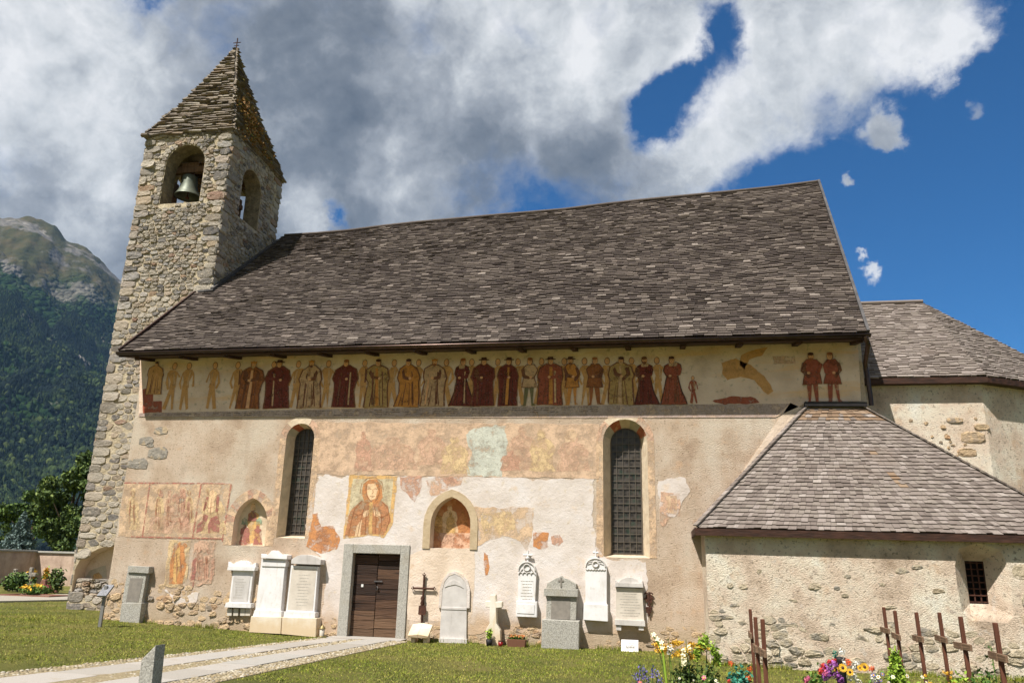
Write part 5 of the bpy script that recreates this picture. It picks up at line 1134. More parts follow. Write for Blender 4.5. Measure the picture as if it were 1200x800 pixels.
# ---- the bell
bw = .40; bz = onY(221, 231, 2.75).z; bh = onY(223, 206, 2.75).z-bz
bell = empty('church_bell', (bc.x, 2.75, bz), 'green bronze church bell hanging in the front belfry arch', 'bell')
b = MB(); b.lathe([(0, bh*.99), (bw*.42, bh*.98), (bw*.55, bh*.93), (bw*.60, bh*.8), (bw*.62, bh*.6), (bw*.68, bh*.4), (bw*.78, bh*.22), (bw*.90, bh*.1), (bw*1.0, .02), (bw*1.0, 0), (bw*.9, .02), (bw*.7, bh*.25), (bw*.5, bh*.9), (0, bh*.93)], (bc.x, 2.75, bz), 28)
b.build('bell_body', M['bronze'], bell, recalc=True)
b = MB(); b.tube([(bc.x, 2.75, bz+bh*.8), (bc.x, 2.75, bz-.02)], .02, 6); b.lathe([(0, -.1), (.05, -.08), (.06, -.03), (.03, .02), (0, .03)], (bc.x, 2.75, bz+.02), 10); b.build('clapper', M['iron'], bell)
b = MB(); b.box(bc.x-.62, bc.x+.62, 2.67, 2.83, bz+bh+.08, bz+bh+.28); b.box(bc.x-.3, bc.x+.3, 2.66, 2.84, bz+bh+.28, bz+bh+.42); b.build('yoke', M['old_wood'], bell)
b = MB()
for dx in (-.12, -.04, .04, .12): b.tube([(bc.x+dx, 2.75, bz+bh*.96), (bc.x+dx, 2.75, bz+bh+.1)], .02, 6)
b.build('crown_loop', M['iron'], bell)

# ================================================================== MEMORIALS ALONG THE WALL
def rect(px0, py0, px1, py1, y): (xa, za), (xb, zb) = fx(px0, py0, y), fx(px1, py1, y); return xa, xb, min(za, zb), max(za, zb)
def memorial(name, loc, label, cat='tombstone', group='memorial stones along the church wall'): return empty(name, loc, label, cat, group)
def lines(mb, xa, xb, zb, zt, n, y, rnd, mi=0):
    for i in range(n):
        z = zt-(zt-zb)*(i+.5)/n; w = (xb-xa)*rnd.uniform(.45, .9); c = (xa+xb)/2; x = c-w/2
        while x < c+w/2-.02: l = rnd.uniform(.02, .07); mb.box(x, min(x+l, c+w/2), y, y+.004, z-.006, z+.006, mi); x += l+.012
rndm = random.Random(55)
# grey stone with sunk dark panel, left end
x0, z0 = fx(155, 733, -.1); t_ = memorial('wall_tombstone', (x0, -.12, gz(x0, 0)), 'grey stone with a sunk darker panel, farthest left against the rubble wall foot')
b = MB(); b.prism(P([(139, 733), (162, 735), (166, 706), (142.5, 706)], -.2), -.2, .02); b.prism(P([(142.5, 706), (166, 706), (172, 671), (149, 670)], -.14), -.14, .02); b.prism(P([(149, 670), (174, 671.5), (175, 663.5), (150, 662.5)], -.18), -.18, .02); b.build('slab', M['granite'], t_, bevel=.012)
b = MB(); b.prism(P([(147.5, 704), (162, 704.5), (167.5, 677), (152.5, 677)], -.15), -.146, -.1); b.build('panel', M['slate'], t_)
# white tablet with arched pediment
x0, z0 = fx(283, 690, -.1); t_ = memorial('wall_tablet', (x0, -.1, z0), 'white marble tablet with arched top and side scrolls, hung low on corbels', 'memorial')
b = MB(); b.prism(P([(268, 706), (292.5, 706.5), (297, 668), (273, 667.5)], -.10), -.10, .02)
b.prism(P([(263, 711), (294, 712), (294.5, 706.5), (264.5, 705.5)], -.16), -.16, .02); b.build('tablet', M['marble'], t_, bevel=.006)
b = MB(); b.prism(P([(266, 667.5), (298, 668.5), (299.5, 664), (267, 663)], -.17), -.17, .02)
arcp = [(267, 663), (299.5, 664), (300, 659), (297, 660), (294, 663), (292, 659), (288, 656.7), (282, 656.3), (276, 658.5), (273, 662), (270, 660), (267.5, 657.5)]; b.prism(P(arcp, -.11), -.11, .02); b.build('pediment', M['marble'], t_, bevel=.006)
b = MB(); xa, xb, zb, zt = rect(270.5, 703, 291, 674, -.1); b.prism(P([(270.5, 704), (290, 704.5), (293.5, 674.5), (274, 674)], -.1), -.108, -.09); b.build('inscription_panel', M['marble_grey'], t_)
b = MB(); xa, xb, zb, zt = rect(272, 701, 290, 677, -.1); lines(b, xa, xb, zb, zt, 8, -.111, rndm); b.build('inscription', M['engraving'], t_)
b = MB()
for px in (267.5, 275, 283, 289): b.prism(P([(px-2, 721), (px+3.5, 721), (px+3.8, 712.5), (px-1.4, 712.3)], -.1), -.09, .02)
b.build('corbel', M['marble_tan'], t_)
# tall steles
def stele(label, L, matm, top, warm):
    x0, _ = fx(L[0], 745, -.2); t_ = memorial('memorial_stele', (x0+.4, -.2, gz(x0, 0)), label)
    bx0, by, bx1 = L
    return t_
x0, _ = fx(315, 742, -.2); t_ = memorial('memorial_stele', (x0, -.15, gz(x0, 0)), 'tall white stele with a wavy peaked cornice on a yellowed block base')
b = MB(); b.prism(P([(291.5, 740.5), (328.8, 742.5), (330, 722.5), (294, 721.5)], -.26), -.26, .02); b.build('base', M['marble_warm'], t_, bevel=.012)
b = MB(); b.prism(P([(296, 721.5), (329.5, 722.3), (330.2, 715.5), (298, 714.5)], -.2), -.2, .02); b.prism(P([(299, 715), (329, 715.8), (334.5, 655), (306.5, 654)], -.16), -.16, .02); b.build('shaft', M['marble'], t_, bevel=.008)
b = MB(); b.prism(P([(306.5, 662.8), (334.5, 663.6), (335, 658), (307, 657)], -.18), -.18, .02); b.prism(P([(305.8, 653.5), (336, 655), (337, 650), (332, 649), (328, 651.2), (324.5, 647.5), (321, 644.5), (318, 645), (314.5, 649), (310, 651), (306, 648.3)], -.23), -.23, .02); b.build('cornice', M['marble'], t_, bevel=.006)
x0, _ = fx(352, 745, -.2); t_ = memorial('memorial_stele', (x0, -.15, gz(x0, 0)), 'tall pale stele with rounded cornice and tan face, next to the granite door frame')
b = MB(); b.prism(P([(329.4, 742.5), (370, 746.5), (371, 724), (330.6, 722.5)], -.26), -.26, .02); b.build('base', M['marble_warm'], t_, bevel=.012)
b = MB(); b.prism(P([(332, 722.5), (369, 723.6), (369.6, 717), (333, 716)], -.2), -.2, .02); b.prism(P([(335, 716), (368.5, 717), (372.5, 663.5), (341, 662)], -.15), -.15, .02); b.build('shaft', M['marble'], t_, bevel=.008)
b = MB(); b.prism(P([(337, 714), (366.5, 715), (371, 666.5), (342.5, 665)], -.15), -.153, -.14); b.build('inscription_panel', M['marble_tan'], t_)
b = MB(); xa, xb, zb, zt = rect(343, 710, 367, 672, -.15); lines(b, xa, xb, zb, zt, 11, -.1555, rndm); b.build('inscription', M['engraving'], t_)
b = MB(); b.prism(P([(341, 660), (375.5, 661.3), (376.3, 655.5), (374, 654.5), (371, 652.6), (366, 650.6), (360, 649.6), (353, 649.6), (347, 651.5), (341.5, 655)], -.23), -.23, .02); b.build('cornice', M['marble_grey'], t_, bevel=.006)
# small brass lantern by its base
p_ = fx(378.5, 743, -.12); o_ = empty('grave_lantern', (p_[0], -.18, gz(p_[0], 0)), 'small dull brass grave lantern beside the stele base', 'lantern')
b = MB(); z = gz(p_[0], 0); b.lathe([(.0, 0), (.075, 0), (.075, .03), (.06, .035)], (p_[0], -.18, z), 12); b.build('foot', M['brass'], o_)
b = MB(); b.lathe([(.055, .035), (.06, .17), (.05, .18)], (p_[0], -.18, z), 8); b.build('glass', M['marble_tan'], o_)
b = MB(); b.lathe([(.07, .175), (.065, .2), (.02, .25), (.0, .27)], (p_[0], -.18, z), 10); b.build('cap', M['brass'], o_)
# iron cross and its stone book
pc = fx(495, 700, -.06); gx = gz(pc[0], 0)
t_ = empty('iron_cross', (pc[0], -.06, .25), 'rusty wrought iron cross with a small plate, rising behind the open stone book', 'cross')
b = MB(); zt_, zb_ = fx(497.5, 673, -.06)[1], .26; zc = fx(495, 689, -.06)[1]; ax = fx(496.3, 690, -.06)[0]; hw = .245
b.tube([(ax, -.06, zb_), (ax, -.06, zt_)], .022, 8); b.tube([(ax-hw, -.06, zc), (ax+hw, -.06, zc)], .022, 8)
for p in ((ax-hw, zc), (ax+hw, zc), (ax, zt_)): 
    for d in ((.03, 0), (-.03, 0), (0, .03), (0, -.03)): b.lathe([(0, -.02), (.018, 0), (0, .02)], (p[0]+d[0], -.06, p[1]+d[1]), 8)
zk = fx(492, 703, -.06)[1]; b.lathe([(.02, -.12), (.05, -.06), (.03, 0), (.05, .05), (.02, .1)], (ax-.01, -.06, zk), 10); b.build('cross_bars', M['iron'], t_)
b = MB(); za = fx(490.5, 714, -.06)[1]; b.prism([(ax-.085, za-.09), (ax-.06, za-.105), (ax+.06, za-.105), (ax+.085, za-.09), (ax+.08, za+.08), (ax+.04, za+.10), (ax-.04, za+.10), (ax-.08, za+.08)], -.085, -.07); b.build('name_plate', M['iron'], t_)
bk = empty('stone_book', (pc[0], -.3, gx), 'cream stone open book on two stubby supports under the iron cross', 'grave marker')
b = MB(); xa, xm, xb = fx(479.5, 740, -.4)[0], fx(491.5, 740, -.4)[0], fx(503.5, 740, -.4)[0]
for (p, q, s1, s2) in ((xa, xm, 0, .03), (xm, xb, .03, 0)):
    b.add([(p, -.50, .15+s1), (q, -.50, .15+s2), (q, -.18, .36+s2), (p, -.18, .36+s1), (p, -.48, .10), (q, -.48, .10), (q, -.16, .31), (p, -.16, .31)], [(0, 1, 2, 3), (7, 6, 5, 4), (0, 4, 5, 1), (1, 5, 6, 2), (2, 6, 7, 3), (3, 7, 4, 0)])
b.build('pages', M['marble_warm'], bk, bevel=.01, recalc=True)
for x in (xa+.05, xb-.13):
    b = MB(); b.prism([(x, -.05), (x+.09, -.05), (x+.09, .15), (x, .15)], -.42, -.2); b.build('support', M['marble_warm'], bk, bevel=.01)
# arched grey slab set in the smooth plaster
x0, _ = fx(531, 750, -.1); t_ = memorial('arched_slab', (x0, -.08, 0), 'grey arched gravestone with a pale rim standing right of the iron cross')
ar = [(514.5, 754), (546.5, 756), (547, 712), (547.5, 690), (545.5, 682), (540, 675.5), (533, 672), (526, 674.5), (521, 681), (518.5, 690), (517, 712)]
b = MB(); b.prism(P(ar, -.05), -.05, .02); b.build('slab', M['marble_grey'], t_, bevel=.01)
b = MB(); inner = P(ar[2:], -.05); cxm = sum(p[0] for p in inner)/len(inner); outer_ = grow(inner, cxm, inner[1][1], .06); ring(b, inner, outer_, -.056, .0); b.build('rim', M['white_plaster'], t_, recalc=True)
b = MB(); b.prism(P([(514, 757), (547.3, 758.5), (547, 748.5), (514.8, 747)], -.12), -.12, .02); b.prism(P([(517.2, 713.5), (547, 714.5), (547, 711.5), (517.3, 710.5)], -.05), -.062, -.03)
b.build('ledge', M['marble_grey'], t_, bevel=.006)
b = MB(); b.prism(P([(521, 688), (526, 681.5), (532.5, 678.5), (539, 682), (543.5, 689), (539, 686.5), (533, 684.5), (526, 686)], -.05), -.062, -.03); b.build('relief', M['marble_grey'], t_, bevel=.004)
# white stone cross
x0, _ = fx(578, 750, -.25); t_ = empty('stone_cross', (x0, -.2, 0), 'weathered white stone cross on a sloping foot beside the potted plant', 'cross')
b = MB(); yf = -.26
cp_ = [(568.5, 757), (587, 758), (586, 738), (581.8, 730), (581.2, 712), (588, 711.5), (588.4, 704.5), (581, 704.5), (580.8, 696.5), (574.5, 696.5), (574.3, 704), (569, 703.5), (568.6, 710.8), (573.6, 711.5), (573.6, 730), (569.4, 737)]
b.prism(P(cp_, yf), yf, yf+.17); b.build('cross_body', M['marble_warm'], t_, bevel=.015)
# potted plant and red candle and planter
def potted(name, px, py, label, cat, blossoms): pass
p_ = fx(573, 757, -.38); o_ = empty('potted_plant', (p_[0], -.38, 0), 'black pot with a pale green plant at the foot of the stone cross', 'potted plant')
b = MB(); b.lathe([(0, 0), (.055, 0), (.075, .13), (.07, .13), (.06, .1), (0, .1)], (p_[0], -.38, 0), 14); b.build('pot', M['pot_black'], o_)
rng = np.random.default_rng(3); Vv, Ff = leaf_cloud(rng, [(p_[0], -.38, .23, .065, .065, .11)], 220, .028, .2); fast_mesh('leaves', Vv, Ff, M['leaf_lime'], o_)
p_ = fx(586.5, 758, -.34); o_ = empty('grave_candle', (p_[0], -.34, 0), 'small dark red grave candle between the stone cross and planter', 'candle')
b = MB(); b.lathe([(0, 0), (.045, 0), (.055, .05), (.05, .1), (0, .1)], (p_[0], -.34, -.01), 12); b.build('candle_glass', M['red_glass'], o_)
b = MB(); b.lathe([(.052, .1), (.05, .125), (0, .13)], (p_[0], -.34, -.01), 12); b.build('lid', M['iron'], o_)
xa, xb = fx(594.5, 757, -.3)[0], fx(616.5, 757, -.3)[0]; o_ = empty('flower_planter', ((xa+xb)/2, -.3, 0), 'long brown planter of peach orange flowers on the ground', 'planter')
b = MB(); b.prism([(xa+.02, -.02), (xb-.02, -.02), (xb, .15), (xa, .15)], -.38, -.2); b.build('trough', M['pot_brown'], o_, bevel=.008)
rng = np.random.default_rng(4); Vv, Ff = leaf_cloud(rng, [((xa+xb)/2, -.29, .17, .2, .08, .05)], 260, .03, .1); fast_mesh('leaves', Vv, Ff, M['leaf_garden'], o_)
Vv, Ff = leaf_cloud(rng, [(xa+(xb-xa)*k/5, -.30, .21, .045, .06, .03) for k in range(1, 5)], 260, .024, .3); fast_mesh('blossoms', Vv, Ff, petal('apricot', lin(216, 150, 96)), o_)
# gothic white tablet with text
x0, z0 = fx(617, 690, -.1); t_ = memorial('wall_tablet', (x0, -.1, z0), 'slim white gothic tablet with openwork arch and rows of faded script above the brown planter', 'memorial')
b = MB(); b.prism(P([(607, 705), (627, 705.5), (628.5, 668), (627, 663), (622, 659.5), (617.5, 658), (612, 660), (608.5, 664), (607.3, 670)], -.10), -.10, .02); b.build('tablet', M['marble'], t_, bevel=.006)
b = MB(); b.prism(P([(604.5, 722), (629, 723), (629.3, 704.5), (604.8, 703.5)], -.14), -.14, .02); b.build('lower_block', M['marble'], t_, bevel=.008)
b = MB(); b.prism(P([(606, 718), (626, 719), (626.5, 708), (606.5, 707)], -.14), -.15, -.13); b.build('plaque', M['marble'], t_, bevel=.004)
b = MB(); xa, xb, zb, zt = rect(608.5, 703, 627, 679, -.1); lines(b, xa, xb, zb, zt, 7, -.1035, rndm); b.build('inscription', M['engraving'], t_)
b = MB()
cx, cz = fx(617.5, 668, -.1); R_ = fx(627.3, 668, -.1)[0]-cx
b.tube([(cx+R_*math.cos(a), -.11, cz+R_*math.sin(a)*.95) for a in np.linspace(0, math.pi, 16)], .018, 6); b.tube([(cx+.07*math.cos(a), -.115, cz+.06+.07*math.sin(a)) for a in np.linspace(0, 2*math.pi, 14)], .014, 6)
for k in range(4): x = cx-R_+R_*(k+.5)/2; b.tube([(x+R_*.24*math.cos(a), -.11, cz-.08+R_*.24*math.sin(a)) for a in np.linspace(0, math.pi, 8)], .012, 5)
for k in (-1, 1): b.tube([(cx+k*R_, -.11, cz-.08), (cx+k*.1, -.11, cz+.03)], .012, 5)
b.build('tracery', M['marble_grey'], t_)
b = MB(); ft = fx(618, 645, -.08); b.tube([(cx+.01, -.07, cz+R_), (cx+.01, -.07, ft[1])], .025, 6); b.tube([(cx-.09, -.07, ft[1]-.09), (cx+.11, -.07, ft[1]-.09)], .025, 6); b.lathe([(0, -.05), (.055, 0), (0, .05)], (cx+.01, -.07, cz+R_+.08), 8); b.build('finial', M['marble'], t_)
# granite monument with pediment
x0, _ = fx(656, 760, -.2); t_ = memorial('granite_monument', (x0, -.2, 0), 'speckled grey granite monument with gabled top, dark panel and big square base')
b = MB(); b.prism(P([(634, 761), (678.3, 763), (679, 727), (635, 725)], -.30), -.30, .02); b.build('base', M['granite'], t_, bevel=.02)
b = MB(); b.prism(P([(639.5, 725.5), (675, 726), (676, 697), (641, 696)], -.2), -.2, .02); b.prism(P([(637, 697.5), (677, 699), (677.5, 690), (637.5, 689)], -.26), -.26, .02); b.prism(P([(640, 689.5), (675, 690.5), (675.5, 684), (664, 677.5), (660, 676.5), (657.5, 673.8), (655, 676), (651, 677), (641, 683)], -.2), -.2, .02); b.build('frame', M['granite'], t_, bevel=.01)
b = MB(); b.prism(P([(645.5, 724.5), (668, 725), (668.5, 700.5), (646.3, 699.5)], -.2), -.205, -.19); b.build('panel', M['slate'], t_)
b = MB(); cx, cz = fx(657.5, 681.5, -.2); b.box(cx-.015, cx+.015, -.215, -.2, cz-.1, cz+.09); b.box(cx-.06, cx+.06, -.213, -.2, cz+.01, cz+.04); b.build('carved_cross', M['slate'], t_)
# white pointed tablet
x0, z0 = fx(698, 690, -.1); t_ = memorial('wall_tablet', (x0, -.1, z0), 'tall white blank tablet with a carved pointed top under the second window', 'memorial')
b = MB(); b.prism(P([(686, 707), (711, 708), (711, 663), (708, 659), (703, 655), (698, 652), (693, 655.5), (688.5, 659.5), (686.2, 664)], -.12), -.12, .02); b.build('tablet', M['marble'], t_, bevel=.006)
b = MB(); b.prism(P([(683.5, 726), (712.5, 728), (712.3, 708), (684, 706.5)], -.16), -.16, .02); b.build('lower_block', M['marble'], t_, bevel=.01)
cx, cz = fx(698, 663.5, -.12); R_ = fx(709.5, 663, -.12)[0]-cx
b = MB(); b.tube([(cx+R_*math.cos(a), -.125, cz+R_*math.sin(a)*.8) for a in np.linspace(0, math.pi, 16)], .018, 6); b.tube([(cx+.06*math.cos(a), -.13, cz+.05+.06*math.sin(a)) for a in np.linspace(0, 2*math.pi, 12)], .018, 6)
for k in range(7): x = cx-R_+R_*(k+.5)/3.5; b.tube([(x+R_*.13*math.cos(a), -.125, cz-.05-R_*.1*math.sin(a)) for a in np.linspace(0, math.pi, 6)], .012, 5)
for a in np.linspace(.3, math.pi-.3, 6): b.tube([(cx+.09*math.cos(a), -.125, cz+.05+.08*math.sin(a)), (cx+R_*.85*math.cos(a), -.125, cz+R_*.68*math.sin(a))], .01, 5)
b.build('tracery', M['marble_grey'], t_)
b = MB(); b.tube([(cx, -.1, cz+R_*.8), (cx, -.1, fx(698, 643, -.1)[1])], .02, 6); b.tube([(cx-.06, -.1, fx(698, 647, -.1)[1]), (cx+.06, -.1, fx(698, 647, -.1)[1])], .02, 6); b.build('finial', M['marble'], t_)
# tan grey tablet with arched pediment on brackets
x0, z0 = fx(738, 705, -.1); t_ = memorial('wall_tablet', (x0, -.1, z0), 'greyish tan tablet with low arched pediment on two brackets, above the small white plaque', 'memorial')
b = MB(); b.prism(P([(721.5, 726), (755, 727), (752.5, 689), (722, 688)], -.12), -.12, .02); b.build('tablet', M['marble_tan'], t_, bevel=.006)
b = MB(); b.prism(P([(720.5, 687), (754, 688), (753.5, 683.5), (721, 682.5)], -.18), -.18, .02); b.prism(P([(721, 682.5), (753.3, 683.5), (753, 680), (750, 682), (746, 678.5), (741, 676.2), (735, 675.8), (729, 677.8), (725, 681.5), (721, 679)], -.13), -.13, .02); b.build('pediment', M['marble_grey'], t_, bevel=.006)
b = MB(); b.prism(P([(720.5, 731.5), (756.3, 733.5), (755.8, 727), (720.5, 725.5)], -.18), -.18, .02); b.build('ledge', M['marble_grey'], t_, bevel=.006)
b = MB(); xa, xb, zb, zt = rect(725, 722, 751, 694, -.12); lines(b, xa, xb, zb, zt, 9, -.1235, rndm); b.build('inscription', M['engraving'], t_)
for px in (722, 748.5):
    b = MB(); b.prism(P([(px, 738), (px+6, 738.5), (px+6, 732.2), (px, 731.8)], -.15), -.15, .02); b.build('bracket', M['marble_grey'], t_, bevel=.006)
# small white plaque
x0, _ = fx(738, 760, -.2); t_ = memorial('leaning_plaque', (x0, -.2, 0), 'small plain white plaque leaning on the wall foot below the tan tablet', 'memorial')
(xa, za), (xb, zb) = fx(728, 762, -.2), fx(748, 750, -.2)
b = MB(); b.add([(xa, -.24, za-.04), (xb, -.24, za-.04), (xb, -.13, zb), (xa, -.13, zb), (xa, -.19, za-.04), (xb, -.19, za-.04), (xb, -.09, zb), (xa, -.09, zb)], [(0, 1, 2, 3), (7, 6, 5, 4), (0, 4, 5, 1), (1, 5, 6, 2), (2, 6, 7, 3), (3, 7, 4, 0)]); b.build('slab', M['marble'], t_, bevel=.006, recalc=True)
b = MB(); lines(b, xa+.06, xb-.06, za+.06, za+.17, 3, -.222, rndm); b.build('inscription', M['engraving'], t_)
# rusty ornament on the wall
cx, cz = fx(760.5, 706, -.05); t_ = empty('iron_ornament', (cx, -.05, cz), 'small rusty iron ornament fixed to the wall right of the tan tablet', 'ornament')
b = MB(); b.tube([(cx, -.04, cz-.26), (cx+.01, -.04, cz+.22)], .02, 6)
for s in (-1, 1):
    for (z, r) in ((.13, .08), (.02, .09), (-.14, .06)): b.tube([(cx+s*r*(1-math.cos(a))*.6, -.045, cz+z+r*.9*math.sin(a)) for a in np.linspace(-1.2, 2.6, 9)], .014, 5)
b.prism([(cx-.07, cz+.02), (cx+.06, cz), (cx+.07, cz+.15), (cx, cz+.2), (cx-.06, cz+.15)], -.05, -.035); b.prism([(cx-.06, cz-.2), (cx+.04, cz-.2), (cx+.05, cz-.08), (cx-.06, cz-.08)], -.05, -.035); b.build('scrollwork', M['iron'], t_)
# info panel on a post
p0 = onZ(117, 733, .15); t_ = empty('info_sign', (p0.x, p0.y, gz(p0.x, p0.y)), 'tilted grey information panel on a single steel post at the church corner', 'sign')
py_ = p0.y; b = MB(); b.box(p0.x-.035, p0.x+.035, py_-.02, py_+.02, .1, .98); b.build('post', M['sign_post'], t_)
(xa, za), (xb, zb) = fx(118.5, 697, py_), fx(127.5, 686, py_)
b = MB(); b.add([(xa, py_-.14, za), (xa+.22, py_-.14, za), (xa+.22, py_+.08, zb+.02), (xa, py_+.08, zb+.02), (xa, py_-.12, za-.03), (xa+.22, py_-.12, za-.03), (xa+.22, py_+.1, zb-.01), (xa, py_+.1, zb-.01)], [(0, 1, 2, 3), (7, 6, 5, 4), (0, 4, 5, 1), (1, 5, 6, 2), (2, 6, 7, 3), (3, 7, 4, 0)]); b.build('panel', M['sign_panel'], t_, recalc=True)
# granite post beside the path, slanted top
pb = onZ(176, 836, 0); t_ = empty('granite_post', (pb.x, pb.y, gz(pb.x, pb.y)), 'short slanted granite post standing on the lawn by the path', 'post')
def atd(px, py): return fx(px, py, pb.y)
q = [atd(160, 836), atd(178, 836), atd(186.5, 754.5), atd(170, 771)]
b = MB(); b.prism(q, pb.y-.06, pb.y+.12); o_ = b.build('stone_block', M['granite'], t_, bevel=.01)

# ================================================================== GRAVE CROSSES
rndc = random.Random(8)
def grave_cross_parts(t_):
    b = MB(); b.box(-.017, .017, -.02, .02, -.05, 1.11); b.build('post', M['cross_wood'], t_, bevel=.004, local=True)
    b = MB(); b.box(-.030, -.008, -.19, .19, .81, .87); b.build('crossbar', M['cross_bar'], t_, bevel=.004, local=True)
    b = MB(); b.box(-.038, -.0305, -.022, .022, .805, .875); b.build('name_tag', M['cross_bar'], t_, local=True)
cr = [(881, 743, 9.9, 'thin brown wooden cross, left and tallest of the three near the orange flowers'), (887.5, 759, 8.2, 'brown wooden cross in the middle of the three near the orange flowers'), (896, 764, 7.7, 'brown wooden cross, right of the three near the orange flowers'),
      (1039, 738, 11.2, 'slender red-brown cross just left of the thuja shrub top'), (1052, 745, 10.2, 'dark thin wooden cross rising directly behind the thuja shrub'), (1078.5, 748, 9.9, 'wooden cross with grey bar standing first to the right of the thuja'), (1104.5, 748, 10.0, 'wooden cross with long grey bar, directly below left of the barred window'),
      (1131, 757, 8.9, 'thick brown wooden cross just below the barred window'), (1172, 769, 7.9, 'nearest and largest wooden cross, beside the peach rose at the right edge')]
first = None
for i, (px, py, d, lb) in enumerate(cr):
    p = onY(px, py, CAM[1]+d*.97)
    if first is None:
        t_ = first = empty('grave_cross', (0, 0, 0)); grave_cross_parts(t_)
    else:
        t_ = first.copy(); COL.objects.link(t_)
        for ch in first.children: c = ch.copy(); COL.objects.link(c); c.parent = t_
    tag(t_, lb, 'cross', 'wooden grave crosses'); lean = -.02-.02*rndc.random() if px > 1000 else rndc.uniform(-.02, .0); t_.location = (p.x-.84*math.sin(lean), p.y, p.z-.84)
    t_.rotation_euler = (rndc.uniform(-.02, .02), lean, rndc.uniform(-.06, .06))

# ================================================================== FLOWERS
rng = np.random.default_rng(21)
def at(px, py, d): p = onY(px, py, CAM[1]+d); return p
def gplant(name, base, label, cat, parts, group=None):
    o = empty(name, base, label, cat, group)
    for (pn, ma, (Vv, Ff)) in parts: fast_mesh(pn, Vv, Ff, ma, o)
    return o
def stems(o, pts, r=.006, ma=None):
    b = MB()
    for (a_, c_) in pts: b.tube([a_, ((a_[0]+c_[0])/2+.01, (a_[1]+c_[1])/2, (a_[2]+c_[2])/2), c_], r, 5)
    return b.build('stem', ma or M['leaf_garden'], o)
def blossom(b, c, r, n, mi_p=0, mi_c=None, face=Vector((0, -1, .5))):
    """petals around a centre facing 'face'"""
    f = Vector(face).normalized(); a = f.orthogonal().normalized(); e = f.cross(a); c = Vector(c)
    for k in range(n):
        t = 2*math.pi*k/n; d = a*math.cos(t)+e*math.sin(t); s = d.cross(f)
        b.add([c, c+d*r*.6+s*r*.3+f*r*.12, c+d*r+f*r*.02, c+d*r*.6-s*r*.3+f*r*.12], [(0, 1, 2, 3)], mi_p)
    if mi_c is not None:
        m_ = [c+f*r*.12+(a*math.cos(2*math.pi*k/8)+e*math.sin(2*math.pi*k/8))*r*.36 for k in range(8)]; b.add(m_+[c+f*r*.25], [(k, (k+1) % 8, 8) for k in range(8)], mi_c)
def pompon(b, c, r, mi, rs, n=46):
    for k in range(n):
        d = Vector((rs.gauss(0, 1), rs.gauss(0, 1), rs.gauss(0, 1))).normalized(); p = Vector(c)+d*r*rs.uniform(.6, 1); s = d.orthogonal().normalized()*r*.34; e = d.cross(s)
        b.add([p-s, p-e*.7+d*r*.12, p+s+d*r*.2, p+e*.7+d*r*.12], [(0, 1, 2, 3)], mi)
rs = random.Random(2)
# goldenrod clump
d = 9.0; p = at(806, 765, d); gb = (p.x, p.y, 0); zt = p.z
dzg = p.z-.54
o = empty('goldenrod', gb, 'bushy goldenrod with yellow flower heads and dark foliage in front of the lawn', 'plant')
bl = [(p.x+dx, p.y+dy, zz_+dzg*.8, .14, .14, .19) for dx, dy, zz_ in ((-.12, 0, .16), (.12, .05, .2), (.2, 0, .34), (.0, .1, .34), (-.06, -.05, .28), (.24, .05, .1))]
Vv, Ff = leaf_cloud(rng, bl, 2600, .022, .1); fast_mesh('foliage', Vv, Ff, M['leaf_dark'], o)
bl = [(p.x+dx, p.y+dy, zz_+dzg, .08, .09, .035) for dx, dy, zz_ in ((-.30, .1, .60), (-.20, 0, .59), (-.1, .1, .63), (-.02, 0, .57), (.06, .05, .62), (-.12, -.06, .53), (.02, .06, .50), (.16, .02, .60), (-.26, .03, .55))]
Vv, Ff = leaf_cloud(rng, bl, 2400, .012, .05); fast_mesh('flower_heads', Vv, Ff, M['p_gold'], o)
bl = [(p.x+dx, p.y+dy, zz_+dzg, .05, .06, .09) for dx, dy, zz_ in ((.14, 0, .62), (.2, .05, .66), (.26, 0, .58), (.1, 0, .55), (.3, .03, .5))]
Vv, Ff = leaf_cloud(rng, bl, 900, .018, .1); fast_mesh('upper_leaves', Vv, Ff, M['leaf_lime'], o)
stems(o, [((p.x+dx*.5, p.y, 0), (p.x+dx, p.y+.03, .58+dzg)) for dx in (-.3, -.2, -.1, 0, .1, .2, .28)], .005)
# gladiolus / lilies
def lily(px, py, d, label, n, mp):
    p = at(px, py, d); o = empty('gladiolus', (p.x, p.y, 0), label, 'flower', None); b = MB()
    for k in range(n):
        z = p.z-.02-.042*k; pompon(b, (p.x+rs.uniform(-.035, .035), p.y-.03, z), .034+.006*k, 0, rs, 20)
    b.build('petals', [mp, M['p_yellow']], o); stems(o, [((p.x+.02, p.y, 0), (p.x, p.y, p.z+.06))], .004, M['leaf_dark'])
    b = MB()
    for s in (-1, 1, .4): b.add([(p.x, p.y, 0), (p.x+.03*s, p.y, .02), (p.x+.09*s, p.y-.02, .5), (p.x+.02*s, p.y, .45)], [(0, 1, 2, 3)])
    b.build('leaves', M['leaf_dark'], o)
lily(804, 756, 8.9, 'cream gladiolus spike with big open blooms above the goldenrod', 4, M['p_cream']); lily(783, 755, 8.8, 'small white gladiolus standing left among the goldenrod', 2, M['p_white'])
# leaning dry stalk
p = at(764, 741, 8.8); q = at(781, 798, 8.8); o = empty('dry_stalk', (q.x, q.y, 0), 'long bent yellowing flower stalk leaning left over the goldenrod', 'plant')
b = MB(); b.tube([(q.x+.02, q.y, 0), (q.x, q.y, q.z), at(777, 765, 8.8), at(771, 752, 8.8), at(763, 741, 8.8)], [.014, .013, .012, .01, .008], 6); b.build('stalk', M['leaf_lime'], o)
b = MB()
for (px, py) in ((766, 743), (770, 748), (775, 752), (776, 758)): blossom(b, at(px, py, 8.78), .03, 5, 0)
b.build('buds', M['p_cream'], o)
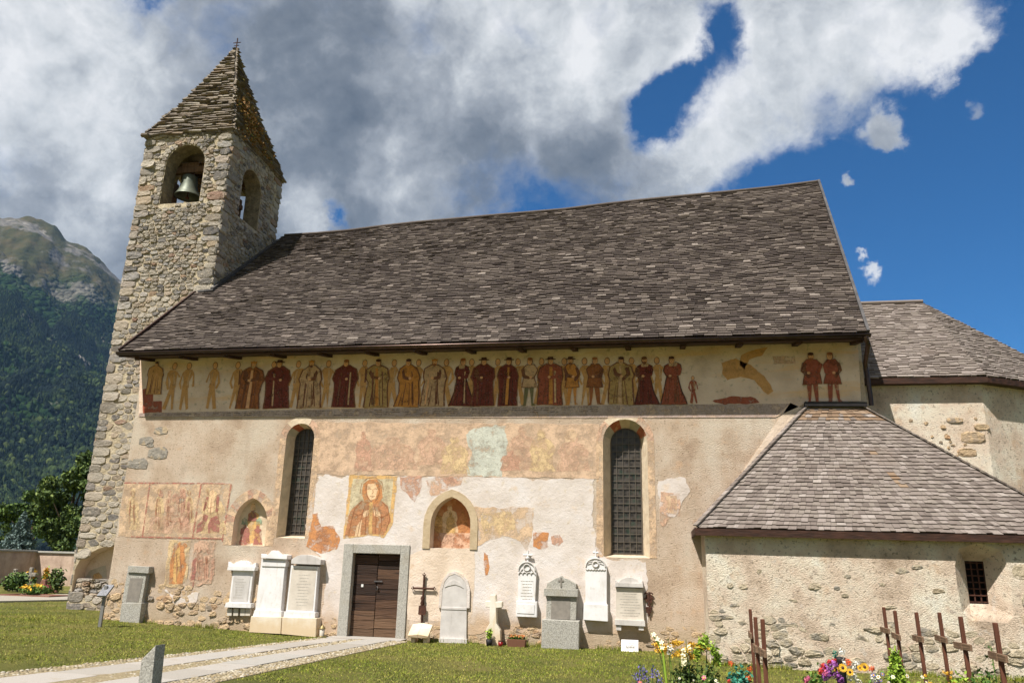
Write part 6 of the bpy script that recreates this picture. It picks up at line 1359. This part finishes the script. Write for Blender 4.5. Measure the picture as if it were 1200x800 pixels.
# lavender
p = at(757, 790, 8.6); o = empty('lavender', (p.x, p.y, 0), 'lavender with slim violet spikes left of the goldenrod', 'plant')
cpts = []
pts = []
for (px, py) in ((747, 786), (750, 776), (754, 779), (757, 785), (765, 777), (770, 786), (744, 790), (760, 792), (774, 793)):
    e = at(px, py, 8.6+rs.uniform(-.15, .15)); pts.append(((p.x+(e.x-p.x)*.4, p.y, 0), tuple(e)))
    for k in range(26): cpts.append((e.x+rs.gauss(0, .012), e.y+rs.gauss(0, .012), e.z-rs.uniform(0, .13)))
stems(o, pts, .004); Vv, Ff = leaves_at(rng, np.array(cpts), .014); fast_mesh('flower_spikes', Vv, Ff, M['p_violet'], o)
Vv, Ff = leaf_cloud(rng, [(p.x, p.y, .12, .16, .12, .14)], 500, .02, .1); fast_mesh('foliage', Vv, Ff, M['leaf_garden'], o)
# low mixed bed along the frame edge
def bush(name, px, py, d, label, cat, leaf, nleaf, size, r, flowers):
    p = at(px, py, d); o = empty(name, (p.x, p.y, 0), label, cat); h = max(p.z, .12)
    Vv, Ff = leaf_cloud(rng, [(p.x+rs.uniform(-.5, .5)*r, p.y+rs.uniform(-.3, .3)*r, h*k, r*.95, r*.8, h*.3) for k in (.2, .35, .5, .7, .72)], int(nleaf*2.6), size*.72, .05); fast_mesh('foliage', Vv, Ff, leaf, o)
    for (nm, ma, n, rad, kind) in flowers:
        b = MB(); rad *= .66; n = int(n*1.5)
        for k in range(n):
            q_ = rs.uniform(.7, 1.2); c = (p.x+rs.uniform(-1, 1)*r*.95, p.y-r*.4+rs.uniform(-.5, .5)*r, h*rs.uniform(.75, 1.08))
            if kind == 'pom': pompon(b, c, rad*q_, 0, rs)
            else: blossom(b, c, rad*q_, 6 if kind == 'flat' else 10, 0, 1, Vector((rs.uniform(-.5, .5), -1, rs.uniform(.1, .9))))
        b.build(nm, [ma, M['p_brown'] if kind == 'sun' else M['p_yellow']], o)
    return o
bush('dahlia', 866, 778, 8.6, 'orange-red dahlias over teal and green leaves left of three crosses', 'plant', M['leaf_teal'], 700, .035, .12, [('blossom', M['p_orange'], 2, .045, 'pom'), ('small_blossom', M['p_red'], 1, .03, 'pom')])
bush('maroon_flowers', 828, 789, 8.4, 'dark maroon flowers at the lower right of the goldenrod', 'plant', M['leaf_garden'], 400, .022, .09, [('blossom', M['p_maroon'], 6, .022, 'pom')])
bush('pink_bedding', 836, 799, 8.2, 'pink and white bedding flowers at the bottom edge under the maroon ones', 'plant', M['leaf_garden'], 300, .02, .12, [('blossom', M['p_pink'], 3, .035, 'flat'), ('white_blossom', M['p_white'], 3, .032, 'flat')])
bush('daisy_clump', 806, 797, 8.3, 'tiny white daisies low in front of the dark goldenrod foliage', 'plant', M['leaf_dark'], 400, .02, .13, [('blossom', M['p_white'], 6, .018, 'flat')])
bush('pink_bedding', 760, 799, 8.3, 'red and pink bedding flowers at the bottom edge under the lavender', 'plant', M['leaf_garden'], 300, .02, .14, [('blossom', M['p_pink'], 3, .03, 'flat'), ('red_blossom', M['p_red'], 3, .025, 'flat')])
# big grave bouquet
d = 8.4
bush('hydrangea', 955, 784, d, 'pink hydrangea bush left of the purple flowers', 'plant', M['leaf_garden'], 900, .03, .16, [('blossom', M['p_pink'], 2, .045, 'pom')])
p = at(975, 783, d); o = empty('purple_bouquet', (p.x, p.y, 0), 'bouquet of large purple and red pompon blooms over the grave', 'bouquet'); b = MB()
for (px, py, r_, mi) in ((968, 783, .042, 0), (976, 779, .042, 0), (972, 789, .04, 0), (980, 790, .04, 0), (985, 796, .034, 0), (977, 775, .03, 1), (965, 780, .03, 1), (962, 786, .032, 1), (967, 793, .034, 0), (972, 776, .026, 1)): pompon(b, at(px, py, d+rs.uniform(-.08, .08)), r_, mi, rs, 60)
b.build('blossoms', [M['p_purple'], M['p_red']], o); Vv, Ff = leaf_cloud(rng, [(p.x, p.y+.03, .24, .20, .14, .24)], 2400, .022, .05); fast_mesh('foliage', Vv, Ff, M['leaf_dark'], o)
p = at(998, 785, d); o = empty('sunflower_bouquet', (p.x, p.y, 0), 'bouquet of small sunflowers with brown centres and white blooms', 'bouquet'); b = MB()
for (px, py, r_) in ((987.5, 782, .042), (1013, 781, .042), (996, 787, .036), (1008, 782, .03), (980, 784, .03)): blossom(b, at(px, py, d-.05), r_, 14, 0, 1, Vector((rs.uniform(-.3, .3), -1, .35)))
for (px, py) in ((1001, 792), (1006, 798), (1022, 794), (996, 794), (1004, 778), (1000, 781), (1026, 797), (990, 775)): pompon(b, at(px, py, d), .035, 2, rs, 30)
for (px, py) in ((995, 777), (1021, 783), (993, 775)): pompon(b, at(px, py, d), .03, 3, rs, 36)
b.build('blossoms', [M['p_yellow'], M['p_brown'], M['p_white'], M['p_orange']], o); Vv, Ff = leaf_cloud(rng, [(p.x, p.y+.03, .25, .26, .14, .24), (p.x+.14, p.y, .25, .16, .12, .22)], 3000, .022, .05); fast_mesh('foliage', Vv, Ff, M['leaf_teal'], o)
p = at(984, 766, d+.2); o = empty('flower_vase', (p.x, p.y, 0), 'dark vase with a white and teal artificial rose above the bouquets', 'vase')
b = MB(); b.lathe([(.03, 0), (.05, .1), (.045, p.z-.06), (.055, p.z-.03), (.0, p.z-.02)], (p.x, p.y, 0), 12); b.build('vase_body', M['pot_black'], o)
b = MB(); pompon(b, (p.x+.02, p.y, p.z+.02), .035, 0, rs); pompon(b, (p.x-.045, p.y, p.z), .03, 1, rs); b.build('rose', [M['p_white'], M['leaf_teal']], o)
bush('iris', 1030, 785, d, 'blue violet irises on tall stems left of the thuja shrub', 'plant', M['leaf_garden'], 500, .03, .12, [('blossom', M['p_violet'], 5, .03, 'flat'), ('white_blossom', M['p_white'], 3, .03, 'flat')])
# thuja
p = at(1048, 760, 8.7); o = empty('thuja_shrub', (p.x, p.y, 0), 'small bright green columnar thuja shrub between the wooden crosses', 'shrub')
Vv, Ff = leaf_cloud(rng, [(p.x, p.y, p.z-.10, .055, .055, .11), (p.x, p.y, p.z-.25, .085, .085, .16), (p.x+.01, p.y, p.z-.42, .11, .1, .18), (p.x, p.y, .2, .12, .11, .2)], 3400, .02, .3); fast_mesh('foliage', Vv, Ff, M['leaf_lime'], o)
b = MB(); b.tube([(p.x, p.y, -.02), (p.x, p.y, p.z-.1)], [.02, .006], 6); b.build('trunk', M['trunk'], o)
# right end flowers
bush('yellow_bedding', 1101, 793, 8.3, 'bright yellow bedding flowers between two wooden crosses', 'plant', M['leaf_lime'], 350, .02, .14, [('blossom', M['p_yellow'], 16, .022, 'pom')])
bush('white_bedding', 1073, 797, 8.3, 'white flowers in lime green leaves just right of the thuja', 'plant', M['leaf_lime'], 500, .03, .10, [('blossom', M['p_white'], 5, .028, 'flat')])
bush('fern_clump', 1126, 788, 8.4, 'light green feathery ferns behind the thick wooden cross', 'plant', M['leaf_lime'], 900, .03, .12, [])
bush('rose_bush', 1160, 783, 7.9, 'peach and red roses on dark leaves left of the nearest cross', 'plant', M['leaf_garden'], 1100, .03, .15, [('rose', M['p_peach'], 1, .04, 'pom'), ('red_rose', M['p_red'], 1, .03, 'pom')])
bush('dark_clump', 1190, 793, 7.8, 'dark green leafy clump in the bottom right corner', 'plant', M['leaf_dark'], 500, .03, .1, [])
p = at(1161, 757, 8.1); o = empty('tall_weed', (p.x, p.y, 0), 'thin upright seedling stem rising above the peach rose', 'plant'); stems(o, [((p.x, p.y, 0), (p.x, p.y, p.z))], .005)
Vv, Ff = leaves_at(rng, np.array([(p.x+rs.gauss(0, .03), p.y+rs.gauss(0, .02), rs.uniform(.4, p.z)) for k in range(40)]), .02); fast_mesh('leaves', Vv, Ff, M['leaf_mid'], o)

# ================================================================== CEMETERY WALL AND GRAVES, FAR LEFT
wz = 1.62
o = empty('cemetery_wall', (-26, 15.6, .2), 'low roughcast cemetery wall with a stone coping behind the flowers', 'wall')
b = MB(); b.box(-28.5, -6, 15.5, 15.85, -.2, wz); b.box(-28.85, -28.5, -6, 15.85, -.2, wz+.03); b.build('wall_face', M['wall_cem'], o)
b = MB(); b.box(-28.54, -6, 15.43, 15.92, wz, wz+.09); b.box(-28.92, -28.42, -6, 15.42, wz+.03, wz+.12); b.build('coping', M['granite'], o, bevel=.02)
def onG(px, py, z=.2): return onZ(px, py, z)
def far_plant(name, px, py, r, h, label, leaf, fl=None, nl=400, cat='plant'):
    p = onG(px, py); o = empty(name, (p.x, p.y, .2), label, cat)
    Vv, Ff = leaf_cloud(rng, [(p.x, p.y, .2+h*.5, r, r, h*.5)], nl, .07, .3); fast_mesh('foliage', Vv, Ff, leaf, o)
    if fl: Vv, Ff = leaf_cloud(rng, [(p.x, p.y-.05, .2+h*.75, r*.9, r*.9, h*.3)], nl//3, .06, .5); fast_mesh('blossoms', Vv, Ff, fl, o)
far_plant('round_bush', 17, 693, .48, .72, 'round yellow-green bush before the dark wall section', M['leaf_mid'], None, 900, 'bush')
far_plant('grave_flowers', 38, 697, .42, .36, 'low green clump with yellow flowers on the nearest far grave', M['leaf_garden'], M['p_yellow'])
far_plant('grave_flowers', 52, 696, .22, .30, 'pink flowers in front of the red-brown headstone', M['leaf_garden'], M['p_pink'])
far_plant('grave_shrub', 64, 695, .3, .95, 'upright dark green shrub right of the red-brown headstones', M['leaf_dark'], None, 500, 'shrub')
far_plant('grave_flowers', 35, 689, .2, .75, 'tall yellow bunch beside the white oval stone', M['leaf_garden'], M['p_yellow'], 300)
far_plant('grave_flowers', 52, 690, .15, .8, 'yellow bunch directly before the red-brown headstone', M['leaf_garden'], M['p_yellow'], 260)
def far_slab(name, pts, d, label, ma, cat='tombstone'):
    pb_ = onG(*pts[0]); y = pb_.y; o = empty(name, (pb_.x, y, .2), label, cat); b = MB(); b.prism(P(pts, y), y, y+.14); b.build('slab', ma, o, bevel=.02)
far_slab('headstone', [(54, 694), (66, 694), (66, 678.5), (55, 678)], 0, 'rectangular red-brown headstone nearest to the tower', M['porphyry'])
far_slab('headstone', [(45, 694), (53, 694), (53, 679), (49, 678.5), (46, 684)], 0, 'slanted red-brown headstone left of the rectangular one', M['porphyry'])
far_slab('white_stone', [(28, 692), (31, 692), (32, 686), (30, 684), (28, 686)], 0, 'small white oval stone beside the yellow flowers', M['marble'])
def far_cross(px, py, h, label, ma):
    p = onG(px, py); o = empty('stone_grave_cross', (p.x, p.y, .2), label, 'cross'); b = MB(); b.box(p.x-.07, p.x+.07, p.y-.06, p.y+.06, .1, .2+h); b.box(p.x-.26, p.x+.26, p.y-.062, p.y+.062, .2+h*.58, .2+h*.76); b.box(p.x-.2, p.x+.2, p.y-.12, p.y+.12, .1, .42); b.build('cross_body', ma, o, bevel=.02)
far_cross(14, 691, .80, 'weathered stone cross rising behind the round bush', M['grey_stone']); far_cross(33, 690, .85, 'grey stone cross at the corner of the cemetery wall', M['grey_stone'])
p = onG(40, 698); o = empty('grave_border', (p.x, p.y, .2), 'flat red-brown grave border around the low yellow flowers', 'grave'); b = MB()
for (a0_, a1_, c0, c1) in ((-1.0, 1.0, -.5, -.4), (-1.0, 1.0, .4, .5), (-1.0, -.9, -.399, .399), (.9, 1.0, -.399, .399)): b.box(p.x+a0_, p.x+a1_, p.y+c0, p.y+c1, .1, .25)
b.build('border_stone', M['porphyry'], o)

# ================================================================== TREES
def tree(name, base, h, blobs, n, size, leaf, label):
    o = empty(name, base, label, 'tree', 'trees beyond the cemetery wall'); bx, by, bz = base
    b = MB(); b.tube([(bx, by, bz-.2), (bx+.1, by, bz+h*.3), (bx, by+.1, bz+h*.75)], [.028*h, .022*h, .006*h], 8)
    rr = random.Random(int(h*10))
    for (x, y, z, rx, ry, rz) in blobs: b.tube([(bx, by, bz+h*.3), ((bx+x)/2, (by+y)/2, (bz+h*.35+z)/2), (x, y, z)], [.012*h, .007*h, .003*h], 5)
    b.build('trunk', M['trunk'], o)
    sub = []
    for (x, y, z, rx, ry, rz) in blobs:
        for k in range(9):
            d = Vector((rr.gauss(0, 1), rr.gauss(0, 1), rr.gauss(0, 1))).normalized(); q = rr.uniform(.55, .95); s = rr.uniform(.25, .45); sub.append((x+d.x*rx*q, y+d.y*ry*q, z+d.z*rz*q, rx*s, ry*s, rz*s))
    Vv, Ff = leaf_cloud(rng, sub, n, size, .35); fast_mesh('crown', Vv, Ff, leaf, o)
def tr(px, py, y): p = onY(px, py, y); return p
def mk_tree(name, y, crowns, n, size, leaf, label):
    bl = []
    for (px, py, rp) in crowns:
        p = onY(px, py, y); s = (y-CAM[1])/F_PX*1.25; bl.append((p.x, p.y+random.Random(px).uniform(-.5, .5)*rp*s, p.z, rp*s, rp*s, rp*s))
    cx = sum(q[0] for q in bl)/len(bl); top = max(q[2]+q[5] for q in bl); tree(name, (cx, y, .2), top, bl, n, size, leaf, label)
mk_tree('leafy_tree', 26, [(72, 590, 26), (95, 560, 24), (105, 600, 26), (60, 620, 20), (88, 625, 24), (112, 570, 22), (48, 600, 12)], 26000, .13, M['leaf_dark'], 'tall dark leafy tree partly hidden behind the bell tower')
mk_tree('leafy_tree', 34, [(35, 590, 16), (52, 584, 14), (18, 610, 16), (58, 610, 18)], 12000, .13, M['leaf_mid'], 'lighter rounded tree in the middle behind the blue spruce')
mk_tree('leafy_tree', 38, [(0, 605, 12), (-12, 600, 18), (4, 625, 12), (-25, 620, 22)], 9000, .13, M['leaf_dark'], 'dark tree at the left edge behind the cemetery wall')
# blue spruce
p = onY(21, 642, 24); top = onY(22, 601, 24).z; hb = top-.2
o = empty('blue_spruce', (p.x, p.y, .2), 'bluish grey spruce just behind the cemetery wall', 'tree', 'trees beyond the cemetery wall')
b = MB(); b.tube([(p.x, p.y, 0), (p.x, p.y, top)], [.14, .02], 8); b.build('trunk', M['trunk'], o)
cc = []
for k in range(15000):
    t = rng.random()**.75; z = .5+(hb-.3)*(1-t); R = 2.05*t+.06; tier = (z*2.3) % 1; a_ = rng.random()*6.283; lob = .72+.28*math.sin(a_*7+int(z*2.3)*1.9)
    q = R*lob*math.sqrt(rng.random())*(.7+.3*(1-tier)); cc.append((p.x+math.cos(a_)*q, p.y+math.sin(a_)*q, z-.25*q/2+rng.normal()*.05))
Vv, Ff = leaves_at(rng, np.array(cc), .085); fast_mesh('crown', Vv, Ff, M['leaf_spruce'], o)

# small white house with a red roof far up the valley side
hp = Vector(ray(12, 463)).normalized()*1150+Vector(CAM)
# ================================================================== LAWN BLADES
n = 230000
X = rng.uniform(-24, 5.5, n); Y = np.where(rng.random(n) < .8, rng.uniform(-6.6, 0.0, n), rng.uniform(0, 6, n))
near = rng.random(n)
def inside(x, y):
    if y > -.03 and x > XL-.02: return False
    if x > XA-.05 and y > AY-.03: return False
    if T0-.05 < x < T1 and y > TY0-.05: return False
    if x < -17 and y > -1:
        # gravel path
        if y > 3.4+(x+19.2)*2.2 and x > -19.2: return False
        if x <= -19.2 and y > -.5+(x+21.5)*1.7 and y < 7.5+(x+22.75)*1.0: return False
    t = (-.42-y)/10.18
    if 0 <= t:
        xa = -7.40-2.39*t; xb = -5.30-.99*t
        if xa < x < xb: return False
    elif -7.25 < x < -5.45: return False
    return True
keep = np.array([inside(a, b_) and not (mnoise.fractal(Vector((a*.9, b_*.9, 3)), .8, 2.1, 4) > .22 and rs.random() < .6) for a, b_ in zip(X, Y)]); X = X[keep]; Y = Y[keep]; n = len(X)
Z = np.array([gz(a, b_) for a, b_ in zip(X, Y)])
ang = rng.random(n)*6.283; hgt = (.010+.026*rng.random(n)**2)*np.array([1+.55*mnoise.noise(Vector((a*2.1, b_*2.1, 1))) for a, b_ in zip(X, Y)]); wd = .005+.004*rng.random(n); bx2 = rng.normal(size=n)*.016; by2 = rng.normal(size=n)*.016
V0 = np.stack([X-np.cos(ang)*wd, Y-np.sin(ang)*wd, Z-.004], 1); V1 = np.stack([X+np.cos(ang)*wd, Y+np.sin(ang)*wd, Z-.004], 1); V2 = np.stack([X+bx2, Y+by2, Z+hgt], 1)
VV = np.stack([V0, V1, V2], 1).reshape(-1, 3); go = fast_mesh('grass', VV, np.arange(3*n).reshape(n, 3), M['blade']); tag(go, kind='stuff')
# taller unmown tufts at the wall foot
pts = []
for k in range(420):
    x = rs.uniform(-12.9, .8); 
    if -7.4 < x < -5.3 or mnoise.noise(Vector((x*1.3, 0, 0))) < .02: continue
    for q in range(10): pts.append((x+rs.gauss(0, .04), rs.uniform(-.12, -.03), gz(x, 0)))
for k in range(260):
    x = rs.uniform(XA, 6.4)
    if mnoise.noise(Vector((x*1.3, 9, 0))) < -.1: continue
    for q in range(10): pts.append((x+rs.gauss(0, .04), AY-rs.uniform(.03, .14), gz(x, 0)))
pts = np.array(pts); n = len(pts); ang = rng.random(n)*6.283; wd = .006; h2 = .05+.08*rng.random(n)
V0 = pts+np.stack([-np.cos(ang)*wd, -np.sin(ang)*wd, 0*ang-.01], 1); V1 = pts+np.stack([np.cos(ang)*wd, np.sin(ang)*wd, 0*ang-.01], 1); V2 = pts+np.stack([rng.normal(size=n)*.03, rng.normal(size=n)*.03-.01, h2], 1)
tag(fast_mesh('wall_foot_grass', np.stack([V0, V1, V2], 1).reshape(-1, 3), np.arange(3*n).reshape(n, 3), M['blade']), kind='stuff')
